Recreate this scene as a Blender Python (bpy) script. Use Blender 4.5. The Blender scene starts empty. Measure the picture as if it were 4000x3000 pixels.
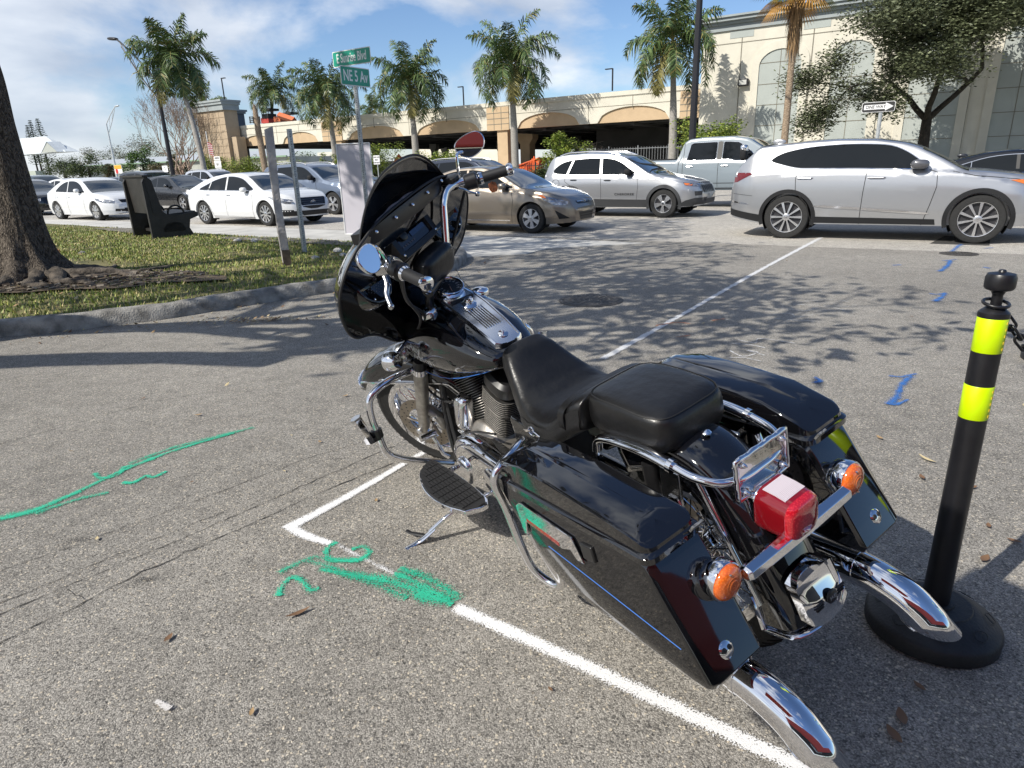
import bpy, bmesh, math, random
import numpy as np
from mathutils import Vector, Matrix
from mathutils.bvhtree import BVHTree
R = math.radians
COL = bpy.context.scene.collection
SC = bpy.context.scene
# ---------------------------------------------------------------- camera
F_PX, CAM_H = 2574.75, 1.438
_p, _r = R(18.393), R(1.796)
FW = Vector((0, math.cos(_p), -math.sin(_p)))
_rt = Vector((1, 0, 0)); _up = _rt.cross(FW)
RT = _rt*math.cos(_r) - _up*math.sin(_r)
UP = _up*math.cos(_r) + _rt*math.sin(_r)
CO = Vector((0, 0, CAM_H))
cd = bpy.data.cameras.new('camera'); cam = bpy.data.objects.new('camera', cd); COL.objects.link(cam)
m = Matrix((RT, UP, -FW)).transposed().to_4x4(); m.translation = CO
cam.matrix_world = m
cd.sensor_width = 36; cd.lens = F_PX/4000*36; cd.clip_start = 0.05; cd.clip_end = 3000
SC.camera = cam
# ---------------------------------------------------------------- world and sun
SUN_AZ, SUN_EL = R(35), R(41)      # direction the shadows point (world xy) and the sun's height
w = bpy.data.worlds.new("World"); SC.world = w; w.use_nodes = True
nt = w.node_tree; nd = nt.nodes; lk = nt.links; nd.clear()
out = nd.new('ShaderNodeOutputWorld'); bg = nd.new('ShaderNodeBackground')
sky = nd.new('ShaderNodeTexSky'); sky.sky_type = 'NISHITA'; sky.sun_disc = False
sky.sun_elevation = SUN_EL; sky.sun_rotation = math.atan2(-math.cos(SUN_AZ), -math.sin(SUN_AZ)) % (2*math.pi)
sky.air_density = 1.0; sky.dust_density = 0.15; sky.ozone_density = 3.0; sky.altitude = 0
tc = nd.new('ShaderNodeTexCoord')
mp = nd.new('ShaderNodeMapping'); mp.inputs['Scale'].default_value = (1.5, 1.5, 3.0)
mp.inputs['Location'].default_value = (3.1, 0.4, 1.7)
n1 = nd.new('ShaderNodeTexNoise'); n1.inputs['Scale'].default_value = 2.1; n1.inputs['Detail'].default_value = 9; n1.inputs['Roughness'].default_value = .56
n1.inputs['Distortion'].default_value = .25
lk.new(tc.outputs['Generated'], mp.inputs['Vector']); lk.new(mp.outputs[0], n1.inputs['Vector'])
sx = nd.new('ShaderNodeSeparateXYZ'); lk.new(tc.outputs['Generated'], sx.inputs[0])
# more cloud towards the west (left), clearer to the east
ma = nd.new('ShaderNodeMath'); ma.operation = 'MULTIPLY_ADD'; ma.inputs[1].default_value = -.33; ma.inputs[2].default_value = .03
lk.new(sx.outputs['X'], ma.inputs[0])
ad = nd.new('ShaderNodeMath'); ad.operation = 'ADD'; lk.new(n1.outputs['Fac'], ad.inputs[0]); lk.new(ma.outputs[0], ad.inputs[1])
cr = nd.new('ShaderNodeValToRGB'); cr.color_ramp.elements[0].position = .49; cr.color_ramp.elements[1].position = .62
lk.new(ad.outputs[0], cr.inputs[0])
n2 = nd.new('ShaderNodeTexNoise'); n2.inputs['Scale'].default_value = 3.4; n2.inputs['Detail'].default_value = 7
mp2 = nd.new('ShaderNodeMapping'); mp2.inputs['Scale'].default_value = (1.2, 1.2, 3.6); mp2.inputs['Location'].default_value = (7.3, 2.2, .3)
lk.new(tc.outputs['Generated'], mp2.inputs['Vector']); lk.new(mp2.outputs[0], n2.inputs['Vector'])
cc = nd.new('ShaderNodeValToRGB'); cc.color_ramp.elements[0].position = .36; cc.color_ramp.elements[1].position = .66
cc.color_ramp.elements[0].color = (4.3, 4.9, 6.0, 1); cc.color_ramp.elements[1].color = (8.6, 8.9, 9.3, 1)
lk.new(n2.outputs['Fac'], cc.inputs[0])
hz = nd.new('ShaderNodeMath'); hz.operation = 'MULTIPLY'; hz.inputs[1].default_value = .80; lk.new(cr.outputs[0], hz.inputs[0])
tint = nd.new('ShaderNodeMix'); tint.data_type = 'RGBA'; tint.blend_type = 'MULTIPLY'; tint.inputs[0].default_value = 1
tint.inputs[7].default_value = (.93, 1.0, 1.13, 1); lk.new(sky.outputs[0], tint.inputs[6])
mx = nd.new('ShaderNodeMix'); mx.data_type = 'RGBA'
lk.new(hz.outputs[0], mx.inputs[0]); lk.new(tint.outputs[2], mx.inputs[6]); lk.new(cc.outputs[0], mx.inputs[7])
lk.new(mx.outputs[2], bg.inputs['Color']); bg.inputs['Strength'].default_value = .095; lk.new(bg.outputs[0], out.inputs[0])
sd = bpy.data.lights.new('sun', 'SUN'); sd.energy = 4.6; sd.angle = R(.53); sd.color = (1, .95, .86)
sun = bpy.data.objects.new('sun', sd); COL.objects.link(sun)
sun.rotation_euler = Vector((math.cos(SUN_AZ)*math.cos(SUN_EL), math.sin(SUN_AZ)*math.cos(SUN_EL), -math.sin(SUN_EL))).to_track_quat('-Z', 'Y').to_euler()
SC.view_settings.view_transform = 'Standard'; SC.view_settings.look = 'None'; SC.view_settings.gamma = 1
SC.view_settings.use_curve_mapping = False
SC.view_settings.exposure = 0.32
SC.cycles.transparent_max_bounces = 16
# ---------------------------------------------------------------- places
SU = Vector((math.cos(R(-33.5)), math.sin(R(-33.5)), 0))     # along the boulevard
SN = Vector((-SU.y, SU.x, 0))                                # across it, away from us
def W(s, t, z=0): return SU*s + SN*t + Vector((0, 0, z))
def ray(px, py): return FW + RT*((px-2000)/F_PX) + UP*((1500-py)/F_PX)
def G(px, py, z=0):
    d = ray(px, py); k = (z-CAM_H)/d.z; return CO + d*k
def AT(px, py, t):
    d = ray(px, py); k = (t-CO.dot(SN))/d.dot(SN); return CO + d*k
def ST(px, py, t):
    P = AT(px, py, t); return P.dot(SU), P.z
# ---------------------------------------------------------------- object helpers
def tag(o, label=None, cat=None, group=None, kind=None):
    if label: o['label'] = label
    if cat: o['category'] = cat
    if group: o['group'] = group
    if kind: o['kind'] = kind
    return o
def empty(name, loc=(0, 0, 0), rz=0, rx=0, **k):
    o = bpy.data.objects.new(name, None); COL.objects.link(o); o.location = loc; o.rotation_euler = (rx, 0, rz)
    o.empty_display_size = .1
    return tag(o, **k)
class MB:
    def __init__(s): s.v = []; s.f = []; s.mi = []; s.cur = 0
    def add(s, vs, fs):
        b = len(s.v); s.v += [tuple(v) for v in vs]
        s.f += [tuple(b+i for i in f) for f in fs]; s.mi += [s.cur]*len(fs); return s
    def xf(s, M, start=0):
        s.v = s.v[:start]+[tuple(M @ Vector(v)) for v in s.v[start:]]; return s
    def fn(s, g, start=0):
        s.v = s.v[:start]+[tuple(g(Vector(v))) for v in s.v[start:]]; return s
    def box(s, c, d, rot=None, taper=1):
        vs = []
        for z in (-1, 1):
            for x, y in ((-1, -1), (1, -1), (1, 1), (-1, 1)):
                k = taper if z > 0 else 1
                v = Vector((x*d[0]/2*k, y*d[1]/2*k, z*d[2]/2))
                if rot: v = rot @ v
                vs.append(v+Vector(c))
        return s.add(vs, [(3, 2, 1, 0), (4, 5, 6, 7), (0, 1, 5, 4), (1, 2, 6, 5), (2, 3, 7, 6), (3, 0, 4, 7)])
    def tube(s, path, r, n=10, caps=True, closed=False, flat=1.0):
        P = [Vector(p) for p in path]; m = len(P)
        rr = r if isinstance(r, (list, tuple)) else [r]*m
        prev = None; vs = []
        for i in range(m):
            if closed: t = P[(i+1) % m]-P[i-1]
            else: t = P[min(i+1, m-1)]-P[max(i-1, 0)]
            t = t.normalized() if t.length > 1e-9 else Vector((0, 0, 1))
            if prev is None:
                a = Vector((0, 0, 1)) if abs(t.z) < .9 else Vector((1, 0, 0)); u = t.cross(a).normalized()
            else:
                u = prev-t*prev.dot(t); u = u.normalized() if u.length > 1e-6 else prev
            prev = u; w2 = t.cross(u)
            for k in range(n):
                a = 2*math.pi*k/n; vs.append(P[i]+u*(math.cos(a)*rr[i])+w2*(math.sin(a)*rr[i]*flat))
        fs = []
        for i in range(m if closed else m-1):
            j = (i+1) % m
            for k in range(n): fs.append((i*n+k, i*n+(k+1) % n, j*n+(k+1) % n, j*n+k))
        if caps and not closed: fs += [tuple(range(n))[::-1], tuple((m-1)*n+k for k in range(n))]
        return s.add(vs, fs)
    def lathe(s, prof, o=(0, 0, 0), ax=(0, 0, 1), n=24, sx=1, cap=False):
        ax = Vector(ax).normalized(); a = Vector((0, 0, 1)) if abs(ax.z) < .9 else Vector((1, 0, 0))
        u = ax.cross(a).normalized(); w2 = ax.cross(u); o = Vector(o); vs = []; fs = []; m = len(prof)
        for r, h in prof:
            for k in range(n):
                t = 2*math.pi*k/n; vs.append(o+ax*h+u*(r*math.cos(t)*sx)+w2*(r*math.sin(t)))
        for i in range(m-1):
            for k in range(n): fs.append((i*n+k, i*n+(k+1) % n, (i+1)*n+(k+1) % n, (i+1)*n+k))
        if cap: fs.append(tuple(range(n))[::-1])
        if cap: fs.append(tuple((m-1)*n+k for k in range(n)))
        return s.add(vs, fs)
    def loft(s, rings, caps=True, closed=True):
        n = len(rings[0]); vs = [v for r in rings for v in r]; fs = []
        for i in range(len(rings)-1):
            for k in range(n if closed else n-1):
                fs.append((i*n+k, i*n+(k+1) % n, (i+1)*n+(k+1) % n, (i+1)*n+k))
        if caps and closed: fs += [tuple(range(n))[::-1], tuple((len(rings)-1)*n+k for k in range(n))]
        return s.add(vs, fs)
    def prism(s, poly, o, u, v, th):          # polygon in plane (u,v) at o, extruded by th along u x v
        o, u, v = Vector(o), Vector(u), Vector(v); nn = u.cross(v).normalized(); n = len(poly)
        A = [o+u*a+v*b for a, b in poly]; B = [p+nn*th for p in A]
        return s.add(A+B, [tuple(range(n))[::-1], tuple(range(n, 2*n))]+[(i, (i+1) % n, n+(i+1) % n, n+i) for i in range(n)])
    def ball(s, c, r, n=14, m=9, e=1.0):
        if not isinstance(r, (list, tuple)): r = (r, r, r)
        vs = []; fs = []
        sp = lambda x: math.copysign(abs(x)**e, x)
        for i in range(m+1):
            p = math.pi*i/m
            for k in range(n):
                t = 2*math.pi*k/n
                vs.append((c[0]+r[0]*sp(math.sin(p))*sp(math.cos(t)), c[1]+r[1]*sp(math.sin(p))*sp(math.sin(t)), c[2]+r[2]*sp(math.cos(p))))
        for i in range(m):
            for k in range(n): fs.append((i*n+k, (i+1)*n+k, (i+1)*n+(k+1) % n, i*n+(k+1) % n))
        return s.add(vs, fs)
    def build(s, name, mat, parent=None, smooth=35, bevel=0, sub=0, bseg=2, uv=None, weld=True):
        me = bpy.data.meshes.new(name); me.from_pydata(s.v, [], s.f)
        mats = mat if isinstance(mat, (list, tuple)) else [mat]
        for q in mats: me.materials.append(q)
        if len(mats) > 1: me.polygons.foreach_set('material_index', s.mi)
        if uv:
            l = me.uv_layers.new(name='UVMap'); a = np.array(uv, dtype=np.float32)
            idx = np.zeros(len(me.loops), dtype=np.int32); me.loops.foreach_get('vertex_index', idx)
            l.data.foreach_set('uv', a[idx].ravel())
        if weld and not uv and len(s.v) < 40000:
            bm = bmesh.new(); bm.from_mesh(me); bmesh.ops.remove_doubles(bm, verts=bm.verts, dist=1e-5)
            bmesh.ops.recalc_face_normals(bm, faces=bm.faces); bm.to_mesh(me); bm.free()
        if smooth:
            me.polygons.foreach_set('use_smooth', [True]*len(me.polygons)); me.set_sharp_from_angle(angle=R(smooth))
        me.update()
        o = bpy.data.objects.new(name, me); COL.objects.link(o)
        if bevel:
            b = o.modifiers.new('bevel', 'BEVEL'); b.width = bevel; b.segments = bseg; b.limit_method = 'ANGLE'; b.angle_limit = R(32)
            b.harden_normals = False
        if sub:
            b = o.modifiers.new('sub', 'SUBSURF'); b.levels = sub; b.render_levels = sub
        if parent: o.parent = parent
        return o
def cat(pts, n=6, closed=False):                # Catmull-Rom through points
    P = [Vector(p) for p in pts]; m = len(P); o = []
    for i in range(m if closed else m-1):
        if closed: a, b, c, d = P[i-1], P[i], P[(i+1) % m], P[(i+2) % m]
        else: a, b, c, d = P[max(i-1, 0)], P[i], P[i+1], P[min(i+2, m-1)]
        for k in range(n):
            t = k/n; o.append(.5*((2*b)+(c-a)*t+(2*a-5*b+4*c-d)*t*t+(3*b-3*c+d-a)*t**3))
    if not closed: o.append(P[-1])
    return o
def rnd(n, a=-1, b=1): return [random.uniform(a, b) for _ in range(n)]
def dup(o, parent=None, **k):
    c = o.copy(); COL.objects.link(c); c.parent = parent
    for ch in list(o.children): dup(ch, c)
    return tag(c, **k)
# ---------------------------------------------------------------- materials
MC = {}
def mat(name, col, rough=.5, metal=0, coat=0, spec=.5, nz=0, nzs=8, bump=0, bs=40, emit=None, trans=0, alpha=1, obj=True, col2=None, detail=4, sheen=0):
    if name in MC: return MC[name]
    M = bpy.data.materials.new(name); M.use_nodes = True; t = M.node_tree; b = t.nodes['Principled BSDF']
    c = (*col, 1); b.inputs['Base Color'].default_value = c; b.inputs['Roughness'].default_value = rough
    b.inputs['Metallic'].default_value = metal; b.inputs['Coat Weight'].default_value = coat; b.inputs['Coat Roughness'].default_value = .03
    b.inputs['Specular IOR Level'].default_value = spec
    if trans: b.inputs['Transmission Weight'].default_value = trans; b.inputs['IOR'].default_value = 1.1 if trans > .9 else 1.45
    if emit: b.inputs['Emission Color'].default_value = (*emit[:3], 1); b.inputs['Emission Strength'].default_value = emit[3]
    if alpha < 1: b.inputs['Alpha'].default_value = alpha
    tc = t.nodes.new('ShaderNodeTexCoord'); src = tc.outputs['Object' if obj else 'Generated']
    if nz or col2:
        n = t.nodes.new('ShaderNodeTexNoise'); n.inputs['Scale'].default_value = nzs; n.inputs['Detail'].default_value = detail; t.links.new(src, n.inputs['Vector'])
        r = t.nodes.new('ShaderNodeValToRGB'); e = r.color_ramp.elements; e[0].position = .33; e[1].position = .67
        e[0].color = (*(max(0, x*(1-nz)) for x in col), 1)
        e[1].color = (*col2, 1) if col2 else (*(x*(1+nz) for x in col), 1)
        t.links.new(n.outputs['Fac'], r.inputs[0]); t.links.new(r.outputs[0], b.inputs['Base Color'])
    if bump:
        n = t.nodes.new('ShaderNodeTexNoise'); n.inputs['Scale'].default_value = bs; n.inputs['Detail'].default_value = 5; t.links.new(src, n.inputs['Vector'])
        bn = t.nodes.new('ShaderNodeBump'); bn.inputs['Strength'].default_value = bump; bn.inputs['Distance'].default_value = .02
        t.links.new(n.outputs['Fac'], bn.inputs['Height']); t.links.new(bn.outputs[0], b.inputs['Normal'])
    MC[name] = M; return M
def text_mesh(txt, size, font_bold=False, extrude=.001, spacing=1):
    c = bpy.data.curves.new('t', 'FONT'); c.body = txt; c.size = size; c.extrude = extrude; c.align_x = 'CENTER'; c.align_y = 'CENTER'
    c.space_character = spacing; c.offset = size*.018 if font_bold else 0
    o = bpy.data.objects.new('t', c); COL.objects.link(o)
    dg = bpy.context.evaluated_depsgraph_get(); me = bpy.data.meshes.new_from_object(o.evaluated_get(dg))
    bpy.data.objects.remove(o); bpy.data.curves.remove(c); return me
def text(name, txt, size, m, loc, u, v, parent=None, bold=True, extrude=.001, spacing=1, sx=1):
    me = text_mesh(txt, size, bold, extrude, spacing); me.materials.clear(); me.materials.append(m)
    u, v = Vector(u).normalized(), Vector(v).normalized(); n = u.cross(v)
    M = Matrix((u, v, n)).transposed().to_4x4(); M.translation = Vector(loc)
    me.transform(M @ Matrix.Diagonal((sx, 1, 1, 1))); o = bpy.data.objects.new(name, me); COL.objects.link(o)
    if parent: o.parent = parent
    return o
# ================================================================ ground
random.seed(4)
def asphalt(name, base, peb, sc=260, rough=.85, patch=.17, warm=(1.04, .955, .83), pk=.85):
    M = bpy.data.materials.new(name); M.use_nodes = True; t = M.node_tree; N = t.nodes; Lk = t.links; b = N['Principled BSDF']
    b.inputs['Roughness'].default_value = rough; b.inputs['Specular IOR Level'].default_value = .25
    tc = N.new('ShaderNodeTexCoord'); O_ = tc.outputs['Object']
    def node(k, **kw):
        q = N.new(k)
        for a_, v_ in kw.items():
            if a_ == 'op': q.operation = v_
            else: q.inputs[a_.replace('_', ' ')].default_value = v_
        return q
    def mr(src, a0, a1, b0, b1):
        q = N.new('ShaderNodeMapRange'); q.inputs['From Min'].default_value = a0; q.inputs['From Max'].default_value = a1; q.inputs['To Min'].default_value = b0; q.inputs['To Max'].default_value = b1; Lk.new(src, q.inputs['Value']); return q.outputs[0]
    def mt(op, x, y):
        q = N.new('ShaderNodeMath'); q.operation = op
        for i, z in enumerate((x, y)):
            if isinstance(z, (int, float)): q.inputs[i].default_value = z
            else: Lk.new(z, q.inputs[i])
        return q.outputs[0]
    dn = node('ShaderNodeTexNoise', Scale=sc*.5, Detail=2.0); Lk.new(O_, dn.inputs['Vector'])
    vm = N.new('ShaderNodeVectorMath'); vm.operation = 'MULTIPLY_ADD'; vm.inputs[1].default_value = (.008,)*3; Lk.new(dn.outputs['Color'], vm.inputs[0]); Lk.new(O_, vm.inputs[2])
    v = node('ShaderNodeTexVoronoi', Scale=float(sc)); Lk.new(vm.outputs[0], v.inputs['Vector']); sp = N.new('ShaderNodeSeparateColor'); Lk.new(v.outputs['Color'], sp.inputs[0])
    v2 = node('ShaderNodeTexVoronoi', Scale=sc*.46); Lk.new(vm.outputs[0], v2.inputs['Vector']); sp2 = N.new('ShaderNodeSeparateColor'); Lk.new(v2.outputs['Color'], sp2.inputs[0])
    fine = mr(sp.outputs[0], 0, 1, .50, 1.50)
    gap = mr(v.outputs['Distance'], .45, .85, 1, .62)
    n = node('ShaderNodeTexNoise', Scale=.5, Detail=9.0, Roughness=.62); Lk.new(O_, n.inputs['Vector'])
    n3 = node('ShaderNodeTexNoise', Scale=7.0, Detail=7.0, Roughness=.72); Lk.new(O_, n3.inputs['Vector'])
    big = mr(n.outputs['Fac'], .32, .68, 1-patch, 1+patch); mid = mr(n3.outputs['Fac'], .3, .7, .80, 1.20)
    k = mt('MULTIPLY', mt('MULTIPLY', fine, gap), mt('MULTIPLY', big, mid))
    pebm = mt('MULTIPLY', mr(sp2.outputs[0], pk, pk+.02, 0, 1), mr(v2.outputs['Distance'], .50, .40, 0, 1))
    drk = mt('MULTIPLY', mr(sp2.outputs[1], pk+.03, pk+.05, 0, .65), mr(v2.outputs['Distance'], .55, .45, 0, 1))
    pc = N.new('ShaderNodeMix'); pc.data_type = 'RGBA'; pc.inputs[6].default_value = (peb*1.05, peb*.95, peb*.78, 1); pc.inputs[7].default_value = (peb*.72, peb*.62, peb*.48, 1); Lk.new(sp2.outputs[2], pc.inputs[0])
    bc = N.new('ShaderNodeMix'); bc.data_type = 'RGBA'; bc.blend_type = 'MULTIPLY'; bc.inputs[0].default_value = 1; bc.inputs[6].default_value = (*[base*x for x in warm], 1); Lk.new(k, bc.inputs[7])
    m1 = N.new('ShaderNodeMix'); m1.data_type = 'RGBA'; Lk.new(pebm, m1.inputs[0]); Lk.new(bc.outputs[2], m1.inputs[6]); Lk.new(pc.outputs[2], m1.inputs[7])
    m2 = N.new('ShaderNodeMix'); m2.data_type = 'RGBA'; Lk.new(drk, m2.inputs[0]); Lk.new(m1.outputs[2], m2.inputs[6]); m2.inputs[7].default_value = (base*.22, base*.21, base*.2, 1); Lk.new(m2.outputs[2], b.inputs['Base Color'])
    bn = N.new('ShaderNodeBump'); bn.inputs['Strength'].default_value = .7; bn.inputs['Distance'].default_value = .0035
    hgt = mt('ADD', mt('SUBTRACT', mt('MULTIPLY', sp.outputs[1], .7), v.outputs['Distance']), mt('SUBTRACT', mt('MULTIPLY', pebm, .8), mt('MULTIPLY', drk, .9)))
    Lk.new(hgt, bn.inputs['Height']); Lk.new(bn.outputs[0], b.inputs['Normal'])
    return M
M_asph = asphalt('lot_asphalt', .30, .62, 235, warm=(1.02, .96, .86))
M_road = asphalt('road_asphalt', .44, .6, 150, patch=.12, warm=(1.03, .97, .87), pk=.93)
M_conc = mat('concrete', (.42, .41, .38), .85, nz=.18, nzs=3, bump=.3, bs=120)
M_kerb = mat('kerb_concrete', (.25, .24, .22), .9, nz=.45, nzs=7, bump=.8, bs=60)
M_soil = mat('soil', (.085, .062, .04), .95, nz=.4, nzs=5, bump=.8, bs=30)
def sheet(name, poly, z, m, th=0):
    me = MB()
    if th: me.prism([(p[0], p[1]) for p in poly], (0, 0, z-th), (1, 0, 0), (0, 1, 0), th)
    else: me.add([(p[0], p[1], z) for p in poly], [tuple(range(len(poly)))])
    return tag(me.build(name, m, smooth=0), kind='structure')
sheet('ground', [(-1500, -300), (1500, -300), (1500, 2500), (-1500, 2500)], -.012, mat('far_ground', (.16, .16, .12), .95, nz=.3, nzs=.05))
sheet('parking_lot', [W(-60, -40), W(60, -40), W(60, 12.0), W(-60, 12.0)], 0, M_asph)
sheet('road', [W(-150, 12.0), W(110, 12.0), W(110, 37), W(-150, 37)], .0, M_road)
sheet('car_park_pavement', [W(-180, 41), W(110, 41), W(110, 140), W(-180, 140)], .06, M_conc)
sheet('verge', [W(-180, 37.2), W(110, 37.2), W(110, 41), W(-180, 41)], .09, mat('verge_grass', (.07, .10, .025), .95, nz=.5, nzs=3))
sheet('far_kerb', [W(-150, 37), W(110, 37), W(110, 37.25), W(-150, 37.25)], .13, M_conc, .13)
# grass island: the kerb line read off the ground, then the pavement behind it
KERB = [(-9.5, 4.9), (-6.8, 5.62), (-4.94, 6.25), (-4.54, 6.36), (-4.04, 6.61), (-3.65, 6.83), (-3.3, 7.15), (-2.77, 7.66), (-2.17, 8.15), (-1.5, 8.75), (-.98, 9.35), (-.70, 10.1), (-.68, 11.0), (-.95, 11.8), (-1.55, 12.5), (-2.4, 13.05)]
K = cat([(x, y, 0) for x, y in KERB], 5)
def offs(P, d):
    o = []
    for i, p in enumerate(P):
        t = (P[min(i+1, len(P)-1)]-P[max(i-1, 0)]).normalized(); o.append(p+Vector((-t.y, t.x, 0))*d)
    return o
prof = [(0, -.01), (.005, .10), (.03, .14), (.07, .152), (.15, .155), (.17, .14), (.17, .02)]
rings = []
for a in zip(*[offs(K, d) for d, z in prof]): rings.append([p+Vector((0, 0, z)) for p, (d, z) in zip(a, prof)])
kb = MB().loft(rings, closed=False)
kb.fn(lambda v: v+Vector((0, 0, .004*math.sin(v.x*9)+.003*math.sin(v.y*23+v.x*5)))*(1 if v.z > .05 else 0))
tag(kb.build('kerb', M_kerb, smooth=50), kind='structure')
IN = offs(K, .16)
FAR = [W(-4.9-s*1.0, t) for s, t in ((4.7, 9.62), (4.9, 9.7), (5.4, 9.8), (7, 9.85), (9, 9.95), (13, 10.2), (18, 10.5), (30, 11.0))]
isl = [(p.x, p.y) for p in IN] + [(p.x, p.y) for p in FAR] + [(-30, 6)]
def gz(x, y):
    d = math.hypot(x+7.2, y-10.1); t = Vector((x, y, 0)).dot(SN)
    return .02+max(0, min(1, (9.75-t)/.7))*.115 if t > 9.05 else .135+.05*math.exp(-(d/1.6)**2)+.012*math.sin(x*1.7)*math.sin(y*1.3)
def inpoly(x, y, P):
    c = False; j = len(P)-1
    for i in range(len(P)):
        if (P[i][1] > y) != (P[j][1] > y) and x < (P[j][0]-P[i][0])*(y-P[i][1])/(P[j][1]-P[i][1])+P[i][0]: c = not c
        j = i
    return c
bm = bmesh.new(); f = bm.faces.new([bm.verts.new((x, y, 0)) for x, y in isl])
for k in range(-30, 1): bmesh.ops.bisect_plane(bm, geom=bm.verts[:]+bm.edges[:]+bm.faces[:], plane_co=(k, 0, 0), plane_no=(1, 0, 0))
for k in range(4, 34): bmesh.ops.bisect_plane(bm, geom=bm.verts[:]+bm.edges[:]+bm.faces[:], plane_co=(0, k, 0), plane_no=(0, 1, 0))
bmesh.ops.triangulate(bm, faces=bm.faces)
for v in bm.verts: v.co.z = gz(v.co.x, v.co.y)-.004
me = bpy.data.meshes.new('lawn'); bm.to_mesh(me); bm.free()
M_turf = mat('turf', (.13, .14, .04), .95, nz=.55, nzs=2.2, bump=.9, bs=45, detail=9, col2=(.21, .185, .075))
me.materials.append(M_turf); o = bpy.data.objects.new('lawn', me); COL.objects.link(o); tag(o, kind='structure')
for p in me.polygons: p.use_smooth = True
# pavement between lawn and boulevard
pv = [(p.x, p.y) for p in FAR]
pvo = [W(-4.6, 11.55), W(-8, 11.7), W(-14, 11.8), W(-20, 11.95), W(-36, 12.1)]
pl = [(-.68, 11.0), (.3, 11.2), (.75, 11.9)]+[(p.x, p.y) for p in pvo]+pv[::-1]
sheet('pavement', pl, .014, mat('pavement_concrete', (.46, .45, .42), .85, nz=.16, nzs=1.6, bump=.25, bs=90), .02)
# grass blades
gv = MB(); rg = random.Random(8); pts = []
ml = [(p[0], p[1]) for p in isl]
n = 0
while n < 52000:
    x = rg.uniform(-17, -.7); y = rg.uniform(5.2, 22)
    if y > 13 and rg.random() < .35: continue
    if x/y < -.86: continue
    if not inpoly(x, y, ml): continue
    if math.hypot(x+7.0, (y-9.9)*1.3) < .95+.4*rg.random(): n += 0; continue
    bare = math.sin(x*2.1+y*.7)*math.sin(y*2.9-x*.6)
    edge = (Vector((x, y, 0)).dot(SN) > 8.9)
    if bare > .62 and rg.random() < .6: n += 1; continue
    if edge and rg.random() < .72: n += 1; continue
    n += 1
    h = rg.uniform(.018, .055); a = rg.uniform(0, 6.28); wd = rg.uniform(.006, .013)*(1.25 if y > 12 else 1)
    l = rg.uniform(-.7, .7)*h; z = gz(x, y)-.004; cx, sy = math.cos(a)*wd, math.sin(a)*wd
    gv.cur = 0 if rg.random() < .62 else (1 if rg.random() < .6 else 2)
    gv.add([(x-cx, y-sy, z), (x+cx, y+sy, z), (x+l*math.cos(a+1), y+l*math.sin(a+1), z+h)], [(0, 1, 2)])
tag(gv.build('grass', [mat('grass_green', (.19, .25, .05), .6), mat('grass_olive', (.32, .32, .08), .6), mat('grass_straw', (.50, .42, .21), .7)], smooth=0, weld=False), 'short patchy green and straw grass on the kerbed lawn', 'grass', kind='stuff')
# dirt and stones along the lawn's far edge, red mulch by the tree
def blob_sheet(name, c, rx, ry, rot, z, m, seed=1, n=36, **k):
    rs = random.Random(seed); vs = [(c[0], c[1], z+.006)]
    for i in range(n):
        a = 2*math.pi*i/n; q = 1+.14*math.sin(3*a+seed)+.10*math.sin(7*a+2*seed)+.07*rs.uniform(-1, 1)
        X, Y = rx*q*math.cos(a), ry*q*math.sin(a); x = c[0]+X*math.cos(rot)-Y*math.sin(rot); y = c[1]+X*math.sin(rot)+Y*math.cos(rot)
        vs.append((x, y, z))
    mb = MB().add(vs, [(0, i+1, (i+1) % n+1) for i in range(n)])
    return tag(mb.build(name, m, smooth=60), **k)
M_dirt = mat('grey_dirt', (.17, .155, .125), .95, nz=.5, nzs=7, bump=1, bs=60, detail=9)
blob_sheet('dirt_strip', (W(-10.9, 8.75).x, W(-10.9, 8.75).y), 2.2, .30, R(-34), .148, M_dirt, 3, kind='structure')
blob_sheet('dirt_patch', (-9.3, 17.1), 1.7, .45, R(-34), .15, M_dirt, 5, kind='structure')
def heap(name, c, r, h, n, m, label, cat_, seed, size=(.02, .05), kind='stuff'):
    rs = random.Random(seed); mb = MB()
    for _ in range(n):
        a = rs.uniform(0, 6.28); q = math.sqrt(rs.random()); x = c[0]+r[0]*q*math.cos(a); y = c[1]+r[1]*q*math.sin(a)
        s = rs.uniform(*size); z = c[2]+h*(1-q*q)*rs.random()
        mb.cur = rs.randrange(len(m)) if isinstance(m, list) else 0
        Rm = Matrix.Rotation(rs.uniform(0, 6.28), 3, 'Z') @ Matrix.Rotation(rs.uniform(-.8, .8), 3, 'X')
        mb.box((x, y, z), (s*2.2, s*.8, s*.25), Rm)
    return tag(mb.build(name, m, smooth=0, weld=False), label, cat_, kind=kind)
heap('mulch', (-9.15, 11.6, .17), (1.1, 1.3), .10, 1600, [mat('mulch_red', (.30, .09, .04), .9), mat('mulch_brown', (.16, .06, .03), .9)], 'red brown bark mulch spread behind the big leaning tree trunk', 'mulch', 4)
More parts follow.
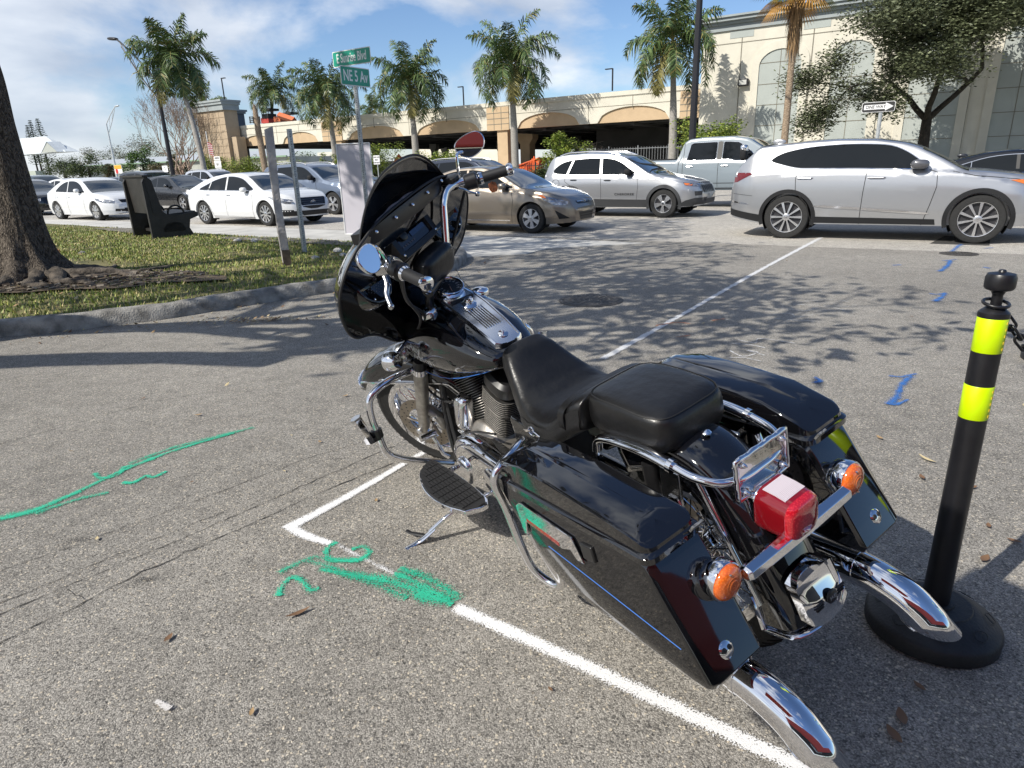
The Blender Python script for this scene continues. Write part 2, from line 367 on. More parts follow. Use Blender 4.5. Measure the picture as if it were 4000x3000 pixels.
# manhole and utility covers
def cover(name, px, r, label):
    P = G(*px); e = empty(name, (P.x, P.y, .004), label=label, cat='manhole')
    mi = mat('cast_iron', (.07, .065, .06), .6, metal=.4, nz=.4, nzs=30, bump=.4, bs=90)
    MB().lathe([(r*1.18, 0), (r*1.16, .004), (r*1.02, .005), (r*1.02, 0)], n=40).build('rim', mi, e)
    d = MB().lathe([(r, 0), (r, .006), (r*.96, .008), (.001, .008)], n=40)
    for q in range(1, 5):
        for k in range(int(6*q)):
            a = 2*math.pi*k/(6*q); d.box((r*.19*q*math.cos(a), r*.19*q*math.sin(a), .009), (.03, .012, .004), Matrix.Rotation(a, 3, 'Z'))
    d.build('lid', mi, e)
cover('manhole_cover', (2308, 1174), .30, 'round iron manhole cover set in the shaded asphalt')
cover('manhole_cover', (3745, 992), .21, 'small round utility cover beside the blue paint near the silver car')
P = [G(3655, 928), G(3870, 945), G(3862, 958), G(3640, 952)]
sheet('asphalt_patch', [(p.x, p.y) for p in [G(3632, 952), G(3865, 960), G(3868, 930), G(3690, 922)]], .004, mat('patch_tar', (.05, .048, .045), .8, nz=.3, nzs=20, bump=.5, bs=80))
# ---------------------------------------------------------------- paint on the ground
def spray_mat(name, col, lo=.45, hi=1.0, speck=.55, dens=1.0, wb=.22):
    M = bpy.data.materials.new(name); M.use_nodes = True; t = M.node_tree; N = t.nodes; Lk = t.links; b = N['Principled BSDF']
    b.inputs['Roughness'].default_value = .75; b.inputs['Base Color'].default_value = (*col, 1); b.inputs['Specular IOR Level'].default_value = .3
    uv = N.new('ShaderNodeUVMap'); sp = N.new('ShaderNodeSeparateXYZ'); Lk.new(uv.outputs[0], sp.inputs[0]); tc = N.new('ShaderNodeTexCoord')
    def mt(op, x, y, z=None):
        q = N.new('ShaderNodeMath'); q.operation = op
        for i, v_ in enumerate((x, y) if z is None else (x, y, z)):
            if isinstance(v_, (int, float)): q.inputs[i].default_value = v_
            else: Lk.new(v_, q.inputs[i])
        return q.outputs[0]
    def mr(src, a0, a1, b0, b1, smooth=False):
        q = N.new('ShaderNodeMapRange'); q.inputs['From Min'].default_value = a0; q.inputs['From Max'].default_value = a1; q.inputs['To Min'].default_value = b0; q.inputs['To Max'].default_value = b1
        if smooth: q.interpolation_type = 'SMOOTHSTEP'
        Lk.new(src, q.inputs['Value']); return q.outputs[0]
    def nz(sc, d):
        q = N.new('ShaderNodeTexNoise'); q.inputs['Scale'].default_value = sc; q.inputs['Detail'].default_value = d; Lk.new(tc.outputs['Object'], q.inputs['Vector']); return q.outputs['Fac']
    grain = mr(nz(210, 3), .30, .70, 0, 1); wob = mr(nz(11, 5), .3, .7, -wb, wb)
    vv = mt('ADD', mt('ABSOLUTE', sp.outputs[1], 0), wob)
    s0 = mr(vv, hi, lo, 0, 1.0, True); ends = mr(mt('ABSOLUTE', sp.outputs[0], 0), 1, .94, 0, 1, True)
    s1 = mt('MULTIPLY', mt('MULTIPLY', s0, ends), dens*1.25)
    v = N.new('ShaderNodeTexVoronoi'); v.inputs['Scale'].default_value = 235; Lk.new(tc.outputs['Object'], v.inputs['Vector'])
    pits = mr(v.outputs['Distance'], .45, .85, 0, speck)
    th = mt('ADD', mt('MULTIPLY', grain, .85), pits)
    al = mr(mt('SUBTRACT', s1, th), -.10, .16, 0, 1)
    edge_guard = mr(mt('ABSOLUTE', sp.outputs[1], 0), 1.0, .93, 0, 1)
    Lk.new(mt('MULTIPLY', al, edge_guard), b.inputs['Alpha'])
    bn = N.new('ShaderNodeBump'); bn.inputs['Strength'].default_value = .3; bn.inputs['Distance'].default_value = .003; bn.invert = True
    Lk.new(v.outputs['Distance'], bn.inputs['Height']); Lk.new(bn.outputs[0], b.inputs['Normal'])
    return M
M_white = spray_mat('white_spray', (.76, .76, .76), .05, 1.0, .8, 1.15, .07)
M_wfaint = spray_mat('faint_white_spray', (.66, .66, .66), -.6, 1.0, .7, .85)
M_green = spray_mat('green_spray', (.035, .47, .29), -.55, 1.0, .62, 1.08)
M_gfaint = spray_mat('faint_green_spray', (.03, .42, .26), -.4, 1.0, .6, .72)
M_blue = spray_mat('blue_spray', (.04, .16, .46), -.6, 1.0, .6, 1.0)
M_orange = spray_mat('orange_spray', (.5, .17, .06), .0, 1.0, .6, .62)
PZ = [.0045]
def paint(name, strokes, m):
    mb = MB(); uv = []
    for st in strokes:
        pix, wd = st[0], st[1]
        P = cat([G(*p) for p in pix], 6) if len(pix) > 2 else [G(*pix[0]).lerp(G(*pix[1]), i/20) for i in range(21)]
        PZ[0] += .00009; z = PZ[0]; n = len(P); vs = []
        ws = wd if isinstance(wd, (list, tuple)) else (wd, wd)
        for i, p in enumerate(P):
            t = (P[min(i+1, n-1)]-P[max(i-1, 0)]).normalized(); q = Vector((-t.y, t.x, 0)); k = i/(n-1)
            w_ = np.interp(k, np.linspace(0, 1, len(ws)), ws)/2*(1.5 if 'green' in m.name or 'blue' in m.name else 1.0)
            for j in (-1, -.5, 0, .5, 1): vs.append((p.x+q.x*w_*j, p.y+q.y*w_*j, z)); uv.append((k*2-1, j))
        mb.add(vs, [(i*5+j, i*5+j+1, i*5+j+6, i*5+j+5) for i in range(n-1) for j in range(4)])
    o = mb.build(name, m, smooth=0, uv=uv); return tag(o, kind='structure')
paint('white_line', [([(1765, 2368), (2300, 2610), (2790, 2842), (3290, 3075)], .088)], M_white)
paint('white_line', [([(1118, 2052), (1190, 2092), (1295, 2128)], (.085, .08, .06))], M_white)
paint('white_line', [([(1122, 2068), (1370, 1935), (1610, 1795), (1680, 1757)], (.10, .07, .07))], M_white)
paint('white_line', [([(1300, 2120), (1400, 2175), (1560, 2255)], .055)], M_wfaint)
paint('white_line', [([(2340, 1412), (2700, 1210), (2980, 1050), (3215, 925)], (.10, .085, .10, .14))], spray_mat('old_white_spray', (.62, .62, .62), .3, 1.0, .5, .80))
paint('green_mark', [([(-60, 2042), (120, 2000), (300, 1925), (480, 1840), (700, 1755), (930, 1690)], (.10, .085, .06, .05, .06, .03))], M_green)
paint('green_mark', [([(370, 1850), (385, 1868), (430, 1868), (470, 1850), (480, 1830), (520, 1818)], .045), ([(480, 1885), (520, 1888), (570, 1862), (600, 1866), (655, 1842)], .045)], M_green)
paint('green_mark', [([(130, 2010), (300, 1955), (430, 1925)], .06), ([(500, 1815), (700, 1745), (1000, 1670)], .06)], M_gfaint)
paint('green_mark', [([(1240, 2225), (1400, 2255), (1560, 2285), (1680, 2330), (1775, 2365)], (.05, .075, .10, .11, .06)), ([(1540, 2240), (1640, 2290), (1760, 2350)], (.03, .09, .05)),
    ([(1320, 2120), (1280, 2145), (1278, 2180), (1330, 2195), (1400, 2190), (1440, 2165), (1420, 2140), (1370, 2150)], .045),
    ([(1088, 2335), (1105, 2290), (1140, 2262), (1180, 2275), (1215, 2310), (1250, 2298)], .042)], M_green)
paint('green_mark', [([(1085, 2245), (1150, 2210), (1230, 2180), (1300, 2200)], .05), ([(1200, 2190), (1330, 2235), (1500, 2300), (1600, 2340)], .06), ([(1560, 2220), (1700, 2280), (1800, 2350)], .07)], M_gfaint)
paint('blue_mark', [([(3470, 1585), (3505, 1545), (3525, 1500), (3560, 1470)], (.10, .07, .06, .09)), ([(3470, 1470), (3520, 1475), (3580, 1462)], .05), ([(3460, 1578), (3500, 1582), (3550, 1562)], .04)], M_blue)
paint('blue_mark', [([(3650, 1180), (3680, 1160), (3690, 1145)], (.12, .09, .07)), ([(3630, 1148), (3660, 1152), (3700, 1146)], .06)], M_blue)
paint('blue_mark', [([(3670, 1062), (3700, 1040), (3712, 1018)], .10), ([(3680, 1020), (3740, 1014)], .05)], M_blue)
paint('blue_mark', [([(3715, 985), (3740, 965), (3755, 955)], .10)], M_blue)
paint('blue_mark', [([(3485, 1038), (3520, 1036)], .09), ([(3840, 1045), (3870, 1050)], .09), ([(3845, 972), (3880, 968)], .08), ([(3180, 1475), (3200, 1490), (3180, 1500)], .06)], M_blue)
paint('white_writing', [([(3010, 1245), (3100, 1253), (3190, 1258)], .03), ([(3015, 1232), (3090, 1228), (3110, 1242), (3180, 1230)], .03), ([(3040, 1205), (3120, 1215), (3200, 1212)], .03), ([(3080, 1190), (3170, 1195), (3320, 1200)], .03), ([(3140, 1180), (3240, 1172), (3310, 1180)], .025), ([(3140, 1220), (3220, 1200), (3300, 1215)], .025)], M_wfaint)
paint('white_writing', [([(2850, 1372), (2900, 1395), (2960, 1380), (2920, 1372), (2990, 1392)], .035), ([(2860, 1345), (2930, 1350), (2990, 1362)], .03), ([(2880, 1330), (2950, 1342), (2970, 1325), (3110, 1345)], .03), ([(2840, 1402), (2900, 1400), (2975, 1415)], .03)], spray_mat('white_chalk_spray', (.70, .70, .70), -.6, 1, .6, 1.0))
paint('orange_mark', [([(2560, 1275), (2640, 1262), (2700, 1268)], .05), ([(2780, 1255), (2830, 1248)], .06), ([(2640, 1320), (2700, 1312)], .03)], M_orange)
paint('lane_line', [([(2595, 866), (2715, 870)], .11)], M_white)
# cracks
mb = MB()
def crack(pix, wd, seed):
    rs = random.Random(seed); P = [G(*p) for p in pix]; Q = []
    for a, b in zip(P, P[1:]):
        n = max(2, int((b-a).length/.03))
        for i in range(n): Q.append(a.lerp(b, i/n)+Vector((rs.gauss(0, .0035), rs.gauss(0, .0035), 0)))
    vs = []; n = len(Q)
    for i, p in enumerate(Q):
        t = (Q[min(i+1, n-1)]-Q[max(i-1, 0)]).normalized(); q = Vector((-t.y, t.x, 0))*wd/2*rs.uniform(.2, 1.3)
        vs += [(p.x+q.x, p.y+q.y, .0032), (p.x-q.x, p.y-q.y, .0032)]
    mb.add(vs, [(2*i, 2*i+1, 2*i+3, 2*i+2) for i in range(n-1)])
for i, (c, w_) in enumerate([([(-20, 2240), (420, 2085), (800, 1945), (1200, 1790), (1520, 1700)], .0035), ([(-20, 2410), (400, 2235), (700, 2110), (1000, 1980), (1500, 1760), (1560, 1735)], .0045),
        ([(-20, 2520), (300, 2370), (560, 2235), (900, 2085), (1240, 1930), (1560, 1800)], .005), ([(-10, 2365), (500, 2150), (900, 1990)], .003), ([(-30, 1745), (260, 1665), (560, 1580), (800, 1535)], .004),
        ([(270, 2300), (330, 2345), (300, 2400)], .003), ([(1780, 1050), (1800, 1090), (1840, 1130)], .01)]): crack(c, w_, i)
tag(mb.build('road_cracks', mat('crack', (.018, .017, .016), .95), smooth=0, weld=False), kind='structure')
def stain(px, rx, ry, rot, k, seed):
    P = G(*px); return P
M_stain = spray_mat('tar_stain', (.06, .055, .05), -.6, 1, .5, .55)
paint('tar_stain', [([(225, 2140), (290, 2115), (350, 2110)], (.05, .10, .04)), ([(470, 2300), (540, 2275), (620, 2260)], (.03, .14, .04)), ([(1560, 1790), (1700, 1790), (1820, 1800)], .05)], M_stain)
paint('old_paint_stain', [([(610, 2745), (645, 2765), (670, 2775)], .03)], spray_mat('chalk_dab', (.6, .58, .56), .1, 1, .5, .8))
# rubber and pale dust marks on the boulevard edge
0 and paint('pale_dust', [([(2350, 1010), (2900, 985), (3500, 985)], .9), ([(3100, 985), (3600, 975), (3990, 980)], .7)], spray_mat('pale_dust_paint', (.52, .50, .45), .0, 1, .3, .55))
# ---------------------------------------------------------------- litter
def leaf_mesh(nm, s, m, curl=.3, el=.45):
    n = 7; vs = []; rs = random.Random(nm)
    for i in range(n):
        k = i/(n-1); w_ = s*el*math.sin(math.pi*min(.97, max(.03, k)))**.8; x = (k-.5)*s; z = .004+curl*s*(k-.5)**2*1.2
        vs += [(x, -w_/2, z+.12*w_), (x, 0, z), (x, w_/2, z+.12*w_)]
    mb = MB().add(vs, [(3*i+j, 3*i+j+1, 3*i+j+4, 3*i+j+3) for i in range(n-1) for j in range(2)])
    return mb
ML = [mat('leaf_tan', (.36, .24, .12), .7), mat('leaf_brown', (.17, .095, .05), .7), mat('leaf_pale', (.55, .45, .26), .7)]
near = [(660, 2500, 1, .042), (1165, 2403, 1, .085), (1112, 1845, 2, .02), (750, 1888, 1, .022), (775, 1625, 0, .045), (1140, 1705, 2, .02), (1250, 1730, 0, .03), (3490, 2880, 1, .06), (3290, 2230, 1, .05),
        (3600, 1870, 1, .05), (3790, 1910, 1, .06), (3435, 1715, 0, .05), (3860, 2060, 1, .04), (3845, 2190, 1, .06), (3520, 2810, 1, .06), (3960, 2120, 1, .05), (3620, 1800, 2, .10), (1470, 1960, 0, .03), (985, 2790, 0, .03), (2870, 2660, 1, .05), (3590, 2690, 1, .04), (1350, 1550, 0, .04), (560, 1560, 1, .04), (380, 2110, 2, .03), (2150, 2700, 1, .02)]
for i, (x, y, c, s) in enumerate(near):
    P = G(x, y); o = leaf_mesh('l%d' % i, s, None, el=.22 if s > .07 else .45).build('fallen_leaf', ML[c], smooth=80); o.location = (P.x, P.y, .004); o.rotation_euler = (0, 0, random.uniform(0, 6))
    tag(o, 'small dry brown leaf lying loose on the asphalt around the motorcycle', 'leaf', 'dry leaves on the asphalt')
mb = MB(); rs = random.Random(3)
def sprinkle(n, f, s0, s1, zf):
    for _ in range(n):
        x, y = f(); s = rs.uniform(s0, s1); a = rs.uniform(0, 6.28); z = zf(x, y); c, d = math.cos(a)*s/2, math.sin(a)*s/2; h = rs.uniform(.0, .5)*s
        mb.cur = rs.choice((0, 0, 1, 2, 2)); mb.add([(x-c, y-d, z), (x-d*.4, y+c*.4, z+h*.6), (x+c, y+d, z+h), (x+d*.4, y-c*.4, z+.002)], [(0, 1, 2, 3)])
def onlawn():
    while True:
        x, y = rs.uniform(-16, -.7), rs.uniform(5.5, 19)
        if inpoly(x, y, ml): return x, y
sprinkle(1500, onlawn, .03, .07, lambda x, y: gz(x, y)+.02)
def gutter():
    k = rs.randrange(len(K)-1); p = K[k].lerp(K[k+1], rs.random()); q = Vector((p.y*.2, -1, 0)).normalized(); d = abs(rs.gauss(0, .35)); return p.x+q.x*d, p.y+q.y*d
sprinkle(220, gutter, .02, .06, lambda x, y: .004)
def pile():
    p = G(1000, 1255); return p.x+rs.gauss(0, .35), p.y+rs.gauss(0, .09)
sprinkle(220, pile, .02, .06, lambda x, y: .006+rs.random()*.015)
def wide(): return rs.uniform(-5, 9), rs.uniform(3, 12)
sprinkle(90, wide, .02, .05, lambda x, y: .006)
tag(mb.build('fallen_leaves', ML, smooth=0, weld=False), 'scattered dry brown leaves over the lawn and along the kerb', 'leaves', kind='stuff')
# pale stones on the lawn edge
def rock(px, s, label, m, t=None):
    P = G(*px, .14); mb = MB(); mb.ball((0, 0, 0), (s, s*.75, s*.5), 9, 6)
    rk = random.Random(px[0]); mb.fn(lambda v: v*(1+rk.uniform(-.18, .18)))
    o = mb.build('stone', m, smooth=20); o.location = (P.x, P.y, P.z+s*.2); o.rotation_euler = (0, 0, px[0]); return tag(o, label, 'stone')
Mst = mat('pale_stone', (.5, .48, .44), .9, nz=.2, nzs=12, bump=.5)
rock((322, 992), .07, 'round grey stone alone on the open lawn beside the trunk', mat('grey_stone', (.22, .21, .2), .9, nz=.3, nzs=14))
rock((930, 943), .085, 'pale stone in the dirt strip, nearest to the bench', Mst)
rock((995, 945), .10, 'flat pale stone in the dirt strip behind the wooden post', Mst)
rock((1318, 985), .10, 'pale broken rock on the grass beside the white sign board', Mst)
rock((1340, 1000), .07, 'smallest pale rock under the white sign board', Mst)
rock((1232, 1010), .07, 'flat white stone in front of the perforated metal post', Mst)
# ================================================================ buildings beyond the boulevard
M_cream = mat('cream_stucco', (.60, .57, .485), .9, nz=.05, nzs=1.5, bump=.15, bs=40)
M_tan = mat('tan_stucco', (.50, .37, .235), .9, nz=.06, nzs=1.5, bump=.15, bs=40)
M_tan2 = mat('tower_tan', (.40, .31, .215), .9, nz=.07, nzs=1.2, bump=.15, bs=40)
M_grey = mat('grey_stucco', (.37, .40, .38), .9, nz=.05, nzs=1.2, bump=.12, bs=40)
M_greyd = mat('grey_cornice', (.30, .33, .335), .85, nz=.06, nzs=1.2)
M_joint = mat('joint_dark', (.20, .185, .15), .9)  # darker colour of the stucco joints
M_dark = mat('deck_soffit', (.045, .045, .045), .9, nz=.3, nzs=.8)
M_wallD = mat('shade_dark_wall', (.06, .058, .055), .9, nz=.2, nzs=.5)  # near-black base colour stands in for deep shade under the deck
TG = 48.0
def WB(mb, s0, s1, t0, t1, z0, z1):           # box along the street axes
    c = W((s0+s1)/2, (t0+t1)/2, (z0+z1)/2); mb.box(c, (s1-s0, t1-t0, z1-z0), Matrix.Rotation(R(-33.5), 3, 'Z')); return mb
def line_s(mb, s, t, z0, z1, w_=.05): WB(mb, s-w_/2, s+w_/2, t-.012, t+.05, z0, z1)
def line_z(mb, z, t, s0, s1, w_=.05): WB(mb, s0, s1, t-.012, t+.05, z-w_/2, z+w_/2)
# ---- parking deck
sL = ST(890, 500, TG)[0]; sR = ST(2748, 331, TG)[0]
ZT, ZB = 6.25, 4.18
gr = empty('parking_garage', W((sL+sR)/2, TG, 0), label='long low cream parking deck with tan arches and dark open level', cat='parking garage')
def gp(o):   # parent keeping world place
    o.parent = gr; o.matrix_parent_inverse = gr.matrix_world.inverted() if False else Matrix.Translation(-gr.location); return o
mb = MB(); WB(mb, sL, sR, TG, TG+.35, ZB, ZT-.28); gp(mb.build('beam', M_tan, smooth=0))
pil = [(ST(886, 500, TG)[0], ST(920, 500, TG)[0]), (ST(1258, 470, TG)[0], ST(1335, 470, TG)[0]), (ST(1905, 430, TG)[0], ST(1991, 430, TG)[0]), (ST(2663, 350, TG)[0], ST(2750, 350, TG)[0])]
arches = [(981, 75), (1184, 82), (1468, 115), (1758, 132), (2150, 135), (2479, 142)]
mb = MB(); jb = MB()
for (a0, a1), (b0, b1) in zip(pil, pil[1:]):
    s0, s1 = a1, b0; poly = [(s1, ZT-.28), (s0, ZT-.28), (s0, ZB+.0)]
    mid = (s0+s1)/2
    for k in range(2):
        e0 = s0+(s1-s0)*k/2; e1 = s0+(s1-s0)*(k+1)/2; c = (e0+e1)/2; hw = (e1-e0)/2-.75
        for i in range(17):
            x = -hw+2*hw*i/16; poly.append((c+x, ZB+1.02*math.sqrt(max(0, 1-(x/hw)**2))**1.0*1.0))
    poly.append((s1, ZB))
    mb.prism(poly[::-1], W(0, TG-.12, 0), SU, (0, 0, 1), -.118)
    for k in range(1, 4): line_s(jb, s0+(s1-s0)*k/4, TG-.12, ZB+.9 if k % 2 else ZB+.1, ZT-.3, .04)
    line_z(jb, ZT-.95, TG-.12, s0, s1, .035)
gp(mb.build('arched_panel', M_cream, smooth=0))
mb = MB(); WB(mb, sL-.1, sR, TG-.2, TG+.4, ZT-.30, ZT); WB(mb, sL-.1, sR, TG-.15, TG+.4, ZT-.36, ZT-.30); gp(mb.build('parapet', M_cream, smooth=0))
for a0, a1 in pil:
    mb = MB(); WB(mb, a0, a1, TG-.20, TG-.002, ZB-.05, ZT-.37); gp(mb.build('pilaster', M_tan, smooth=0))
    for k in range(1, 3): line_s(jb, a0+(a1-a0)*k/3, TG-.20, ZB, ZT-.38)
    for k in range(1, 4): line_z(jb, ZB+(ZT-.38-ZB)*k/4, TG-.20, a0, a1)
gp(jb.build('wall_joint', M_joint, smooth=0))
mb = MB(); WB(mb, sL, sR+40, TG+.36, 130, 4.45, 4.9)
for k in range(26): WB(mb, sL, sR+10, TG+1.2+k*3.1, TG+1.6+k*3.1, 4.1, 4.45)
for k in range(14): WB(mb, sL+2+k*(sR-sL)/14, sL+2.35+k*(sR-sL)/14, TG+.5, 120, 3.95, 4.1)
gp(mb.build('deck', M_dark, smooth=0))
def col(s, t, w_, m, cap=False):
    mb = MB(); WB(mb, s-w_/2, s+w_/2, t, t+w_, .06, 4.2)
    if cap:
        mb.prism([(s-w_/2, 3.2), (s+w_/2, 3.2), (s+w_*.85, 3.7), (s+w_*.85, 4.2), (s-w_*.85, 4.2), (s-w_*.85, 3.7)], W(0, t-.02, 0), SU, (0, 0, 1), -w_-.04)
    return gp(mb.build('column', m, smooth=0))
for px in (925, 1322, 1964): col(ST(px, 560, TG)[0], TG-.02, 1.0 if px > 1900 else .9, M_tan)
for px in (2050,): col(ST(px, 560, TG+7)[0], TG+7, 1.0, M_tan, True)
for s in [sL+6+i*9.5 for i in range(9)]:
    for t in (TG+16, TG+30, TG+46): col(s, t, .6, M_wallD if s > -45 else mat('grey_column', (.3, .29, .27), .9), True)  # columns past the left end take the shade-dark colour too
mb = MB(); WB(mb, ST(2330, 500, TG+9)[0], sR+3, TG+9, TG+9.3, .06, 4.4)  # dark wall put in where the opening shows only deep shade
gp(mb.build('shade_backing', M_wallD, smooth=0))
# lamps on the deck
M_pole = mat('dark_bronze', (.022, .022, .026), .45, metal=.3)
def deck_lamp(px, py0, py1, t, arm=-1, ln=1.0):
    s, z0 = ST(px, py0, t); z1 = ST(px, py1, t)[1]
    e = empty('deck_lamp', W(s, t, z0), label='', cat='lamp post'); P = W(s, t, 0)
    MB().tube([(0, 0, 0), (0, 0, z1-z0)], .09, 8).build('pole', M_pole, e)
    q = SU*arm*ln; MB().box((q.x/2, q.y/2, z1-z0), (ln, .28, .10), Matrix.Rotation(R(-33.5), 3, 'Z')).build('lamp_head', M_pole, e)
    return e
e = deck_lamp(1812, 412, 338, 75, -1, .8); e['label'] = 'thin dark lamp on the deck roof between the middle palms'
e = deck_lamp(2392, 355, 268, 75, -1, .9); e['label'] = 'thin dark lamp on the deck roof left of the tall green trunked palm'
e = deck_lamp(893, 490, 302, 62, 1, .8); e['label'] = 'dark lamp rising behind the tan stair tower'
e = deck_lamp(2110, 382, 378, 75, -1, .8); e['label'] = 'lamp head just showing over the deck parapet'
# ---- stair tower at the left end
TT = 46.0
s0, z1 = ST(760, 402, TT); s1 = ST(868, 402, TT)[0]; s2 = ST(917, 430, TT)[0]; z2 = ST(900, 428, TT)[1]
tw = empty('stair_tower', W((s0+s1)/2, TT, 0), label='tan tiled stair tower with grey cornice at the deck end', cat='tower')
def tp(o, r=tw): o.parent = r; o.matrix_parent_inverse = Matrix.Translation(-r.location); return o
mb = MB(); WB(mb, s0, s1, TT, TT+1.6, .06, z1-1.0); WB(mb, s1, s1+.9, TT+.4, TT+1.5, .06, z2-2.6); tp(mb.build('wall', M_tan2, smooth=0))
mb = MB()
for k in range(1, 5): line_s(mb, s0+(s1-s0)*k/5, TT, .1, z1-1)
for k in range(1, 11): line_z(mb, (z1-1)*k/11, TT, s0, s1)
tp(mb.build('tile_joint', mat('tile_joint', (.24, .18, .12), .9), smooth=0))
mb = MB(); WB(mb, s0-.2, s1+.2, TT-.2, TT+1.8, z1-1.0, z1-.45); WB(mb, s0-.35, s1+.3, TT-.35, TT+1.9, z1-.45, z1-.2); WB(mb, s0-.45, s1+.35, TT-.45, TT+2.0, z1-.2, z1)
tp(mb.build('cornice', M_greyd, smooth=0))
tw2 = empty('stair_block', W(s1+1.5, TT+5, 0), label='low blue grey block with cornice stepped behind the tan tower', cat='building')
s1, s2 = ST(862, 430, TT+2.2)[0], ST(912, 430, TT+2.2)[0]; z2 = ST(900, 428, TT+2.2)[1]
mb = MB(); WB(mb, s1-1.5, s2-.2, TT+2.2, TT+3.6, .06, z2-.4); tp(mb.build('wall', mat('slate_stucco', (.16, .18, .20), .9, nz=.1), smooth=0), tw2)
mb = MB(); WB(mb, s1-1.5, s2, TT+2.1, TT+3.7, z2-.4, z2-.2); WB(mb, s1-1.5, s2+.15, TT+2.0, TT+3.8, z2-.2, z2); tp(mb.build('cornice', M_greyd, smooth=0), tw2)
# ---- store at the right
TS = 47.4
sA = sR; sB = sR+62; ZC = ST(2768, 130, TS)[1]
st = empty('store_building', W(sA+20, TS, 0), label='big cream store wall with grey arched panels and stepped grey cornice', cat='building')
def sp_(o): return tp(o, st)
mb = MB(); WB(mb, sA, sB, TS, TS+50, .05, ZC); sp_(mb.build('wall', M_cream, smooth=0))
mb = MB(); zt = ST(2768, 76, TS)[1]
hC = zt-ZC
WB(mb, sA-.12, sB, TS-.12, TS+50, ZC-.02, ZC+hC*.42); WB(mb, sA-.28, sB, TS-.28, TS+50, ZC+hC*.42, ZC+hC*.62); WB(mb, sA-.5, sB, TS-.5, TS+50, ZC+hC*.62, ZC+hC*.86); WB(mb, sA-.62, sB, TS-.62, TS+50, ZC+hC*.86, ZC+hC)
sp_(mb.build('cornice', M_greyd, smooth=0))
mb = MB(); WB(mb, sA, sB, TS-.25, TS-.002, .05, .5); sp_(mb.build('plinth', mat('plinth_brown', (.14, .09, .07), .9), smooth=0))
def arch_poly(s0, s1, z0, zt, r, n=14):
    P = [(s0, z0)]; c0, c1 = s0+r, s1-r
    h = zt-(zt-r*1.0)
    P += [(s0+ (1-math.cos(a))*(s1-s0)/2, zt-r+math.sin(a)*r) for a in [math.pi/2*i/n*2 for i in range(n+1)]]
    P += [(s1, z0)]
    return P
apx = [(2951, 3112), (3228, 3388), (3532, 3735), (3872, 4050), (4230, 4420), (4630, 4830)]
zt0 = ST(3030, 192, TS)[1]
jb = MB()
for a, b in apx:
    pan = MB(); mould = MB()
    s0, s1 = ST(a, 450, TS)[0], ST(b, 450, TS)[0]; r = (s1-s0)*.36
    P = arch_poly(s0, s1, .9, zt0, r); pan.prism(P[::-1], W(0, TS-.03, 0), SU, (0, 0, 1), -.028)
    # moulding ring round the arch
    s0m, s1m = s0-.45, s1+.45; Q = arch_poly(s0m, s1m, .9, zt0+.45, r+.3)
    ring = []
    n = len(P); A = [W(x, TS-.10, z) for x, z in P]; B = [W(x, TS-.10, z) for x, z in Q]; A2 = [W(x, TS-.032, z) for x, z in P]; B2 = [W(x, TS-.005, z) for x, z in Q]
    mould.add(A+B+A2+B2, [(i, i+1, n+i+1, n+i) for i in range(n-1)]+[(2*n+i, 2*n+i+1, i+1, i) for i in range(n-1)]+[(n+i, n+i+1, 3*n+i+1, 3*n+i) for i in range(n-1)])
    line_s(jb, (s0+s1)/2, TS-.035, .9, zt0-.05, .035)
    for k in range(1, 6): line_z(jb, .9+(zt0-.9)*k/5.6, TS-.035, s0+.02, s1-.02, .035)
    for q in (s0-1.2,): line_s(jb, q, TS, .9, ZC-.1, .06)
    sp_(pan.build('arched_panel', M_grey, smooth=0)); sp_(mould.build('arch_moulding', M_cream, smooth=25))
line_z(jb, ST(2900, 165, TS)[1], TS, sA, sB, .05); sp_(jb.build('wall_joint', M_joint, smooth=0))
mb = MB()
za, zb = ST(2900, 118, TS)[1], ST(2900, 146, TS)[1]
for a, b in ((2853, 2945), (3138, 3242), (3440, 3560)):
    mb = MB(); WB(mb, ST(a, 130, TS)[0], ST(b, 130, TS)[0], TS-.02, TS+.02, zb, za); sp_(mb.build('inset_panel', M_grey, smooth=0))
e = empty('wall_light', AT(2904, 322, TS-.2), label='small square dark framed floodlight on the cream store wall', cat='light')
MB().box((0, 0, 0), (.62, .3, .42), Matrix.Rotation(R(-33.5), 3, 'Z')).build('housing', M_pole, e, bevel=.03)
q = -SN*.16; MB().box((q.x, q.y, 0), (.46, .03, .28), Matrix.Rotation(R(-33.5), 3, 'Z')).build('lens', mat('lamp_lens', (.5, .5, .47), .3), e)
# ---- things seen far left
wr = empty('white_roof_house', AT(170, 600, 75), label='pale green building with ribbed white metal hip roof at far left', cat='building')
def lp(o, r): o.parent = r; o.matrix_parent_inverse = Matrix.Translation(-r.location); return o
def PP(px, py, t): P = AT(px, py, t); return P
A = PP(60, 590, 75); B = PP(268, 588, 75)
mb = MB(); mb.prism([(0, 0), (12, 0), (12, 3.4), (0, 3.4)], W(PP(30, 600, 75).dot(SU), 75, 0), SU, (0, 0, 1), -2); lp(mb.build('wall', mat('pale_green_wall', (.38, .42, .36), .9), smooth=0), wr)
sa, zr = ST(90, 545, 78); sb = ST(222, 545, 78)[0]; se, ze = ST(268, 592, 75); sw = ST(20, 592, 75)[0]
mb = MB(); E_ = .4
mb.add([W(sw, 74.4, ze), W(se, 74.4, ze), W(se, 77.4, ze), W(sw, 77.4, ze), W(sa, 76, zr), W(sb-.5, 76, zr)], [(0, 1, 5, 4), (1, 2, 5), (2, 3, 4, 5), (3, 0, 4), (3, 2, 1, 0)])
g0, g1 = ST(158, 590, 73)[0], ST(222, 590, 73)[0]; gm = (g0+g1)/2; gz1 = ST(190, 552, 73)[1]
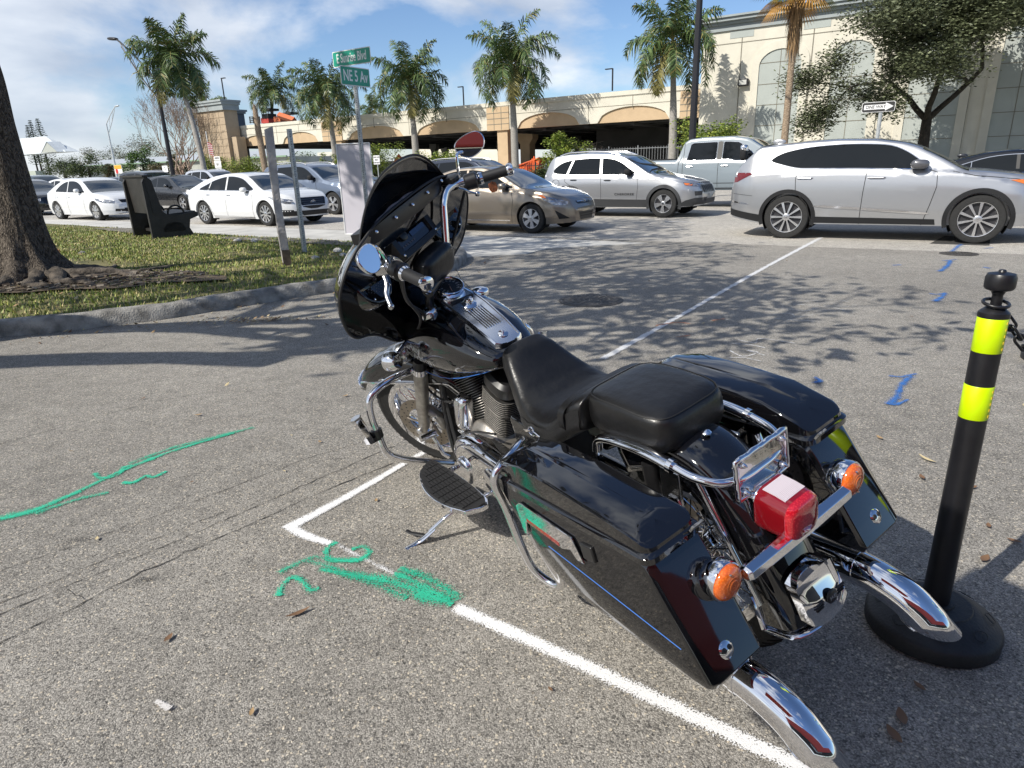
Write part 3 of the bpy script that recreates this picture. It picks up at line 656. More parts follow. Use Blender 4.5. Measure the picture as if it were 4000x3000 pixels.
mb.add([W(g0, 73, ze), W(g1, 73, ze), W(gm, 73, gz1), W(g0, 75.5, ze), W(g1, 75.5, ze), W(gm, 75.8, gz1)], [(0, 2, 5, 3), (1, 4, 5, 2)])
def ribs(M):
    return M
lp(mb.build('roof', mat('white_metal_roof', (.58, .62, .64), .45, metal=.2, nz=.08, nzs=1), smooth=0), wr)
mb = MB().add([W(g0+.2, 73.1, ze), W(g1-.2, 73.1, ze), W(gm, 73.1, gz1-.25)], [(0, 1, 2)]); lp(mb.build('gable', mat('gable_grey', (.36, .38, .35), .9), smooth=0), wr)
lb = empty('long_low_building', W(-85, 84, 0), label='long low grey roofed building behind the left trees', cat='building')
s0 = ST(330, 605, 84)[0]; s1 = ST(1130, 612, 84)[0]; zt_, zb_ = ST(700, 604, 84)[1], ST(700, 628, 84)[1]
mb = MB(); mb.add([W(s0, 83.4, zb_), W(s1, 83.4, zb_), W(s1, 88, zt_), W(s0, 88, zt_)], [(0, 1, 2, 3)]); lp(mb.build('roof', mat('grey_roof', (.40, .43, .46), .5, metal=.2), smooth=0), lb)
mb = MB(); WB(mb, s0, s1, 84, 94, 0, zb_-.2); lp(mb.build('wall', mat('low_wall', (.33, .34, .30), .9, nz=.2, nzs=.3), smooth=0), lb)
mb = MB(); WB(mb, s0, s1, 83.3, 83.5, zb_-.25, zb_); lp(mb.build('fascia', mat('green_fascia', (.20, .30, .20), .8), smooth=0), lb)
# shop seen through the deck, with its blue sign
sh = empty('paint_shop', W(-60, 112, 0), label='cream shop with blue sign seen through the open deck', cat='shop')
s0, z0_ = ST(1240, 660, 100); s1 = ST(1580, 660, 100)[0]
mb = MB(); WB(mb, s0-2, s1, 133, 140, 0, 6.2); lp(mb.build('wall', mat('shop_wall', (.60, .56, .46), .9, nz=.1, nzs=.5), smooth=0), sh)
sh2 = empty('construction_hoarding', AT(1500, 690, 56), label='pale board fence with an orange diamond under the deck', cat='fence')
def board(px0, py0, px1, py1, t, m, name, r, th=.06, dt=0):
    s0, z1 = ST(px0, py0, t); s1, z0 = ST(px1, py1, t); z0 = max(z0, .07)
    mb = MB(); WB(mb, s0, s1, t-th/2, t+th/2, z0, z1); return lp(mb.build(name, m, smooth=0), r)
board(1450, 632, 1620, 668, 57, mat('white_board', (.46, .45, .42), .8), 'upper_board', sh2)
board(1540, 614, 1612, 646, 56.6, mat('sign_white', (.62, .62, .60), .6), 'sign_board', sh2)
Msb = mat('sign_blue', (.03, .12, .36), .5)
board(1562, 618, 1605, 626, 56.3, Msb, 'blue_band', sh2)
lp(text('lettering', 'Sherwin-Williams', .30, mat('letter_white', (.75, .75, .75), .5), AT(1584, 622, 56.24), SU, (0, 0, 1), extrude=.004), sh2)
mb = MB(); c = AT(1560, 640, 56.2); h = 1.05
mb.prism([(-h, 0), (0, -h), (h, 0), (0, h)], c, SU, (0, 0, 1), -.03); lp(mb.build('diamond', mat('safety_orange', (.70, .16, .03), .6), smooth=0), sh2)
sh3 = empty('blue_shop_sign', AT(1280, 615, 95), label='blue shop sign seen under the left of the deck', cat='sign')
board(1240, 596, 1326, 660, 95.5, mat('shop_wall2', (.62, .60, .52), .9), 'wall', sh3); board(1254, 612, 1294, 622, 95, Msb, 'band', sh3)
lp(text('lettering', 'SHERWIN', .62, mat('letter_white', (.75, .75, .75), .5), AT(1274, 617, 94.8), SU, (0, 0, 1), extrude=.004), sh3)
# ---- fences
def picket(px0, px1, t, z1, step, label, name='picket_fence', rails=(.25, 1.15), m=M_pole):
    s0, s1 = ST(px0, 640, t)[0], ST(px1, 640, t)[0]; e = empty(name, W(s0, t, .06), label=label, cat='fence')
    q = lambda o: lp(o, e); mb = MB(); s = s0
    while s < s1: WB(mb, s-.014, s+.014, t-.014, t+.014, .1, z1); s += step
    q(mb.build('pickets', m, smooth=0)); mb = MB()
    for z in rails: WB(mb, s0, s1, t-.022, t+.022, z, z+.05)
    q(mb.build('rail', m, smooth=0)); s = s0
    while s < s1:
        mb = MB(); WB(mb, s-.04, s+.04, t-.04, t+.04, .06, z1+.1); q(mb.build('post', m, smooth=0)); s += 2.4
    return e
picket(1985, 2260, 44.0, 1.50, .13, 'black steel picket fence in front of the orange dumpster', rails=(.3, 1.3))
picket(2270, 2700, 49.5, 2.45, .22, 'tall thin mesh fence across the dark deck opening', 'mesh_fence', rails=(.3, 2.3), m=mat('galvanised_mesh', (.22, .23, .24), .5, metal=.5))
# ---- dumpster and plant on the roof
dm = empty('dumpster', AT(2075, 665, 46), label='bright orange open skip behind the black picket fence', cat='dumpster')
s0, s1 = ST(2022, 640, 46)[0], ST(2110, 640, 46)[0]; z1 = ST(2080, 617, 46)[1]
mb = MB(); P = [(s0+.9, .1), (s1-.5, .1), (s1, z1), (s0, z1-.55), (s0, 1.1)]
mb.prism(P[::-1], W(0, 46, 0), SU, (0, 0, 1), -2.2); Mo = mat('orange_steel', (.62, .10, .02), .5, nz=.2, nzs=2)
lp(mb.build('body', Mo, smooth=0), dm)
mb = MB()
for k in range(5): s = s0+.9+(s1-s0-1.4)*k/4; WB(mb, s-.05, s+.05, 45.9, 46, .15, 1.4+.15*k)
mb.tube([W(s0, 45.95, z1-.55), W(s1, 45.95, z1)], .06, 8); lp(mb.build('rib', Mo, smooth=0), dm)
lift = empty('roof_lift', AT(1000, 470, 54), label='red and black lift machine parked on the deck roof', cat='machine')
Mb = mat('machine_black', (.02, .02, .02), .6); Mr = mat('machine_red', (.45, .05, .04), .5); Mor = mat('machine_orange', (.55, .14, .05), .5)
def bb(px0, py0, px1, py1, t, m, nm, r, d=.8):
    s0, z1 = ST(px0, py0, t); s1, z0 = ST(px1, py1, t); mb = MB(); WB(mb, s0, s1, t, t+d, z0, z1); return lp(mb.build(nm, m, smooth=0), r)
bb(1018, 462, 1050, 480, 54, Mr, 'body', lift, 1.5); bb(1021, 446, 1048, 463, 54, Mb, 'cab', lift, 1.2); bb(1016, 426, 1052, 431, 54, Mb, 'canopy', lift, 1.4)
for x in (1019, 1047): bb(x, 430, x+3, 450, 54, Mb, 'post', lift, .1)
for x0, x1 in ((974, 989), (1002, 1014)):
    lr = empty('roof_ladder', AT((x0+x1)/2, 470, 54), label='', cat='ladder')
    lr['label'] = 'black %s ladder frame standing on the deck roof parapet' % ('left' if x0 < 980 else 'right')
    for x in (x0, x1-2): bb(x, 455, x+2, 482, 54, Mb, 'rail', lr, .1)
    for y in (456, 463, 470, 477): bb(x0, y, x1, y+2, 54, Mb, 'rung', lr, .08)
br = empty('roof_boom', AT(1110, 460, 54), label='orange and black boom machine on the deck roof behind palms', cat='machine')
mb = MB(); a, b = AT(1090, 450, 54), AT(1150, 470, 54); mb.tube([a, b], .35, 4); lp(mb.build('boom', Mor, smooth=0), br)
bb(1068, 456, 1095, 474, 54, Mor, 'body', br, 1.2); bb(1103, 440, 1135, 445, 54, Mb, 'canopy', br, 1.2); bb(1106, 444, 1109, 460, 54, Mb, 'post', br, .1); bb(1130, 444, 1133, 462, 54, Mb, 'post', br, .1)
# ---- the red fronted trailer behind the photographer (it shows only in the mirror and the chrome)
tr = empty('vendor_trailer', (2.2, -4.3, 0), label='red topped black trailer standing behind the camera', cat='trailer')
MB().box((0, 0, 1.02), (10.4, 2.2, 1.0)).build('lower_body', mat('trailer_black', (.035, .035, .035), .5), tr, bevel=.04)
MB().box((0, 0, 2.35), (10.4, 2.2, 1.64)).build('upper_body', mat('trailer_red', (.52, .075, .06), .45), tr, bevel=.04)
for i in (-1, 1): MB().lathe([(.3, -.12), (.34, -.08), (.34, .08), (.3, .12)], (i*.6, 1.0, .34), (0, 1, 0), 20).build('wheel', mat('tyre', (.02, .02, .02), .85), tr)
text('lettering', 'WTF Job', .42, mat('letter_white', (.75, .75, .75), .5), (-1.45, 1.112, 1.22), (-1, 0, 0), (0, 0, 1), tr, extrude=.002)

# unseen red umbrella, added to cast the shade by the bollard foot
um = empty('added_umbrella', (-.74, -.46, 0), rz=R(-59), label='square red umbrella added behind the camera to shade the bollard foot', cat='umbrella')
MB().tube([(0, 0, 0), (0, 0, 2.62)], .02, 10).build('pole', mat('white_pole', (.7, .7, .7), .4), um)
MB().lathe([(.001, .0), (.24, .0), (.24, .05), (.05, .08), (.03, .16)], n=30).build('base', mat('trailer_black', (.035, .035, .035), .5), um)
mb = MB(); q = [(-.72, -.58), (.72, -.58), (.72, .58), (-.72, .58)]
mb.add([(x, y, 2.42) for x, y in q]+[(0, 0, 2.66)]+[(x, y, 2.36) for x, y in q], [(0, 1, 4), (1, 2, 4), (2, 3, 4), (3, 0, 4)]+[(i, 5+i, 5+(i+1) % 4, (i+1) % 4) for i in range(4)])
o = mb.build('canopy', mat('umbrella_red', (.50, .07, .06), .8), um, smooth=0); so = o.modifiers.new('s', 'SOLIDIFY'); so.thickness = .004
for x, y in q: MB().tube([(0, 0, 2.3), (x*.5, y*.5, 2.50), (x*.98, y*.98, 2.40)], .007, 6).build('rib', mat('white_pole', (.7, .7, .7), .4), um)
# ================================================================ trees and plants
M_bark = None
def bark_mat(name, a, b_, sc=6, st=1.0, zs=.18):
    M = bpy.data.materials.new(name); M.use_nodes = True; t = M.node_tree; N = t.nodes; b = N['Principled BSDF']; b.inputs['Roughness'].default_value = .95; b.inputs['Specular IOR Level'].default_value = .15
    tc = N.new('ShaderNodeTexCoord'); mp = N.new('ShaderNodeMapping'); mp.inputs['Scale'].default_value = (1, 1, zs); t.links.new(tc.outputs['Object'], mp.inputs[0])
    nz = N.new('ShaderNodeTexNoise'); nz.inputs['Scale'].default_value = sc*1.4; nz.inputs['Detail'].default_value = 6; t.links.new(mp.outputs[0], nz.inputs['Vector'])
    vm = N.new('ShaderNodeVectorMath'); vm.operation = 'MULTIPLY_ADD'; vm.inputs[1].default_value = (.12,)*3; t.links.new(nz.outputs['Color'], vm.inputs[0]); t.links.new(mp.outputs[0], vm.inputs[2])
    v = N.new('ShaderNodeTexVoronoi'); v.inputs['Scale'].default_value = sc*3.2; t.links.new(vm.outputs[0], v.inputs['Vector'])
    r = N.new('ShaderNodeValToRGB'); r.color_ramp.elements[0].position = .1; r.color_ramp.elements[1].position = .75; r.color_ramp.elements[0].color = (*a, 1); r.color_ramp.elements[1].color = (*b_, 1)
    t.links.new(v.outputs['Distance'], r.inputs[0]); t.links.new(r.outputs[0], b.inputs['Base Color'])
    bn = N.new('ShaderNodeBump'); bn.inputs['Strength'].default_value = st; bn.inputs['Distance'].default_value = .03; bn.invert = True; t.links.new(v.outputs['Distance'], bn.inputs['Height']); t.links.new(bn.outputs[0], b.inputs['Normal'])
    return M
M_oak = bark_mat('oak_bark', (.23, .195, .16), (.06, .05, .042), 13, 1.0, .42)
M_oak2 = mat('dark_bark', (.035, .028, .022), .95, nz=.4, nzs=5, bump=1, bs=14)
def leafm(n, c, r=.5): return mat(n, c, r, spec=.35)
# ---- big leaning oak at the left edge with its roots
def up(px, py, P0):   # point above P0 seen at pixel, on the plane through P0 facing the camera
    d = ray(px, py); k = P0.y/d.y; return CO+d*k
B0 = G(150, 1095, .13)
oak = empty('leaning_oak', B0, label='large rough barked tree leaning at the left edge of the lawn', cat='tree')
path = [(140, 1112, 180), (128, 1050, 120), (112, 1000, 94), (92, 930, 84), (58, 800, 78), (20, 650, 70), (-20, 480, 64), (-58, 300, 60), (-105, 150, 56), (-165, 0, 54), (-225, -150, 52), (-290, -320, 50)]
pts = []; rad = []
for x, y, r in path:
    P = up(x, y, B0); pts.append(P-B0); rad.append(r*(P.y*FW.y+ (P.z-CAM_H)*FW.z)/F_PX)
PT = cat([(*p,) for p in pts], 6); RD = list(np.interp(np.linspace(0, len(pts)-1, len(PT)), range(len(pts)), rad))
mb = MB(); n = 48; rs = random.Random(1)
rings = []
for i, (p, r) in enumerate(zip(PT, RD)):
    ring = []
    low = max(0, 1-p.z/.75)
    for k in range(n):
        a = 2*math.pi*k/n; q = r*(1+.05*math.sin(3*a+p.z)+.03*math.sin(7*a+2*p.z)+low*.38*(math.sin(4*a+1)**2-.35)+.018*math.sin(17*a+p.z*3)+.015*math.sin(29*a-p.z*2))
        ring.append((p.x+q*math.cos(a), p.y+q*math.sin(a), p.z))
    rings.append(ring)
mb.loft(rings); mb.build('trunk', M_oak, oak, smooth=80)
mb = MB()
for a, l, r, w_ in ((-8, 1.9, .10, .3), (-30, 1.5, .11, -.4), (12, 1.6, .09, .5), (-62, 1.15, .10, .4), (-95, 1.0, .09, -.3), (-130, .9, .09, .3), (160, .9, .09, .2), (50, 1.0, .08, .3), (-18, 1.1, .08, .6), (-45, .9, .08, .5)):
    A = R(a); P = []
    for i in range(9):
        k = i/8; q = .30+l*k; aa = A+w_*k*.5+.12*math.sin(k*9+a); P.append((q*math.cos(aa), q*math.sin(aa), .03+.09*(1-k)**1.5+.02*math.sin(k*11+a)-.03*k))
    mb.tube(cat(P, 3), [r*(1-.8*i/24)+.008 for i in range(25)], 9, flat=.7)
mb.fn(lambda v: v+Vector((0, 0, .012*math.sin(v.x*31)*math.sin(v.y*27)))); mb.build('root', mat('root_bark', (.085, .07, .055), .95, nz=.6, nzs=9, bump=1, bs=40), oak, smooth=70)
blob_sheet('bare_earth', (B0.x+.85, B0.y-.25), 1.75, .85, R(-12), .166, M_soil, 7, kind='structure')
heap('bark_litter', (B0.x+.7, B0.y-.35, .175), (1.7, .8), .035, 700, [mat('litter_dark', (.07, .05, .035), .9), mat('litter_grey', (.22, .19, .15), .9)], 'dark bark chips and twigs over the bare earth round the roots', 'litter', 9, (.012, .04))
class Leaves:
    def __init__(s, seed): s.mb = MB(); s.r = random.Random(seed)
    def put(s, p, sz, mi=0, up_=.3):
        r = s.r; a = r.uniform(0, 6.28); e = r.gauss(0, .75)
        u = Vector((math.cos(a), math.sin(a), r.uniform(-.5, .5))).normalized(); v = Vector((-math.sin(a)*math.cos(e), math.cos(a)*math.cos(e), math.sin(e)))
        s.mb.cur = mi; z = sz*r.uniform(.6, 1.2)
        s.mb.add([p-u*z, p+v*z*.42, p+u*z, p-v*z*.42], [(0, 1, 2, 3)])
    def clump(s, c, rad, n, sz, nm=3, fl=.75):
        r = s.r
        for _ in range(n):
            d = Vector((r.gauss(0, 1), r.gauss(0, 1), r.gauss(0, 1))).normalized()*rad*r.random()**.45; d.z *= fl
            s.put(c+d, sz, r.choices(range(nm), [6, 3, 2][:nm])[0])
def grow(P, D, L_, r0, depth, rs, tubes, tips, spread=.7, upb=.15, nseg=4, kids=(2, 3)):
    pts = [P]; d = D.normalized()
    for i in range(nseg):
        d = (d+Vector((rs.gauss(0, .16), rs.gauss(0, .16), rs.gauss(0, .12)+upb*.3))).normalized(); pts.append(pts[-1]+d*L_/nseg)
    tubes.append((pts, [r0*(1-.45*i/nseg) for i in range(nseg+1)]))
    if depth <= 3: tips += pts[2:]
    if depth == 0: return
    for _ in range(rs.randint(*kids)):
        q = Vector((rs.gauss(0, 1), rs.gauss(0, 1), rs.gauss(0, .6))).normalized(); nd_ = (d+q*spread+Vector((0, 0, upb))).normalized()
        k = rs.choice((nseg, nseg, nseg-1)); grow(pts[k], nd_, L_*rs.uniform(.62, .82), r0*.54, depth-1, rs, tubes, tips, spread, upb, nseg, kids)
def broadleaf(name, base, H, label, mats, seed, trunk=(.25, 2.2), L0=2.6, depth=4, leaf=.10, nl=14, cl=.55, spread=.75, upb=.12, bm_=None, lean=(0, 0), cat_='tree', nst=1, group=None, scale=(1, 1, 1), kids=(2, 3), nm=3, bias=(0, 0), skip=None):
    rs = random.Random(seed); e = empty(name, base, label=label, cat=cat_, group=group); tubes = []; tips = []
    T = Vector((lean[0], lean[1], 1)).normalized()
    for k in range(nst):
        off = Vector((rs.uniform(-.15, .15), rs.uniform(-.15, .15), 0))*(nst > 1)
        top = off+T*trunk[1]+(Vector((rs.gauss(0, .35), rs.gauss(0, .35), 0)) if nst > 1 else Vector((0, 0, 0)))
        tubes.append(([off, off.lerp(top, .5)+Vector((.04, .03, 0)), top], [trunk[0]*1.25, trunk[0], trunk[0]*.85]))
        for q in range(3 if nst == 1 else 2):
            a = 6.28*q/3+rs.uniform(-.5, .5); grow(top, Vector((math.cos(a)*.6+bias[0], math.sin(a)*.6+bias[1], 1)), L0, trunk[0]*.62, depth-1, rs, tubes, tips, spread, upb, kids=kids)
    mb = MB()
    S = Vector(scale); zmax = max(t.z for t in tips); f = H/zmax
    for i, (p, r) in enumerate(tubes):
        if i > 3 and skip and any(skip(Vector((q.x*S.x*f+base[0], q.y*S.y*f+base[1], q.z*f+base[2]))) for q in p): continue
        mb.tube(p, [max(x, .008) for x in r], 7 if r[0] > .08 else 4, caps=False)
    mb.fn(lambda v: Vector((v.x*S.x*f, v.y*S.y*f, v.z*f))); mb.build('trunk', bm_ or M_oak2, e, smooth=80, weld=False)
    lv = Leaves(seed+5)
    for t in tips:
        if skip and skip(Vector((t.x*S.x*f+base[0], t.y*S.y*f+base[1], t.z*f+base[2]))): continue
        lv.clump(Vector((t.x*S.x*f, t.y*S.y*f, t.z*f)), cl*rs.uniform(.6, 1.2), int(nl*rs.uniform(.5, 1.3)), leaf, nm)
    lv.mb.build('crown', mats, e, smooth=0, weld=False); return e
G_oak = [leafm('oakleaf_a', (.085, .10, .05)), leafm('oakleaf_b', (.16, .18, .10)), leafm('oakleaf_c', (.045, .055, .028))]
G_bright = [leafm('shrub_a', (.15, .21, .03)), leafm('shrub_b', (.26, .30, .05)), leafm('shrub_c', (.07, .11, .02))]
G_mid = [leafm('mid_a', (.06, .085, .028)), leafm('mid_b', (.09, .12, .04)), leafm('mid_c', (.035, .05, .02))]
G_brown = [leafm('brown_a', (.10, .085, .035)), leafm('brown_b', (.07, .075, .03)), leafm('brown_c', (.13, .085, .035))]
# crowns overhead, above the frame, whose shade falls on the asphalt
def hidecl(p):
    q = p-CO; z_ = q.dot(FW)
    if z_ > .3 and abs(q.dot(RT)/z_) < 1.1 and q.dot(UP)/z_ < .95: return True
    g = p+Vector((math.cos(SUN_AZ), math.sin(SUN_AZ), 0))*((p.z-2.6)/math.tan(SUN_EL))
    if abs(g.x+3.2) < 1.6 and abs(g.y-13.9) < 1.8: return True
    g = p+Vector((math.cos(SUN_AZ), math.sin(SUN_AZ), 0))*(p.z/math.tan(SUN_EL))
    return g.y < 4.7+.16*max(0, -g.x) and g.x > -6.5
def canopy(name, base, label, seed, H=8, sc=1.0, nl=5, bias=(0, 0)):
    return broadleaf(name, base, H, label, G_oak, seed, trunk=(.30, 2.6), L0=2.6, depth=5, leaf=.13, nl=nl, cl=.65, spread=1.0, upb=.04, scale=(sc, sc, 1), skip=hidecl, bias=bias)
tb = MB()
# the leaning oak's own crown
rs = random.Random(21); tubes = []; tips = []; top = Vector(PT[-1])
for q in range(5):
    a = 6.28*q/5+.3; grow(top+Vector((0, 0, -.3)), Vector((math.cos(a)*.8-.5, math.sin(a)*.8, 1.2)), 2.6, .2, 3, rs, tubes, tips, 1.0, .1)
mb = MB()
for p, r in tubes: mb.tube(p, [max(x, .012) for x in r], 6, caps=False)
mb.build('limb', M_oak2, oak, smooth=80, weld=False); lv = Leaves(22)
for t in tips:
    q = t+B0-CO; z_ = q.dot(FW)
    if z_ > .5 and abs(q.dot(RT)/z_) < .95 and q.dot(UP)/z_ < .75: continue
    lv.clump(t, .7, 12, .12)
lv.mb.build('crown', G_oak, oak, smooth=0, weld=False)
canopy('street_oak', (-7.0, 4.8, .15), 'oak left of the frame whose dappled shade falls across the kerb and asphalt', 31, 7.6, 1.0, 5, (.7, -.2))
canopy('street_oak', (-8.6, 3.2, .15), 'wide oak further left whose shade reaches the side street', 35, 9.0, 1.2, 6, (1.5, -.25))
# ---- oak in front of the store
TO = 40.5
def gbase(px, t, z=.09): s = ST(px, 600, t)[0]; return W(s, t, z)
e = broadleaf('store_oak', gbase(3600, 42.5), 10.0, 'spreading grey green oak in front of the store wall, right of the one way sign', G_oak, 77, trunk=(.26, 3.0), L0=3.0, depth=5, leaf=.10, nl=165, cl=1.15, spread=1.05, upb=.05, scale=(1.12, 1.12, 1), kids=(2, 3))
e = broadleaf('store_oak', gbase(4180, 43), 11.0, 'grey green oak cut off by the right edge behind the dark car', G_oak, 83, trunk=(.21, 2.3), L0=2.6, depth=5, leaf=.11, nl=60, cl=1.0, spread=.9, upb=.05, scale=(1, 1, 1))
# ---- shrubs
def shrub(px, t, H, wid, label, seed, mats=G_bright, n=2600, leaf=.09, bare=False, group=None):
    base = gbase(px, t); rs = random.Random(seed); e = empty('shrub', base, label=label, cat='shrub', group=group); mb = MB(); lv = Leaves(seed)
    for k in range(14 if not bare else 34):
        a = rs.uniform(0, 6.28); q = wid*rs.uniform(.2, 1); P = [Vector((rs.uniform(-.3, .3), rs.uniform(-.3, .3), 0))]
        P.append(Vector((q*.5*math.cos(a), q*.5*math.sin(a), H*.5))); P.append(Vector((q*math.cos(a), q*math.sin(a)*.7, H*rs.uniform(.55, 1.02))))
        mb.tube(cat(P, 3), [.03]*3+[.018]*3+[.008], 4, caps=False)
        if bare and k > 10:
            for _ in range(7):
                t_ = P[2].lerp(P[1], rs.random()); mb.tube([t_, t_+Vector((rs.gauss(0, .35), rs.gauss(0, .3), rs.uniform(.1, .5)))], .009, 3, caps=False)
            continue
        lv.clump(P[2], wid*.33, n//22, leaf); lv.clump((P[1]+P[2])/2, wid*.38, n//26, leaf)
        lv.clump(P[1]*.9, wid*.45, n//30, leaf)
    mb.build('stem', M_oak2, e, smooth=0, weld=False); lv.mb.build('foliage', mats, e, smooth=0, weld=False); return e
shrub(2730, 36, 3.1, 2.1, 'large yellow green shrub behind the grey pickup cab', 3, n=4200)
shrub(2880, 38, 2.6, 1.9, 'yellow green shrub at the foot of the store wall behind the pickup roof', 4, n=3600)
shrub(2200, 39, 2.9, 1.6, 'yellow green shrub in front of the deck behind the silver hatchback, leafy side', 5, n=3000)
shrub(2310, 39, 2.6, 1.3, 'half bare twiggy shrub beside the leafy one in front of the dark deck', 6, n=500, bare=True)
shrub(1735, 39, 2.5, 1.9, 'yellow shrub in front of the deck column behind the right mirror', 7, n=3400)
shrub(1470, 41, 3.0, 2.0, 'yellow green shrub right of the white sign board', 8, n=3400)
shrub(1290, 42, 2.6, .9, 'narrow yellow shrub at the left of the white sign board', 9, n=1600)
shrub(835, 44, 2.9, 1.9, 'bright green shrub by the small flag pole', 10, n=3800)
shrub(960, 44, 2.6, 2.4, 'yellow green shrub left of the bare palm trunk', 11, n=3600)
shrub(1100, 46, 2.3, 2.2, 'low green shrub behind the perforated metal post', 12, n=2400)
shrub(2130, 42, 1.0, 1.6, 'low clipped hedge bush right of the orange dumpster', 13, mats=G_mid, n=1500)
# bare crape myrtle at the left of the tower
e = broadleaf('bare_tree', gbase(700, 44), 10.3, 'leafless many stemmed tree in front of the tan tower', [mat('seed_brown', (.16, .11, .08), .9)], 41, trunk=(.10, 1.6), L0=2.4, depth=5, leaf=.05, nl=2, cl=.35, spread=.55, upb=.30, bm_=mat('myrtle_bark', (.27, .20, .155), .8, nz=.25, nzs=4), nst=7, kids=(2, 4), scale=(1.15, 1.15, 1), nm=1)
# ---- distant trees
def mass(px, t, H, wd, label, seed, mats, n=2600, leaf=.22):
    base = gbase(px, t, 0); rs = random.Random(seed); e = empty('distant_tree', base, label=label, cat='tree')
    MB().tube([(0, 0, 0), (.2, 0, H*.5)], [.3, .15], 6).build('trunk', M_oak2, e); lv = Leaves(seed)
    k = 16
    for i in range(k):
        a = rs.uniform(0, 6.28); q = wd*math.sqrt(rs.random()); c = Vector((q*math.cos(a), q*math.sin(a)*.6, H*rs.uniform(.35, .9)*(1-.35*(q/wd)**2)))
        lv.clump(c, wd*.30, n//k, leaf, 3, .8)
    lv.mb.build('crown', mats, e, smooth=0, weld=False); return e
mass(235, 62, 5.6, 4.4, 'dark green bushy tree below the white metal roof', 51, G_mid); mass(330, 64, 6.2, 4.0, 'green bushy tree right of the white metal roof', 52, G_mid)
mass(545, 62, 6.6, 3.2, 'green tree right of the pale street lamp in front of the low building', 53, [leafm('g2a', (.07, .13, .03)), leafm('g2b', (.10, .16, .04)), leafm('g2c', (.04, .07, .02))])
mass(640, 60, 4.8, 3.0, 'low dark tree under the dark lamp post', 54, G_brown); mass(425, 70, 4.6, 2.6, 'small dark tree left of the pale street lamp', 55, G_brown)
mass(300, 110, 11.0, 8, 'distant dark tree over the low roof, leftmost of the row', 56, G_mid); mass(400, 112, 11.0, 8, 'distant tree over the low roof, second from the left', 57, G_brown)
mass(455, 115, 12.3, 8, 'distant rounded green tree over the low roof behind the pale lamp', 58, G_mid); mass(560, 105, 13.5, 8.5, 'distant rusty brown and green tree, highest behind the low building', 59, G_brown, 3600)
mass(640, 108, 11.0, 8, 'distant brown tree left of the bare tree', 60, G_brown); mass(720, 112, 11.0, 8, 'distant dark tree behind the bare tree', 61, G_brown)
mass(230, 116, 9.5, 7, 'distant tree just right of the white metal roof', 62, G_mid)
for i, (px, t, w_) in enumerate(((960, 122, 8), (1060, 126, 8), (1130, 120, 7), (1200, 124, 7))): mass(px, t, 6.5, w_, 'green tree seen under the left end of the deck, %s' % ('leftmost', 'second from left', 'third from left', 'rightmost')[i], 70+i, G_mid, 1600, .3)
def pine(px, t, py_top, label, seed, wd=1.7):
    s, z1 = ST(px, py_top, t); e = empty('norfolk_pine', W(s, t, 0), label=label, cat='tree'); rs = random.Random(seed); mb = MB().tube([(0, 0, 0), (0, 0, z1)], [.3, .04], 6); lv = Leaves(seed)
    for i in range(26):
        k = i/25; z = z1*(.35+.65*k)
        for j in range(6):
            a = 6.28*j/6+rs.uniform(-.3, .3); L_ = wd*(1.05-k)**.8+.15
            for q in range(9): lv.put(Vector((math.cos(a)*L_*q/8, math.sin(a)*L_*q/8, z+.25*L_*(q/8)**2)), .28)
    mb.build('trunk', M_oak2, e); lv.mb.build('crown', [leafm('pine_a', (.05, .075, .045)), leafm('pine_b', (.065, .09, .05)), leafm('pine_c', (.03, .05, .03))], e, smooth=0, weld=False)
pine(105, 92, 492, 'dark pine above the white roof, leftmost and lowest', 1, 1.6); pine(116, 92, 472, 'dark pine above the white roof, the middle one', 2, 1.5); pine(145, 90, 466, 'dark conifer above the white roof, the tallest right hand one', 3, 2.3)
# ---- palms
M_ptrunk = bark_mat('palm_trunk', (.22, .205, .185), (.36, .34, .31), 4, .3, 3.0)
M_pt2 = bark_mat('palm_trunk_brown', (.16, .115, .08), (.36, .28, .20), 5, .8, 2.0)
M_shaft = mat('crownshaft', (.16, .20, .055), .5, nz=.2, nzs=3)
G_palm = [leafm('palm_a', (.06, .10, .035), .4), leafm('palm_b', (.11, .16, .055), .4), leafm('palm_c', (.20, .18, .06), .5)]
def frond(mb, P, az, el, L_, droop, rs, dry=False, wl=.55, den=64, plum=.55):
    d = Vector((math.cos(az)*math.cos(el), math.sin(az)*math.cos(el), math.sin(el))); pts = [P]; n = 12
    hd = Vector((math.cos(az), math.sin(az), 0)); e = el
    for i in range(n):
        e -= droop/n*(.25+1.5*i/n); d = hd*math.cos(e)+Vector((0, 0, math.sin(e))); pts.append(pts[-1]+d*L_/n)
    mb.cur = 2; mb.tube(pts, [.03*(1-.85*i/n)+.004 for i in range(n+1)], 3, caps=False)
    side = Vector((-math.sin(az), math.cos(az), 0))
    for i in range(den):
        k = .10+.90*i/den; x = k*n; j = min(int(x), n-1); p = pts[j].lerp(pts[j+1], x-j); t = (pts[j+1]-pts[j]).normalized()
        up_ = side.cross(t).normalized(); up_ = up_ if up_.z > 0 else -up_
        for s in (-1, 1):
            l = 1.55*wl*(math.sin(math.pi*min(1, .18+k*.80))**.6)*rs.uniform(.75, 1.15); a = rs.gauss(0, plum)
            q = (side*s*math.cos(a)+up_*math.sin(a)+t*.62).normalized(); w_ = t.cross(q).normalized()*.0 + t*.042
            m1 = p+q*l*.55; m2 = p+q*l+Vector((0, 0, -l*rs.uniform(.3, .75)))
            m1 = m1+Vector((0, 0, -l*.06)); mb.cur = 2 if (dry or rs.random() < .10) else (1 if rs.random() < .45 else 0)
            mb.add([p-w_*.6, p+w_*.6, m1+w_, m1-w_, m2], [(0, 1, 2, 3), (3, 2, 4)])
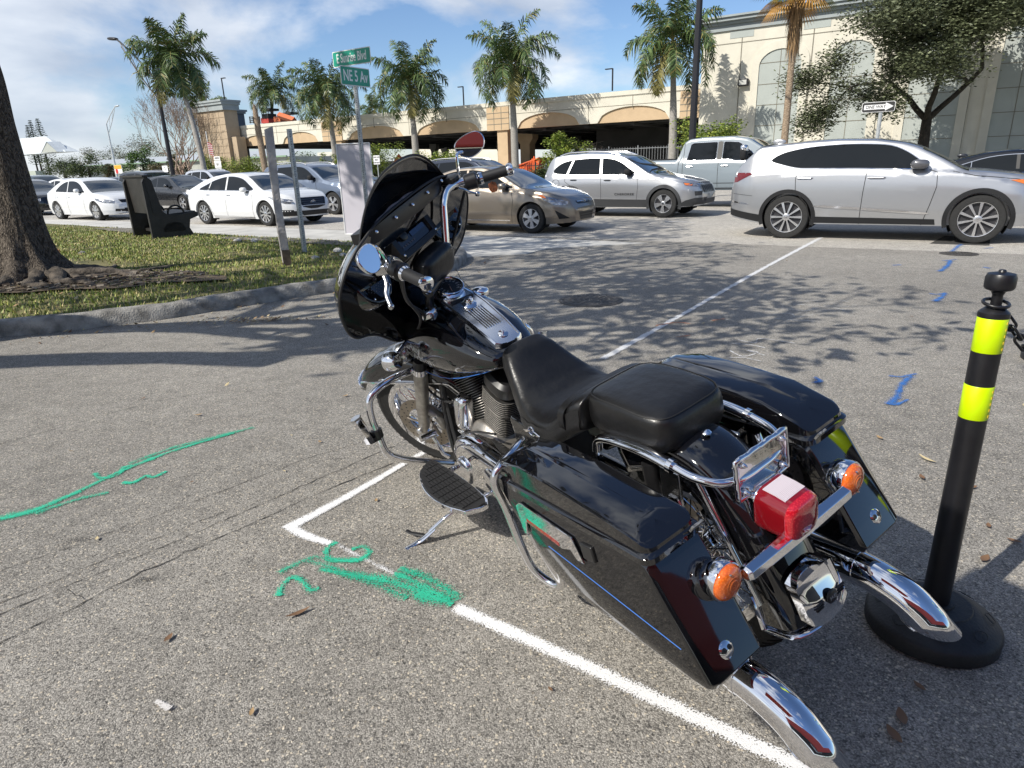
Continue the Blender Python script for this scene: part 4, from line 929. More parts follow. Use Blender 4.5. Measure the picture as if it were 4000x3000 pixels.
def palm(name, base, top, r, label, seed, nf=17, L_=3.1, trunk=None, shaft=1.5, shaftm=None, droop=(1.2, 2.3), wl=.6, spike=True, els=(1.35, -.25), skirt=0, mats=None, plum=.5):
    base, top = Vector(base), Vector(top); rs = random.Random(seed); e = empty(name, base, label=label, cat='palm tree'); T = top-base; n = 20; mb = MB(); H = T.length
    ring = []; rr = []
    for i in range(n+1):
        k = i/n; b = T*k+Vector((T.x, T.y, 0))*(-.25*math.sin(math.pi*k)); ring.append(b); rr.append(r*(1.0+.25*max(0, .25-k)*4*.5+.18*math.sin(math.pi*min(1, k*1.15))-.28*k))
    mb.tube(ring, rr, 14); mb.build('trunk', trunk or M_ptrunk, e, smooth=80)
    d = (ring[-1]-ring[-2]).normalized(); top = ring[-1]
    if shaft: MB().tube([top-d*.02, top+d*shaft*.3, top+d*shaft*.8, top+d*shaft*1.05], [rr[-1]*1.0, rr[-1]*1.22, rr[-1]*.85, rr[-1]*.45], 12).build('crownshaft', shaftm or M_shaft, e, smooth=80)
    c = top+d*shaft; mb = MB()
    for i in range(nf):
        k = i/(nf-1); az = i*2.39996+rs.uniform(-.2, .2); el = els[0]+(els[1]-els[0])*k+rs.uniform(-.1, .1)
        frond(mb, c, az, el, L_*rs.uniform(.9, 1.1), (droop[0]*.55+(droop[1]-droop[0]*.55)*min(1, k*1.7)*(1-.35*max(0, k-.75)*4))*rs.uniform(.9, 1.1), rs, dry=(k > .93 and rs.random() < .6), wl=wl, plum=plum)
    if spike: mb.cur = 1; mb.tube([c, c+d*1.2, c+d*2.9], [.04, .025, .004], 4)
    mb.build('crown', mats or G_palm, e, smooth=0, weld=False)
    return e
def palm_at(name, bx, tx, ty, t, r, label, seed, **k):
    s, z = ST(tx, ty, t); b = gbase(bx, t); return palm(name, b, W(s, t, z), r, label, seed, **k)
# (base px, crownshaft foot px,py)
palm_at('royal_palm', 790, 703, 320, 27, .17, 'tall royal palm rising left of the tan tower, trunk leaning left', 2, L_=3.2, nf=21, droop=(1.0, 2.4), shaft=1.3, els=(1.3, -.55), spike=False)
palm_at('royal_palm', 1310, 1285, 440, 44, .24, 'royal palm behind the street signs with drooping crown', 3, L_=4.1, nf=25, droop=(1.7, 2.9), els=(1.35, -.3))
palm_at('royal_palm', 1625, 1607, 405, 44, .26, 'royal palm just right of the street signs', 4, L_=4.1, nf=25, droop=(1.8, 2.9), els=(1.35, -.3))
palm_at('royal_palm', 2012, 2000, 345, 43.5, .26, 'royal palm with the fullest drooping crown above the deck pilaster', 5, L_=4.1, nf=25, droop=(1.8, 3.0), els=(1.4, -.3))
palm_at('royal_palm', 2628, 2630, 300, 42, .23, 'royal palm with green upper trunk in front of the store corner', 6, L_=3.7, nf=21, droop=(1.0, 2.1), els=(1.35, -.45), shaft=1.9, spike=False)
palm_at('royal_palm', 1065, 1062, 420, 55, .25, 'royal palm with darker crown behind the deck roof machines', 7, L_=3.9, nf=19, droop=(1.2, 2.3), spike=False)
palm_at('coconut_palm', 810, 800, 440, 62, .2, 'yellow green palm crown behind the tan tower', 8, L_=4.2, nf=13, droop=(1.0, 1.8), spike=False, shaft=.5, mats=[G_palm[1], leafm('palm_y', (.18, .24, .05)), G_palm[2]])
palm_at('coconut_palm', 1462, 1462, 445, 75, .2, 'small green palm top showing over the deck parapet', 9, L_=3.2, nf=11, droop=(1.0, 1.9), spike=False, shaft=.4)
# decapitated trunk
s, z = ST(992, 408, 30); b = gbase(1030, 30); T = W(s, 30, z)-b; e = empty('palm_stump', b, label='bare topped off palm trunk between the shrubs and wooden post', cat='palm tree')
MB().tube([T*k for k in (0, .2, .5, .8, .93, 1)], [.22, .20, .21, .19, .15, .07], 12).build('trunk', M_pt2, e, smooth=80)
# fan palm with dry skirt
s, z = ST(3108, 70, 34); b = gbase(3060, 34); top = W(s, 34, z); T = top-b; e = empty('fan_palm', b, label='thin brown trunked fan palm with dry hanging skirt before the store', cat='palm tree')
MB().tube([T*k for k in (0, .15, .5, .85, 1)], [.22, .17, .15, .14, .16], 12).build('trunk', M_pt2, e, smooth=80)
mb = MB(); rs = random.Random(7)
for i in range(420):      # hanging dead leaves
    a = rs.uniform(0, 6.28); z0 = rs.uniform(-.9, 1.3); q = .16+.16*rs.random()*(1 if z0 > 0 else .5); l = rs.uniform(.5, 1.2)
    p = T+Vector((q*math.cos(a), q*math.sin(a), z0)); w_ = Vector((-math.sin(a), math.cos(a), 0))*.03; mb.cur = rs.randrange(2)
    mb.add([p-w_, p+w_, p+Vector((.12*math.cos(a), .12*math.sin(a), -l))], [(0, 1, 2)])
mb.build('skirt', [mat('dry_frond', (.30, .19, .09), .9), mat('dry_frond2', (.20, .13, .07), .9)], e, smooth=0, weld=False)
mb = MB()
for i in range(26):
    az = i*2.4; el = 1.2-1.9*i/25; c = T+Vector((0, 0, 1.2)); hd = Vector((math.cos(az)*math.cos(el), math.sin(az)*math.cos(el), math.sin(el))); c2 = c+hd*1.0
    mb.cur = 2; mb.tube([c, c2], .02, 3, caps=False); sd_ = hd.cross(Vector((0, 0, 1))).normalized(); u_ = sd_.cross(hd)
    for k in range(26):
        a = -1.9+3.8*k/25; q = (hd*math.cos(a)+sd_*math.sin(a)).normalized(); l = 1.05*(.75+.25*math.cos(a)); w_ = q.cross(u_).normalized()*.035
        mb.cur = 2 if i > 21 else rs.choice((0, 1)); mb.add([c2, c2+q*l*.6-w_, c2+q*l*.6+w_, c2+q*l+Vector((0, 0, -.28))], [(0, 1, 2), (1, 3, 2)])
mb.build('crown', [leafm('fan_a', (.09, .13, .03)), leafm('fan_b', (.16, .19, .05)), mat('fan_dry', (.40, .21, .05), .8)], e, smooth=0, weld=False)
# ================================================================ street furniture
def zat(px, py, P):   # height of the pixel on the vertical line's depth
    d = ray(px, py); k = P.y/d.y; return (CO+d*k).z
M_gal = mat('galvanised', (.45, .47, .47), .5, metal=.6, nz=.25, nzs=30)
M_galp = mat('pole_grey', (.42, .44, .44), .5, metal=.4, nz=.1, nzs=8)
M_wood = mat('weathered_wood', (.42, .39, .37), .9, nz=.35, nzs=3, bump=.8, bs=25)
M_wht = mat('sign_paper_white', (.72, .72, .72), .5); M_blk = mat('sign_black', (.02, .02, .02), .5)
# wooden post
P = G(1122, 1034, .14); h = zat(1042, 506, P)-.12; e = empty('wooden_post', P-Vector((0, 0, .05)), label='weathered grey square wooden post standing in the lawn', cat='post')
mb = MB(); n = 14
for i in range(n+1):
    k = i/n; z = (h+.05)*k; w_ = .052+.004*math.sin(k*9); x = (-.02)*math.sin(k*3)
    mb.v += [(x+w_*sx_, w_*sy_+.01*math.sin(k*5), z+(.02*sx_ if i == n else 0)) for sx_, sy_ in ((-1, -1), (1, -1), (1, 1), (-1, 1))]
for i in range(n):
    for j in range(4): mb.f.append((i*4+j, i*4+(j+1) % 4, i*4+4+(j+1) % 4, i*4+4+j)); mb.mi.append(0)
mb.f += [(3, 2, 1, 0), tuple(n*4+j for j in range(4))]; mb.mi += [0, 0]
mb.xf(Matrix.Rotation(R(25), 4, 'Z')); mb.build('shaft', M_wood, e, smooth=0, bevel=.006)
mb = MB(); mb.box((0, 0, .16), (.112, .112, .22)); mb.xf(Matrix.Rotation(R(25), 4, 'Z')); mb.build('dark_foot', mat('dark_foot_wood', (.10, .075, .055), .95, nz=.4, nzs=9), e, smooth=0)  # darker sleeve round the foot of the post
# perforated steel post
def uchannel(P, h, name, label, cat_='post', w_=.045, rz=30, holes=True):
    e = empty(name, P, rz=R(rz), label=label, cat=cat_); mb = MB()
    prof = [(-w_, .03), (-w_*.75, .03), (-w_*.45, 0), (w_*.45, 0), (w_*.75, .03), (w_, .03), (w_, .025), (w_*.78, .022), (w_*.5, -.006), (-w_*.5, -.006), (-w_*.78, .022), (-w_, .025)]
    mb.loft([[(x, y, z) for x, y in prof] for z in (0, h)]); mb.build('channel', M_gal, e, smooth=0)
    if holes:
        mb = MB(); z = .12
        while z < h-.03: mb.lathe([(.0001, 0), (.0065, 0), (.0065, .004), (.0001, .004)], (0, -.0085, z), (0, -1, 0), 8); z += .038
        mb.build('holes', M_blk, e, smooth=0)['kind'] = 'stuff'
    return e
P = G(1192, 985, .14); uchannel(P, zat(1112, 504, P)-.14, 'perforated_post', 'perforated galvanised steel post behind the wooden post', w_=.042)
# street name signs
P = G(1447, 962, .05); hp = zat(1392, 345, P)
e = uchannel(P, hp+.02, 'street_sign', 'street sign post with two green name plates above the white board', 'street sign', w_=.04, rz=10)
e.rotation_euler = (0, 0, 0)
M_sg = mat('sign_green', (.006, .30, .20), .4, nz=.04, nzs=6); M_sw = mat('sign_border', (.78, .80, .78), .45)
def plate(cx, cz, wd, ht, U, txt, size, off, r_=e, P_=P, sx=1, mt=M_sg, mtx=M_sw, name='name_plate'):
    U = U.normalized(); Nn = Vector((U.y, -U.x, 0)); o_ = Vector((cx[0], cx[1], cz))
    def rr(w_, h_, r): return [(sx_*(w_/2-r)+r*math.cos(a), sy_*(h_/2-r)+r*math.sin(a)) for sx_, sy_, a0 in ((1, 1, 0), (-1, 1, 90), (-1, -1, 180), (1, -1, 270)) for a in [R(a0+k*22.5) for k in range(5)]]
    p = MB().prism(rr(wd, ht, .025), o_+Nn*off, U, (0, 0, 1), .004).build(name, mtx, r_, smooth=0)
    f_ = MB().prism(rr(wd-.03, ht-.03, .018), o_+Nn*(off+.0055), U, (0, 0, 1), .0025).build('face', mt, p, smooth=0)
    t = text('lettering', txt, size, mtx, o_+Nn*(off+.0075), U, (0, 0, 1), p, extrude=.001, sx=sx); return p
z1 = zat(1389, 224, P); z2 = zat(1395, 300, P)
plate((.0, 0), z1-P.z, .92, .255, SU, 'E Sunrise Blvd', .205, .02, sx=.62)
plate((.0, 0), z2-P.z, .70, .31, SN, 'NE 5 Av', .25, .03, sx=.68)
# white board behind the pole
P = G(1405, 940, .05); e = empty('white_board_sign', P, label='blank white sign board standing upright behind the street sign post', cat='sign')
U = Vector((.96, -.28, 0)).normalized(); z0 = zat(1379, 920, P)-.05; z1 = zat(1336, 561, P)-.05
MB().prism([(-.37, z0), (.37, z0), (.37, z1), (-.37, z1)], (0, .25, 0), U, (0, 0, 1), .012).build('board', mat('coroplast', (.50, .48, .53), .6, nz=.03, nzs=2), e, smooth=0)
mb = MB(); 
for a, b in (((-.37, z0), (-.37, z1)), ((.37, z0), (.37, z1)), ((-.37, z1), (.37, z1)), ((-.37, z0), (.37, z0))):
    mb.tube([Vector((0, .235, 0))+U*a[0]+Vector((0, 0, a[1])), Vector((0, .235, 0))+U*b[0]+Vector((0, 0, b[1]))], .014, 6)
for x in (-.2, .2): mb.tube([Vector((0, .25, 0))+U*x+Vector((0, 0, -.02)), Vector((0, .25, 0))+U*x+Vector((0, 0, z0))], .012, 6)
mb.build('frame', M_wht, e, smooth=60)
# bus bench
A = G(594, 933, .135); Bk = G(522, 921, .135); L_ = (Bk-A); V = L_.normalized(); Df = Vector((V.y, -V.x, 0))*-1
if Df.dot(Vector((1, 0, 0))) < 0: Df = -Df
bl = L_.length; e = empty('bus_bench', A, label='dark slatted bus stop bench with tall solid back on the lawn edge', cat='bench')
M_bch = mat('bench_dark', (.022, .020, .018), .55, nz=.3, nzs=6, bump=.2, bs=40)
OUT = [(0, 0), (.83, 0), (.86, .05), (.80, .18), (.84, .36), (1.02, .42), (1.03, .50), (.98, .52), (.62, .47), (.38, .49), (.30, .56), (.18, 1.22), (.12, 1.27), (.03, 1.25), (-.01, 1.18)]
HOLE = [(.24, .12), (.24, .20), (.34, .30), (.50, .33), (.66, .29), (.72, .16), (.70, .12)]
poly = OUT[:2]+[]; poly = [(0, 0)]+HOLE+[HOLE[0]]+[(0, 0.0001)]+OUT[::-1][:-1]
for i, o_ in enumerate((0, .62)):
    off = V*(o_*bl/.62*.62 if False else (0 if i == 0 else bl)); q = MB()
    pp = [(0, 0)]+[(x, y) for x, y in HOLE]+[(HOLE[0][0]-.0005, HOLE[0][1])]+[(-.0004, .0004)]+OUT[::-1][:-1]
    q.prism(pp, off, Df, (0, 0, 1), .09 if i == 0 else .09).build('end_slab', M_bch, e, smooth=0)
    P0 = off+Df*.42+Vector((0, 0, .5)); arc = [P0+Df*(.17-.17*math.cos(a))+Vector((0, 0, .17*math.sin(a))) for a in [math.pi*k/10 for k in range(11)]]
    MB().tube(arc, .022, 8).build('armrest', M_bch, e, smooth=60)
def slab(pts, name, ex=0):
    a = MB(); a.prism(pts, -V*ex, Df, (0, 0, 1), .001); vs = [Vector(v) for v in a.v[:len(pts)]]
    b = MB(); n = len(pts); b.add(vs+[v+V*(bl+2*ex) for v in vs], [tuple(range(n)), tuple(range(n, 2*n))[::-1]]+[(i, (i+1) % n, n+(i+1) % n, n+i) for i in range(n)]); return b.build(name, M_bch, e, smooth=0)
slab([(.10, .52), (.20, .52), (.115, 1.29), (.04, 1.29)], 'back_panel', .10); slab([(.0, 1.29), (.20, 1.29), (.20, 1.325), (.0, 1.325)], 'top_cap', .14)
slab([(.40, .455), (1.0, .50), (1.0, .535), (.40, .50)], 'seat', .02); slab([(.25, .10), (.36, .10), (.36, .16), (.25, .16)], 'lower_rail')
# one way sign
P = W(ST(3432, 500, 22)[0], 22, 0); U = SU
def zt_(px, py, t=22): return ST(px, py, t)[1]
za, zb = zt_(3432, 398), zt_(3432, 438); e = empty('one_way_sign', P, label='black and white ONE WAY arrow sign on a grey post', cat='traffic sign')
MB().tube([(0, 0, 0), (0, 0, za-.02)], .05, 10).build('post', M_galp, e)
sl = ST(3368, 420, 22)[0]; sr = ST(3498, 415, 22)[0]; wd = sr-sl; c = (sl+sr)/2-P.dot(SU); ht = za-zb; cz = (za+zb)/2; off = .06
def rr(w_, h_, r): return [(sx_*(w_/2-r)+r*math.cos(a), sy_*(h_/2-r)+r*math.sin(a)) for sx_, sy_, a0 in ((1, 1, 0), (-1, 1, 90), (-1, -1, 180), (1, -1, 270)) for a in [R(a0+k*22.5) for k in range(5)]]
O = SU*c+Vector((0, 0, cz)); Nn = -SN
p = MB().prism(rr(wd, ht, .05), O+Nn*off, SU, (0, 0, 1), .004).build('border', M_wht, e, smooth=0)
MB().prism(rr(wd-.025, ht-.025, .04), O+Nn*(off+.006), SU, (0, 0, 1), .003).build('face', M_blk, p, smooth=0)
w2, h2 = wd/2, ht/2
MB().prism([(-w2*.86, -h2*.46), (w2*.42, -h2*.46), (w2*.42, -h2*.80), (w2*.90, 0), (w2*.42, h2*.80), (w2*.42, h2*.46), (-w2*.86, h2*.46)], O+Nn*(off+.010), SU, (0, 0, 1), .003).build('arrow', M_wht, p, smooth=0)
text('lettering', 'ONE WAY', ht*.42, M_blk, O+SU*(-w2*.16)+Nn*(off+.015), SU, (0, 0, 1), p, extrude=.001, sx=.95)
# small signs over the road
def smallsign(name, px0, py0, px1, py1, t, pyb, label, faces, m=M_wht):
    sc = (px0+px1)/2; P = W(ST(sc, 650, t)[0], t, 0); zt1 = ST(sc, py0, t)[1]; zb1 = ST(sc, py1, t)[1]; wd = ST(px1, py0, t)[0]-ST(px0, py0, t)[0]
    e = empty(name, P, label=label, cat='traffic sign'); MB().tube([(0, 0, 0), (0, 0, zt1-.05)], .045, 8).build('post', M_galp, e)
    pl_ = MB().prism([(-wd/2, zb1), (wd/2, zb1), (wd/2, zt1), (-wd/2, zt1)], (-SN)*.06, SU, (0, 0, 1), .02).build('plate', m, e, smooth=0)
    H_ = zt1-zb1
    for (fx, fz, txt, sz, mm) in faces: text('lettering', txt, sz*H_, mm, (-SN)*.09+SU*(fx*wd)+Vector((0, 0, zb1+fz*H_)), SU, (0, 0, 1), pl_, extrude=.002, sx=.8)
    return e, P, zb1, zt1, wd
smallsign('lane_sign', 1464, 607, 1488, 642, 38.5, 700, 'white RIGHT LANE MUST TURN RIGHT sign left of the windscreen', [(0, .80, 'RIGHT LANE', .20, M_blk), (0, .5, 'MUST', .24, M_blk), (0, .18, 'TURN RIGHT', .20, M_blk)])
e, P, zb1, zt1, wd = smallsign('route_sign', 843, 627, 868, 655, 38.5, 700, 'white state route 811 marker with arrow plate below it', [(0, .45, '811', .5, M_blk)])
q = (-SN)*.06
MB().prism([(-wd*.45, zt1+.04), (wd*.45, zt1+.04), (wd*.45, zt1+.36), (-wd*.45, zt1+.36)], q, SU, (0, 0, 1), .02).build('top_plate', M_wht, e, smooth=0); text('lettering', 'NORTH', .22, M_blk, (-SN)*.09+Vector((0, 0, zt1+.2)), SU, (0, 0, 1), e, extrude=.002, sx=.8)
MB().prism([(-wd*.45, zb1-.42), (wd*.45, zb1-.42), (wd*.45, zb1-.05), (-wd*.45, zb1-.05)], q, SU, (0, 0, 1), .02).build('arrow_plate', M_wht, e, smooth=0)
MB().prism([(-wd*.3, zb1-.27), (wd*.05, zb1-.27), (wd*.05, zb1-.35), (wd*.34, zb1-.235), (wd*.05, zb1-.12), (wd*.05, zb1-.20), (-wd*.3, zb1-.20)], (-SN)*.085, SU, (0, 0, 1), .01).build('arrow', M_blk, e, smooth=0)
e, P, zb1, zt1, wd = smallsign('warning_sign', 447, 644, 477, 678, 42, 710, 'yellow over white sign with red circle beside the pale lamp', [])
H_ = zt1-zb1; MB().prism([(-wd*.46, zb1+.52*H_), (wd*.46, zb1+.52*H_), (wd*.46, zb1+.97*H_), (-wd*.46, zb1+.97*H_)], (-SN)*.085, SU, (0, 0, 1), .01).build('yellow_panel', mat('sign_yellow', (.62, .36, .03), .5), e, smooth=0)
MB().lathe([(.001, 0), (wd*.17, 0), (wd*.17, .01), (.001, .01)], (-SN)*.085+SU*(-wd*.2)+Vector((0, 0, zb1+.27*H_)), -SN, 16).build('red_disc', mat('sign_red', (.5, .03, .03), .5), e, smooth=0)
smallsign('small_white_sign', 635, 647, 656, 672, 44, 700, 'small white square sign right of the dark lamp post', [(0, .5, '2', .7, M_blk)])
# lamp posts
def lamp(name, bx, top, headpx, t, r, label, m, truss=False, base_r=None):
    P = W(ST(bx, 660, t)[0], t, 0); Z = ST(top[0], top[1], t)[1]; hs, hz = ST(headpx[0], headpx[1], t); e = empty(name, P, label=label, cat='lamp post')
    MB().tube([(0, 0, 0), (0, 0, Z*.5), (0, 0, Z)], [r*1.2, r, r*.7], 10).build('pole', m, e)
    q = SU*(hs-P.dot(SU)); Hd = Vector((q.x, q.y, hz)); a = Vector((0, 0, Z)); mb = MB()
    arm = cat([a, a.lerp(Hd, .45)+Vector((0, 0, .15)), a.lerp(Hd, .85)+Vector((0, 0, .12)), Hd], 5); mb.tube(arm, r*.42, 7)
    if truss:
        b = Vector((0, 0, Z-1.3)); lo = cat([b, b.lerp(Hd, .45)-Vector((0, 0, .1)), a.lerp(Hd, .85)+Vector((0, 0, -.1))], 6); mb.tube(lo, r*.34, 6)
        for k in (.25, .5, .72): mb.tube([arm[int(k*len(arm))], lo[int(k*len(lo))]], r*.25, 5)
    mb.build('arm', m, e, smooth=60)
    d = (Hd-arm[-3]).normalized(); d.z *= .3; d.normalize(); s_ = d.cross(Vector((0, 0, 1)))
    mb = MB(); mb.ball((0, 0, 0), (.55, .19, .10), 12, 6, .8); Mx = Matrix((d, s_, Vector((0, 0, 1)))).transposed().to_4x4(); Mx.translation = Hd+d*.3; mb.xf(Mx); mb.build('lamp_head', m, e, smooth=60); return e
lamp('lamp_post', 672, (620, 308), (450, 152), 26, .13, 'tall dark lamp post with long truss arm at the left', M_pole, True)
lamp('lamp_post', 452, (414, 485), (452, 416), 52, .13, 'pale grey leaning lamp post with short forked arm', mat('pale_pole', (.52, .55, .57), .4, metal=.3), True)
lamp('lamp_post', 2698, (2745, -420), (2560, -560), 26, .12, 'black lamp post rising past the tall green trunked palm', M_pole)
# flag
P = W(ST(828, 660, 44)[0], 44, 0); z1 = ST(816, 512, 44)[1]; e = empty('flag_pole', P, label='white pole with a limp striped flag by the bright shrub', cat='flag pole')
MB().tube([(0, 0, 0), (0, 0, z1)], .05, 8).build('pole', mat('white_pole', (.7, .7, .7), .4), e); mb = MB(); za, zb = ST(816, 552, 44)[1], ST(816, 600, 44)[1]
for i in range(13):
    mb.cur = i % 2
    for k in range(6):
        def pt(u_, v_): return SU*(u_*.75)-SN*(.12*math.sin(u_*9))+Vector((0, 0, za+(zb-za)*v_-.35*u_))
        mb.add([pt(k/6, i/13), pt((k+1)/6, i/13), pt((k+1)/6, (i+1)/13), pt(k/6, (i+1)/13)], [(0, 1, 2, 3)])
mb.build('flag', [mat('flag_red', (.42, .05, .06), .8), mat('flag_white', (.6, .58, .58), .8)], e, smooth=60)
# far parked car bits handled with the cars
# ---------------------------------------------------------------- bollards and chain
M_rub = mat('black_rubber', (.012, .012, .013), .55, nz=.25, nzs=14, bump=.15, bs=120)
M_bp = mat('bollard_black', (.010, .010, .012), .36, bump=.03, bs=90, nz=.2, nzs=20)
def hivis():
    M = mat('hi_vis_tape', (.56, .80, .0), .35, nz=.05, nzs=14, spec=.5); b = M.node_tree.nodes['Principled BSDF']; return M
M_hv = hivis()
def bollard(P, rz, label):
    e = empty('chain_post', P, rz=rz, label=label, cat='bollard')
    b = MB(); prof = [(.001, .0), (.205, .0), (.216, .008), (.217, .045), (.208, .056), (.198, .060), (.150, .088), (.126, .098), (.118, .099), (.114, .104), (.070, .106), (.060, .106), (.058, .112), (.001, .112)]
    b.lathe(prof, n=64)
    for k in range(8):       # raised diamonds on the skirt
        a = 2*math.pi*k/8+.2; c = Vector((.172*math.cos(a), .172*math.sin(a), .0795)); T_ = Vector((-math.sin(a), math.cos(a), 0)); Dn = Vector((.74*math.cos(a), .74*math.sin(a), -.42)).normalized(); N_ = T_.cross(Dn); N_ = N_ if N_.z > 0 else -N_
        ring = [c+T_*.028*x+Dn*.020*y+N_*.0015 for x, y in ((-1, 0), (0, -1), (1, 0), (0, 1))]; b.tube(cat(ring, 3, True), .0014, 5, closed=True)
    b.fn(lambda v: Vector((v.x*.86, v.y*.86, v.z))); b.build('base', M_rub, e, smooth=40)
    MB().lathe([(.038, .104), (.0365, .30), (.0355, .60), (.0355, 1.015), (.001, 1.015)], n=40).build('post', M_bp, e)
    for z0, z1 in ((.915, 1.012), (.722, .820)):
        m_ = MB().lathe([(.0357, z0), (.0364, z0+.001), (.0364, z1-.001), (.0357, z1)], n=48).build('reflective_band', M_hv, e)
        s_ = MB()
        for k in range(5): s_.box((-.0364*math.sin(-.35), -.0364*math.cos(.35), z0+.012+k*.018), (.005, .002, .007), Matrix.Rotation(.35, 3, 'Z'))
        s_.build('watermark', mat('tape_mark', (.80, .55, .05), .4), m_, smooth=0)
    MB().lathe([(.0365, 1.010), (.0375, 1.014), (.037, 1.024), (.024, 1.036), (.0135, 1.044), (.0125, 1.070), (.017, 1.080), (.032, 1.086), (.0355, 1.092), (.036, 1.118), (.032, 1.127), (.010, 1.132), (.008, 1.137), (.005, 1.138), (.001, 1.138)], n=36).build('cap', M_bp, e); return e
PB = G(3652, 2352, .10); PB.z = 0
bollard(PB, R(10), 'black chain post with two yellow bands beside the motorcycle tail')
P2 = G(4110, 1408); bollard(P2, R(40), 'black chain post cut off by the right edge, only its base showing')
P3 = Vector((2.75, 1.62, 0)); bollard(P3, 0, 'chain post outside the right edge that holds the other end of the chain')
A = PB+Vector((0, 0, 1.052)); B_ = P3+Vector((0, 0, 1.052)); n = 92; pts = []
for i in range(n+1):
    k = i/n; p = A.lerp(B_, k); p.z -= 4*.50*k*(1-k); pts.append(p)
d0 = (B_-A).normalized(); sd_ = Vector((-d0.y, d0.x, 0))
arc_ = 0; step = .036; acc = [pts[0]]; 
for p in pts[1:]:
    while (p-acc[-1]).length > step: acc.append(acc[-1]+(p-acc[-1]).normalized()*step)
ce = empty('plastic_chain', A, label='black plastic chain hanging from the banded chain post to the right', cat='chain')
for i in range(1, len(acc)-1):
    t = (acc[i+1]-acc[i-1]).normalized(); u_ = sd_ if i % 2 else t.cross(sd_); c = acc[i]-A; ring = [c+t*(.014*math.copysign(1, math.cos(a))+.012*math.cos(a))+u_*.0125*math.sin(a) for a in [2*math.pi*k/12 for k in range(12)]]
    o = MB().tube(ring, .0038, 6, closed=True).build('link', M_bp, ce, smooth=80, weld=False)
ring = [Vector((.030*math.cos(a), .030*math.sin(a), -.004+.006*math.sin(a))) for a in [2*math.pi*k/18 for k in range(18)]]; MB().tube(ring, .0045, 6, closed=True).build('collar_ring', M_bp, ce, smooth=80)
# ================================================================ vehicles
def sf(pts, w=.06):
    xs = [p[0] for p in pts]; zs = [p[1] for p in pts]
    def f(x): return float(np.mean([np.interp(x+d, xs, zs) for d in (-w, -w*.6, -w*.25, 0, w*.25, w*.6, w)]))
    return f
M_glass = mat('tinted_glass', (.008, .010, .012), .04, spec=.35)
M_wind = mat('windscreen_glass', (.018, .026, .032), .03, spec=.7, coat=.6)
M_tyre = mat('car_tyre', (.018, .018, .018), .85, nz=.2, nzs=30)
M_plast = mat('black_plastic', (.014, .0145, .016), .75, spec=.3)
M_well = mat('wheel_well', (.006, .006, .006), .9)
M_chr = mat('chrome_trim', (.80, .80, .82), .08, metal=1)
M_gap = mat('panel_gap', (.012, .012, .012), .8)
M_lamp = mat('headlamp', (.30, .31, .33), .08, metal=.7, coat=1, nz=.5, nzs=14)
M_amber = mat('amber_lens', (.65, .16, .03), .15, coat=.6); M_red = mat('red_lens', (.12, .004, .006), .12, coat=.6)
M_redon = mat('red_lens_lit', (.6, .02, .02), .2, coat=.5, emit=(1, .05, .04, 1.2))
M_rimS = mat('rim_silver', (.62, .62, .63), .25, metal=.85); M_rimD = mat('rim_dark', (.05, .05, .055), .4, metal=.6)
M_interior = mat('cabin_dark', (.02, .02, .02), .9)
def paintm(name, c, metal=.0, rough=.25): return mat('car_paint_'+name, c, rough, metal=metal, coat=1, nz=.0)
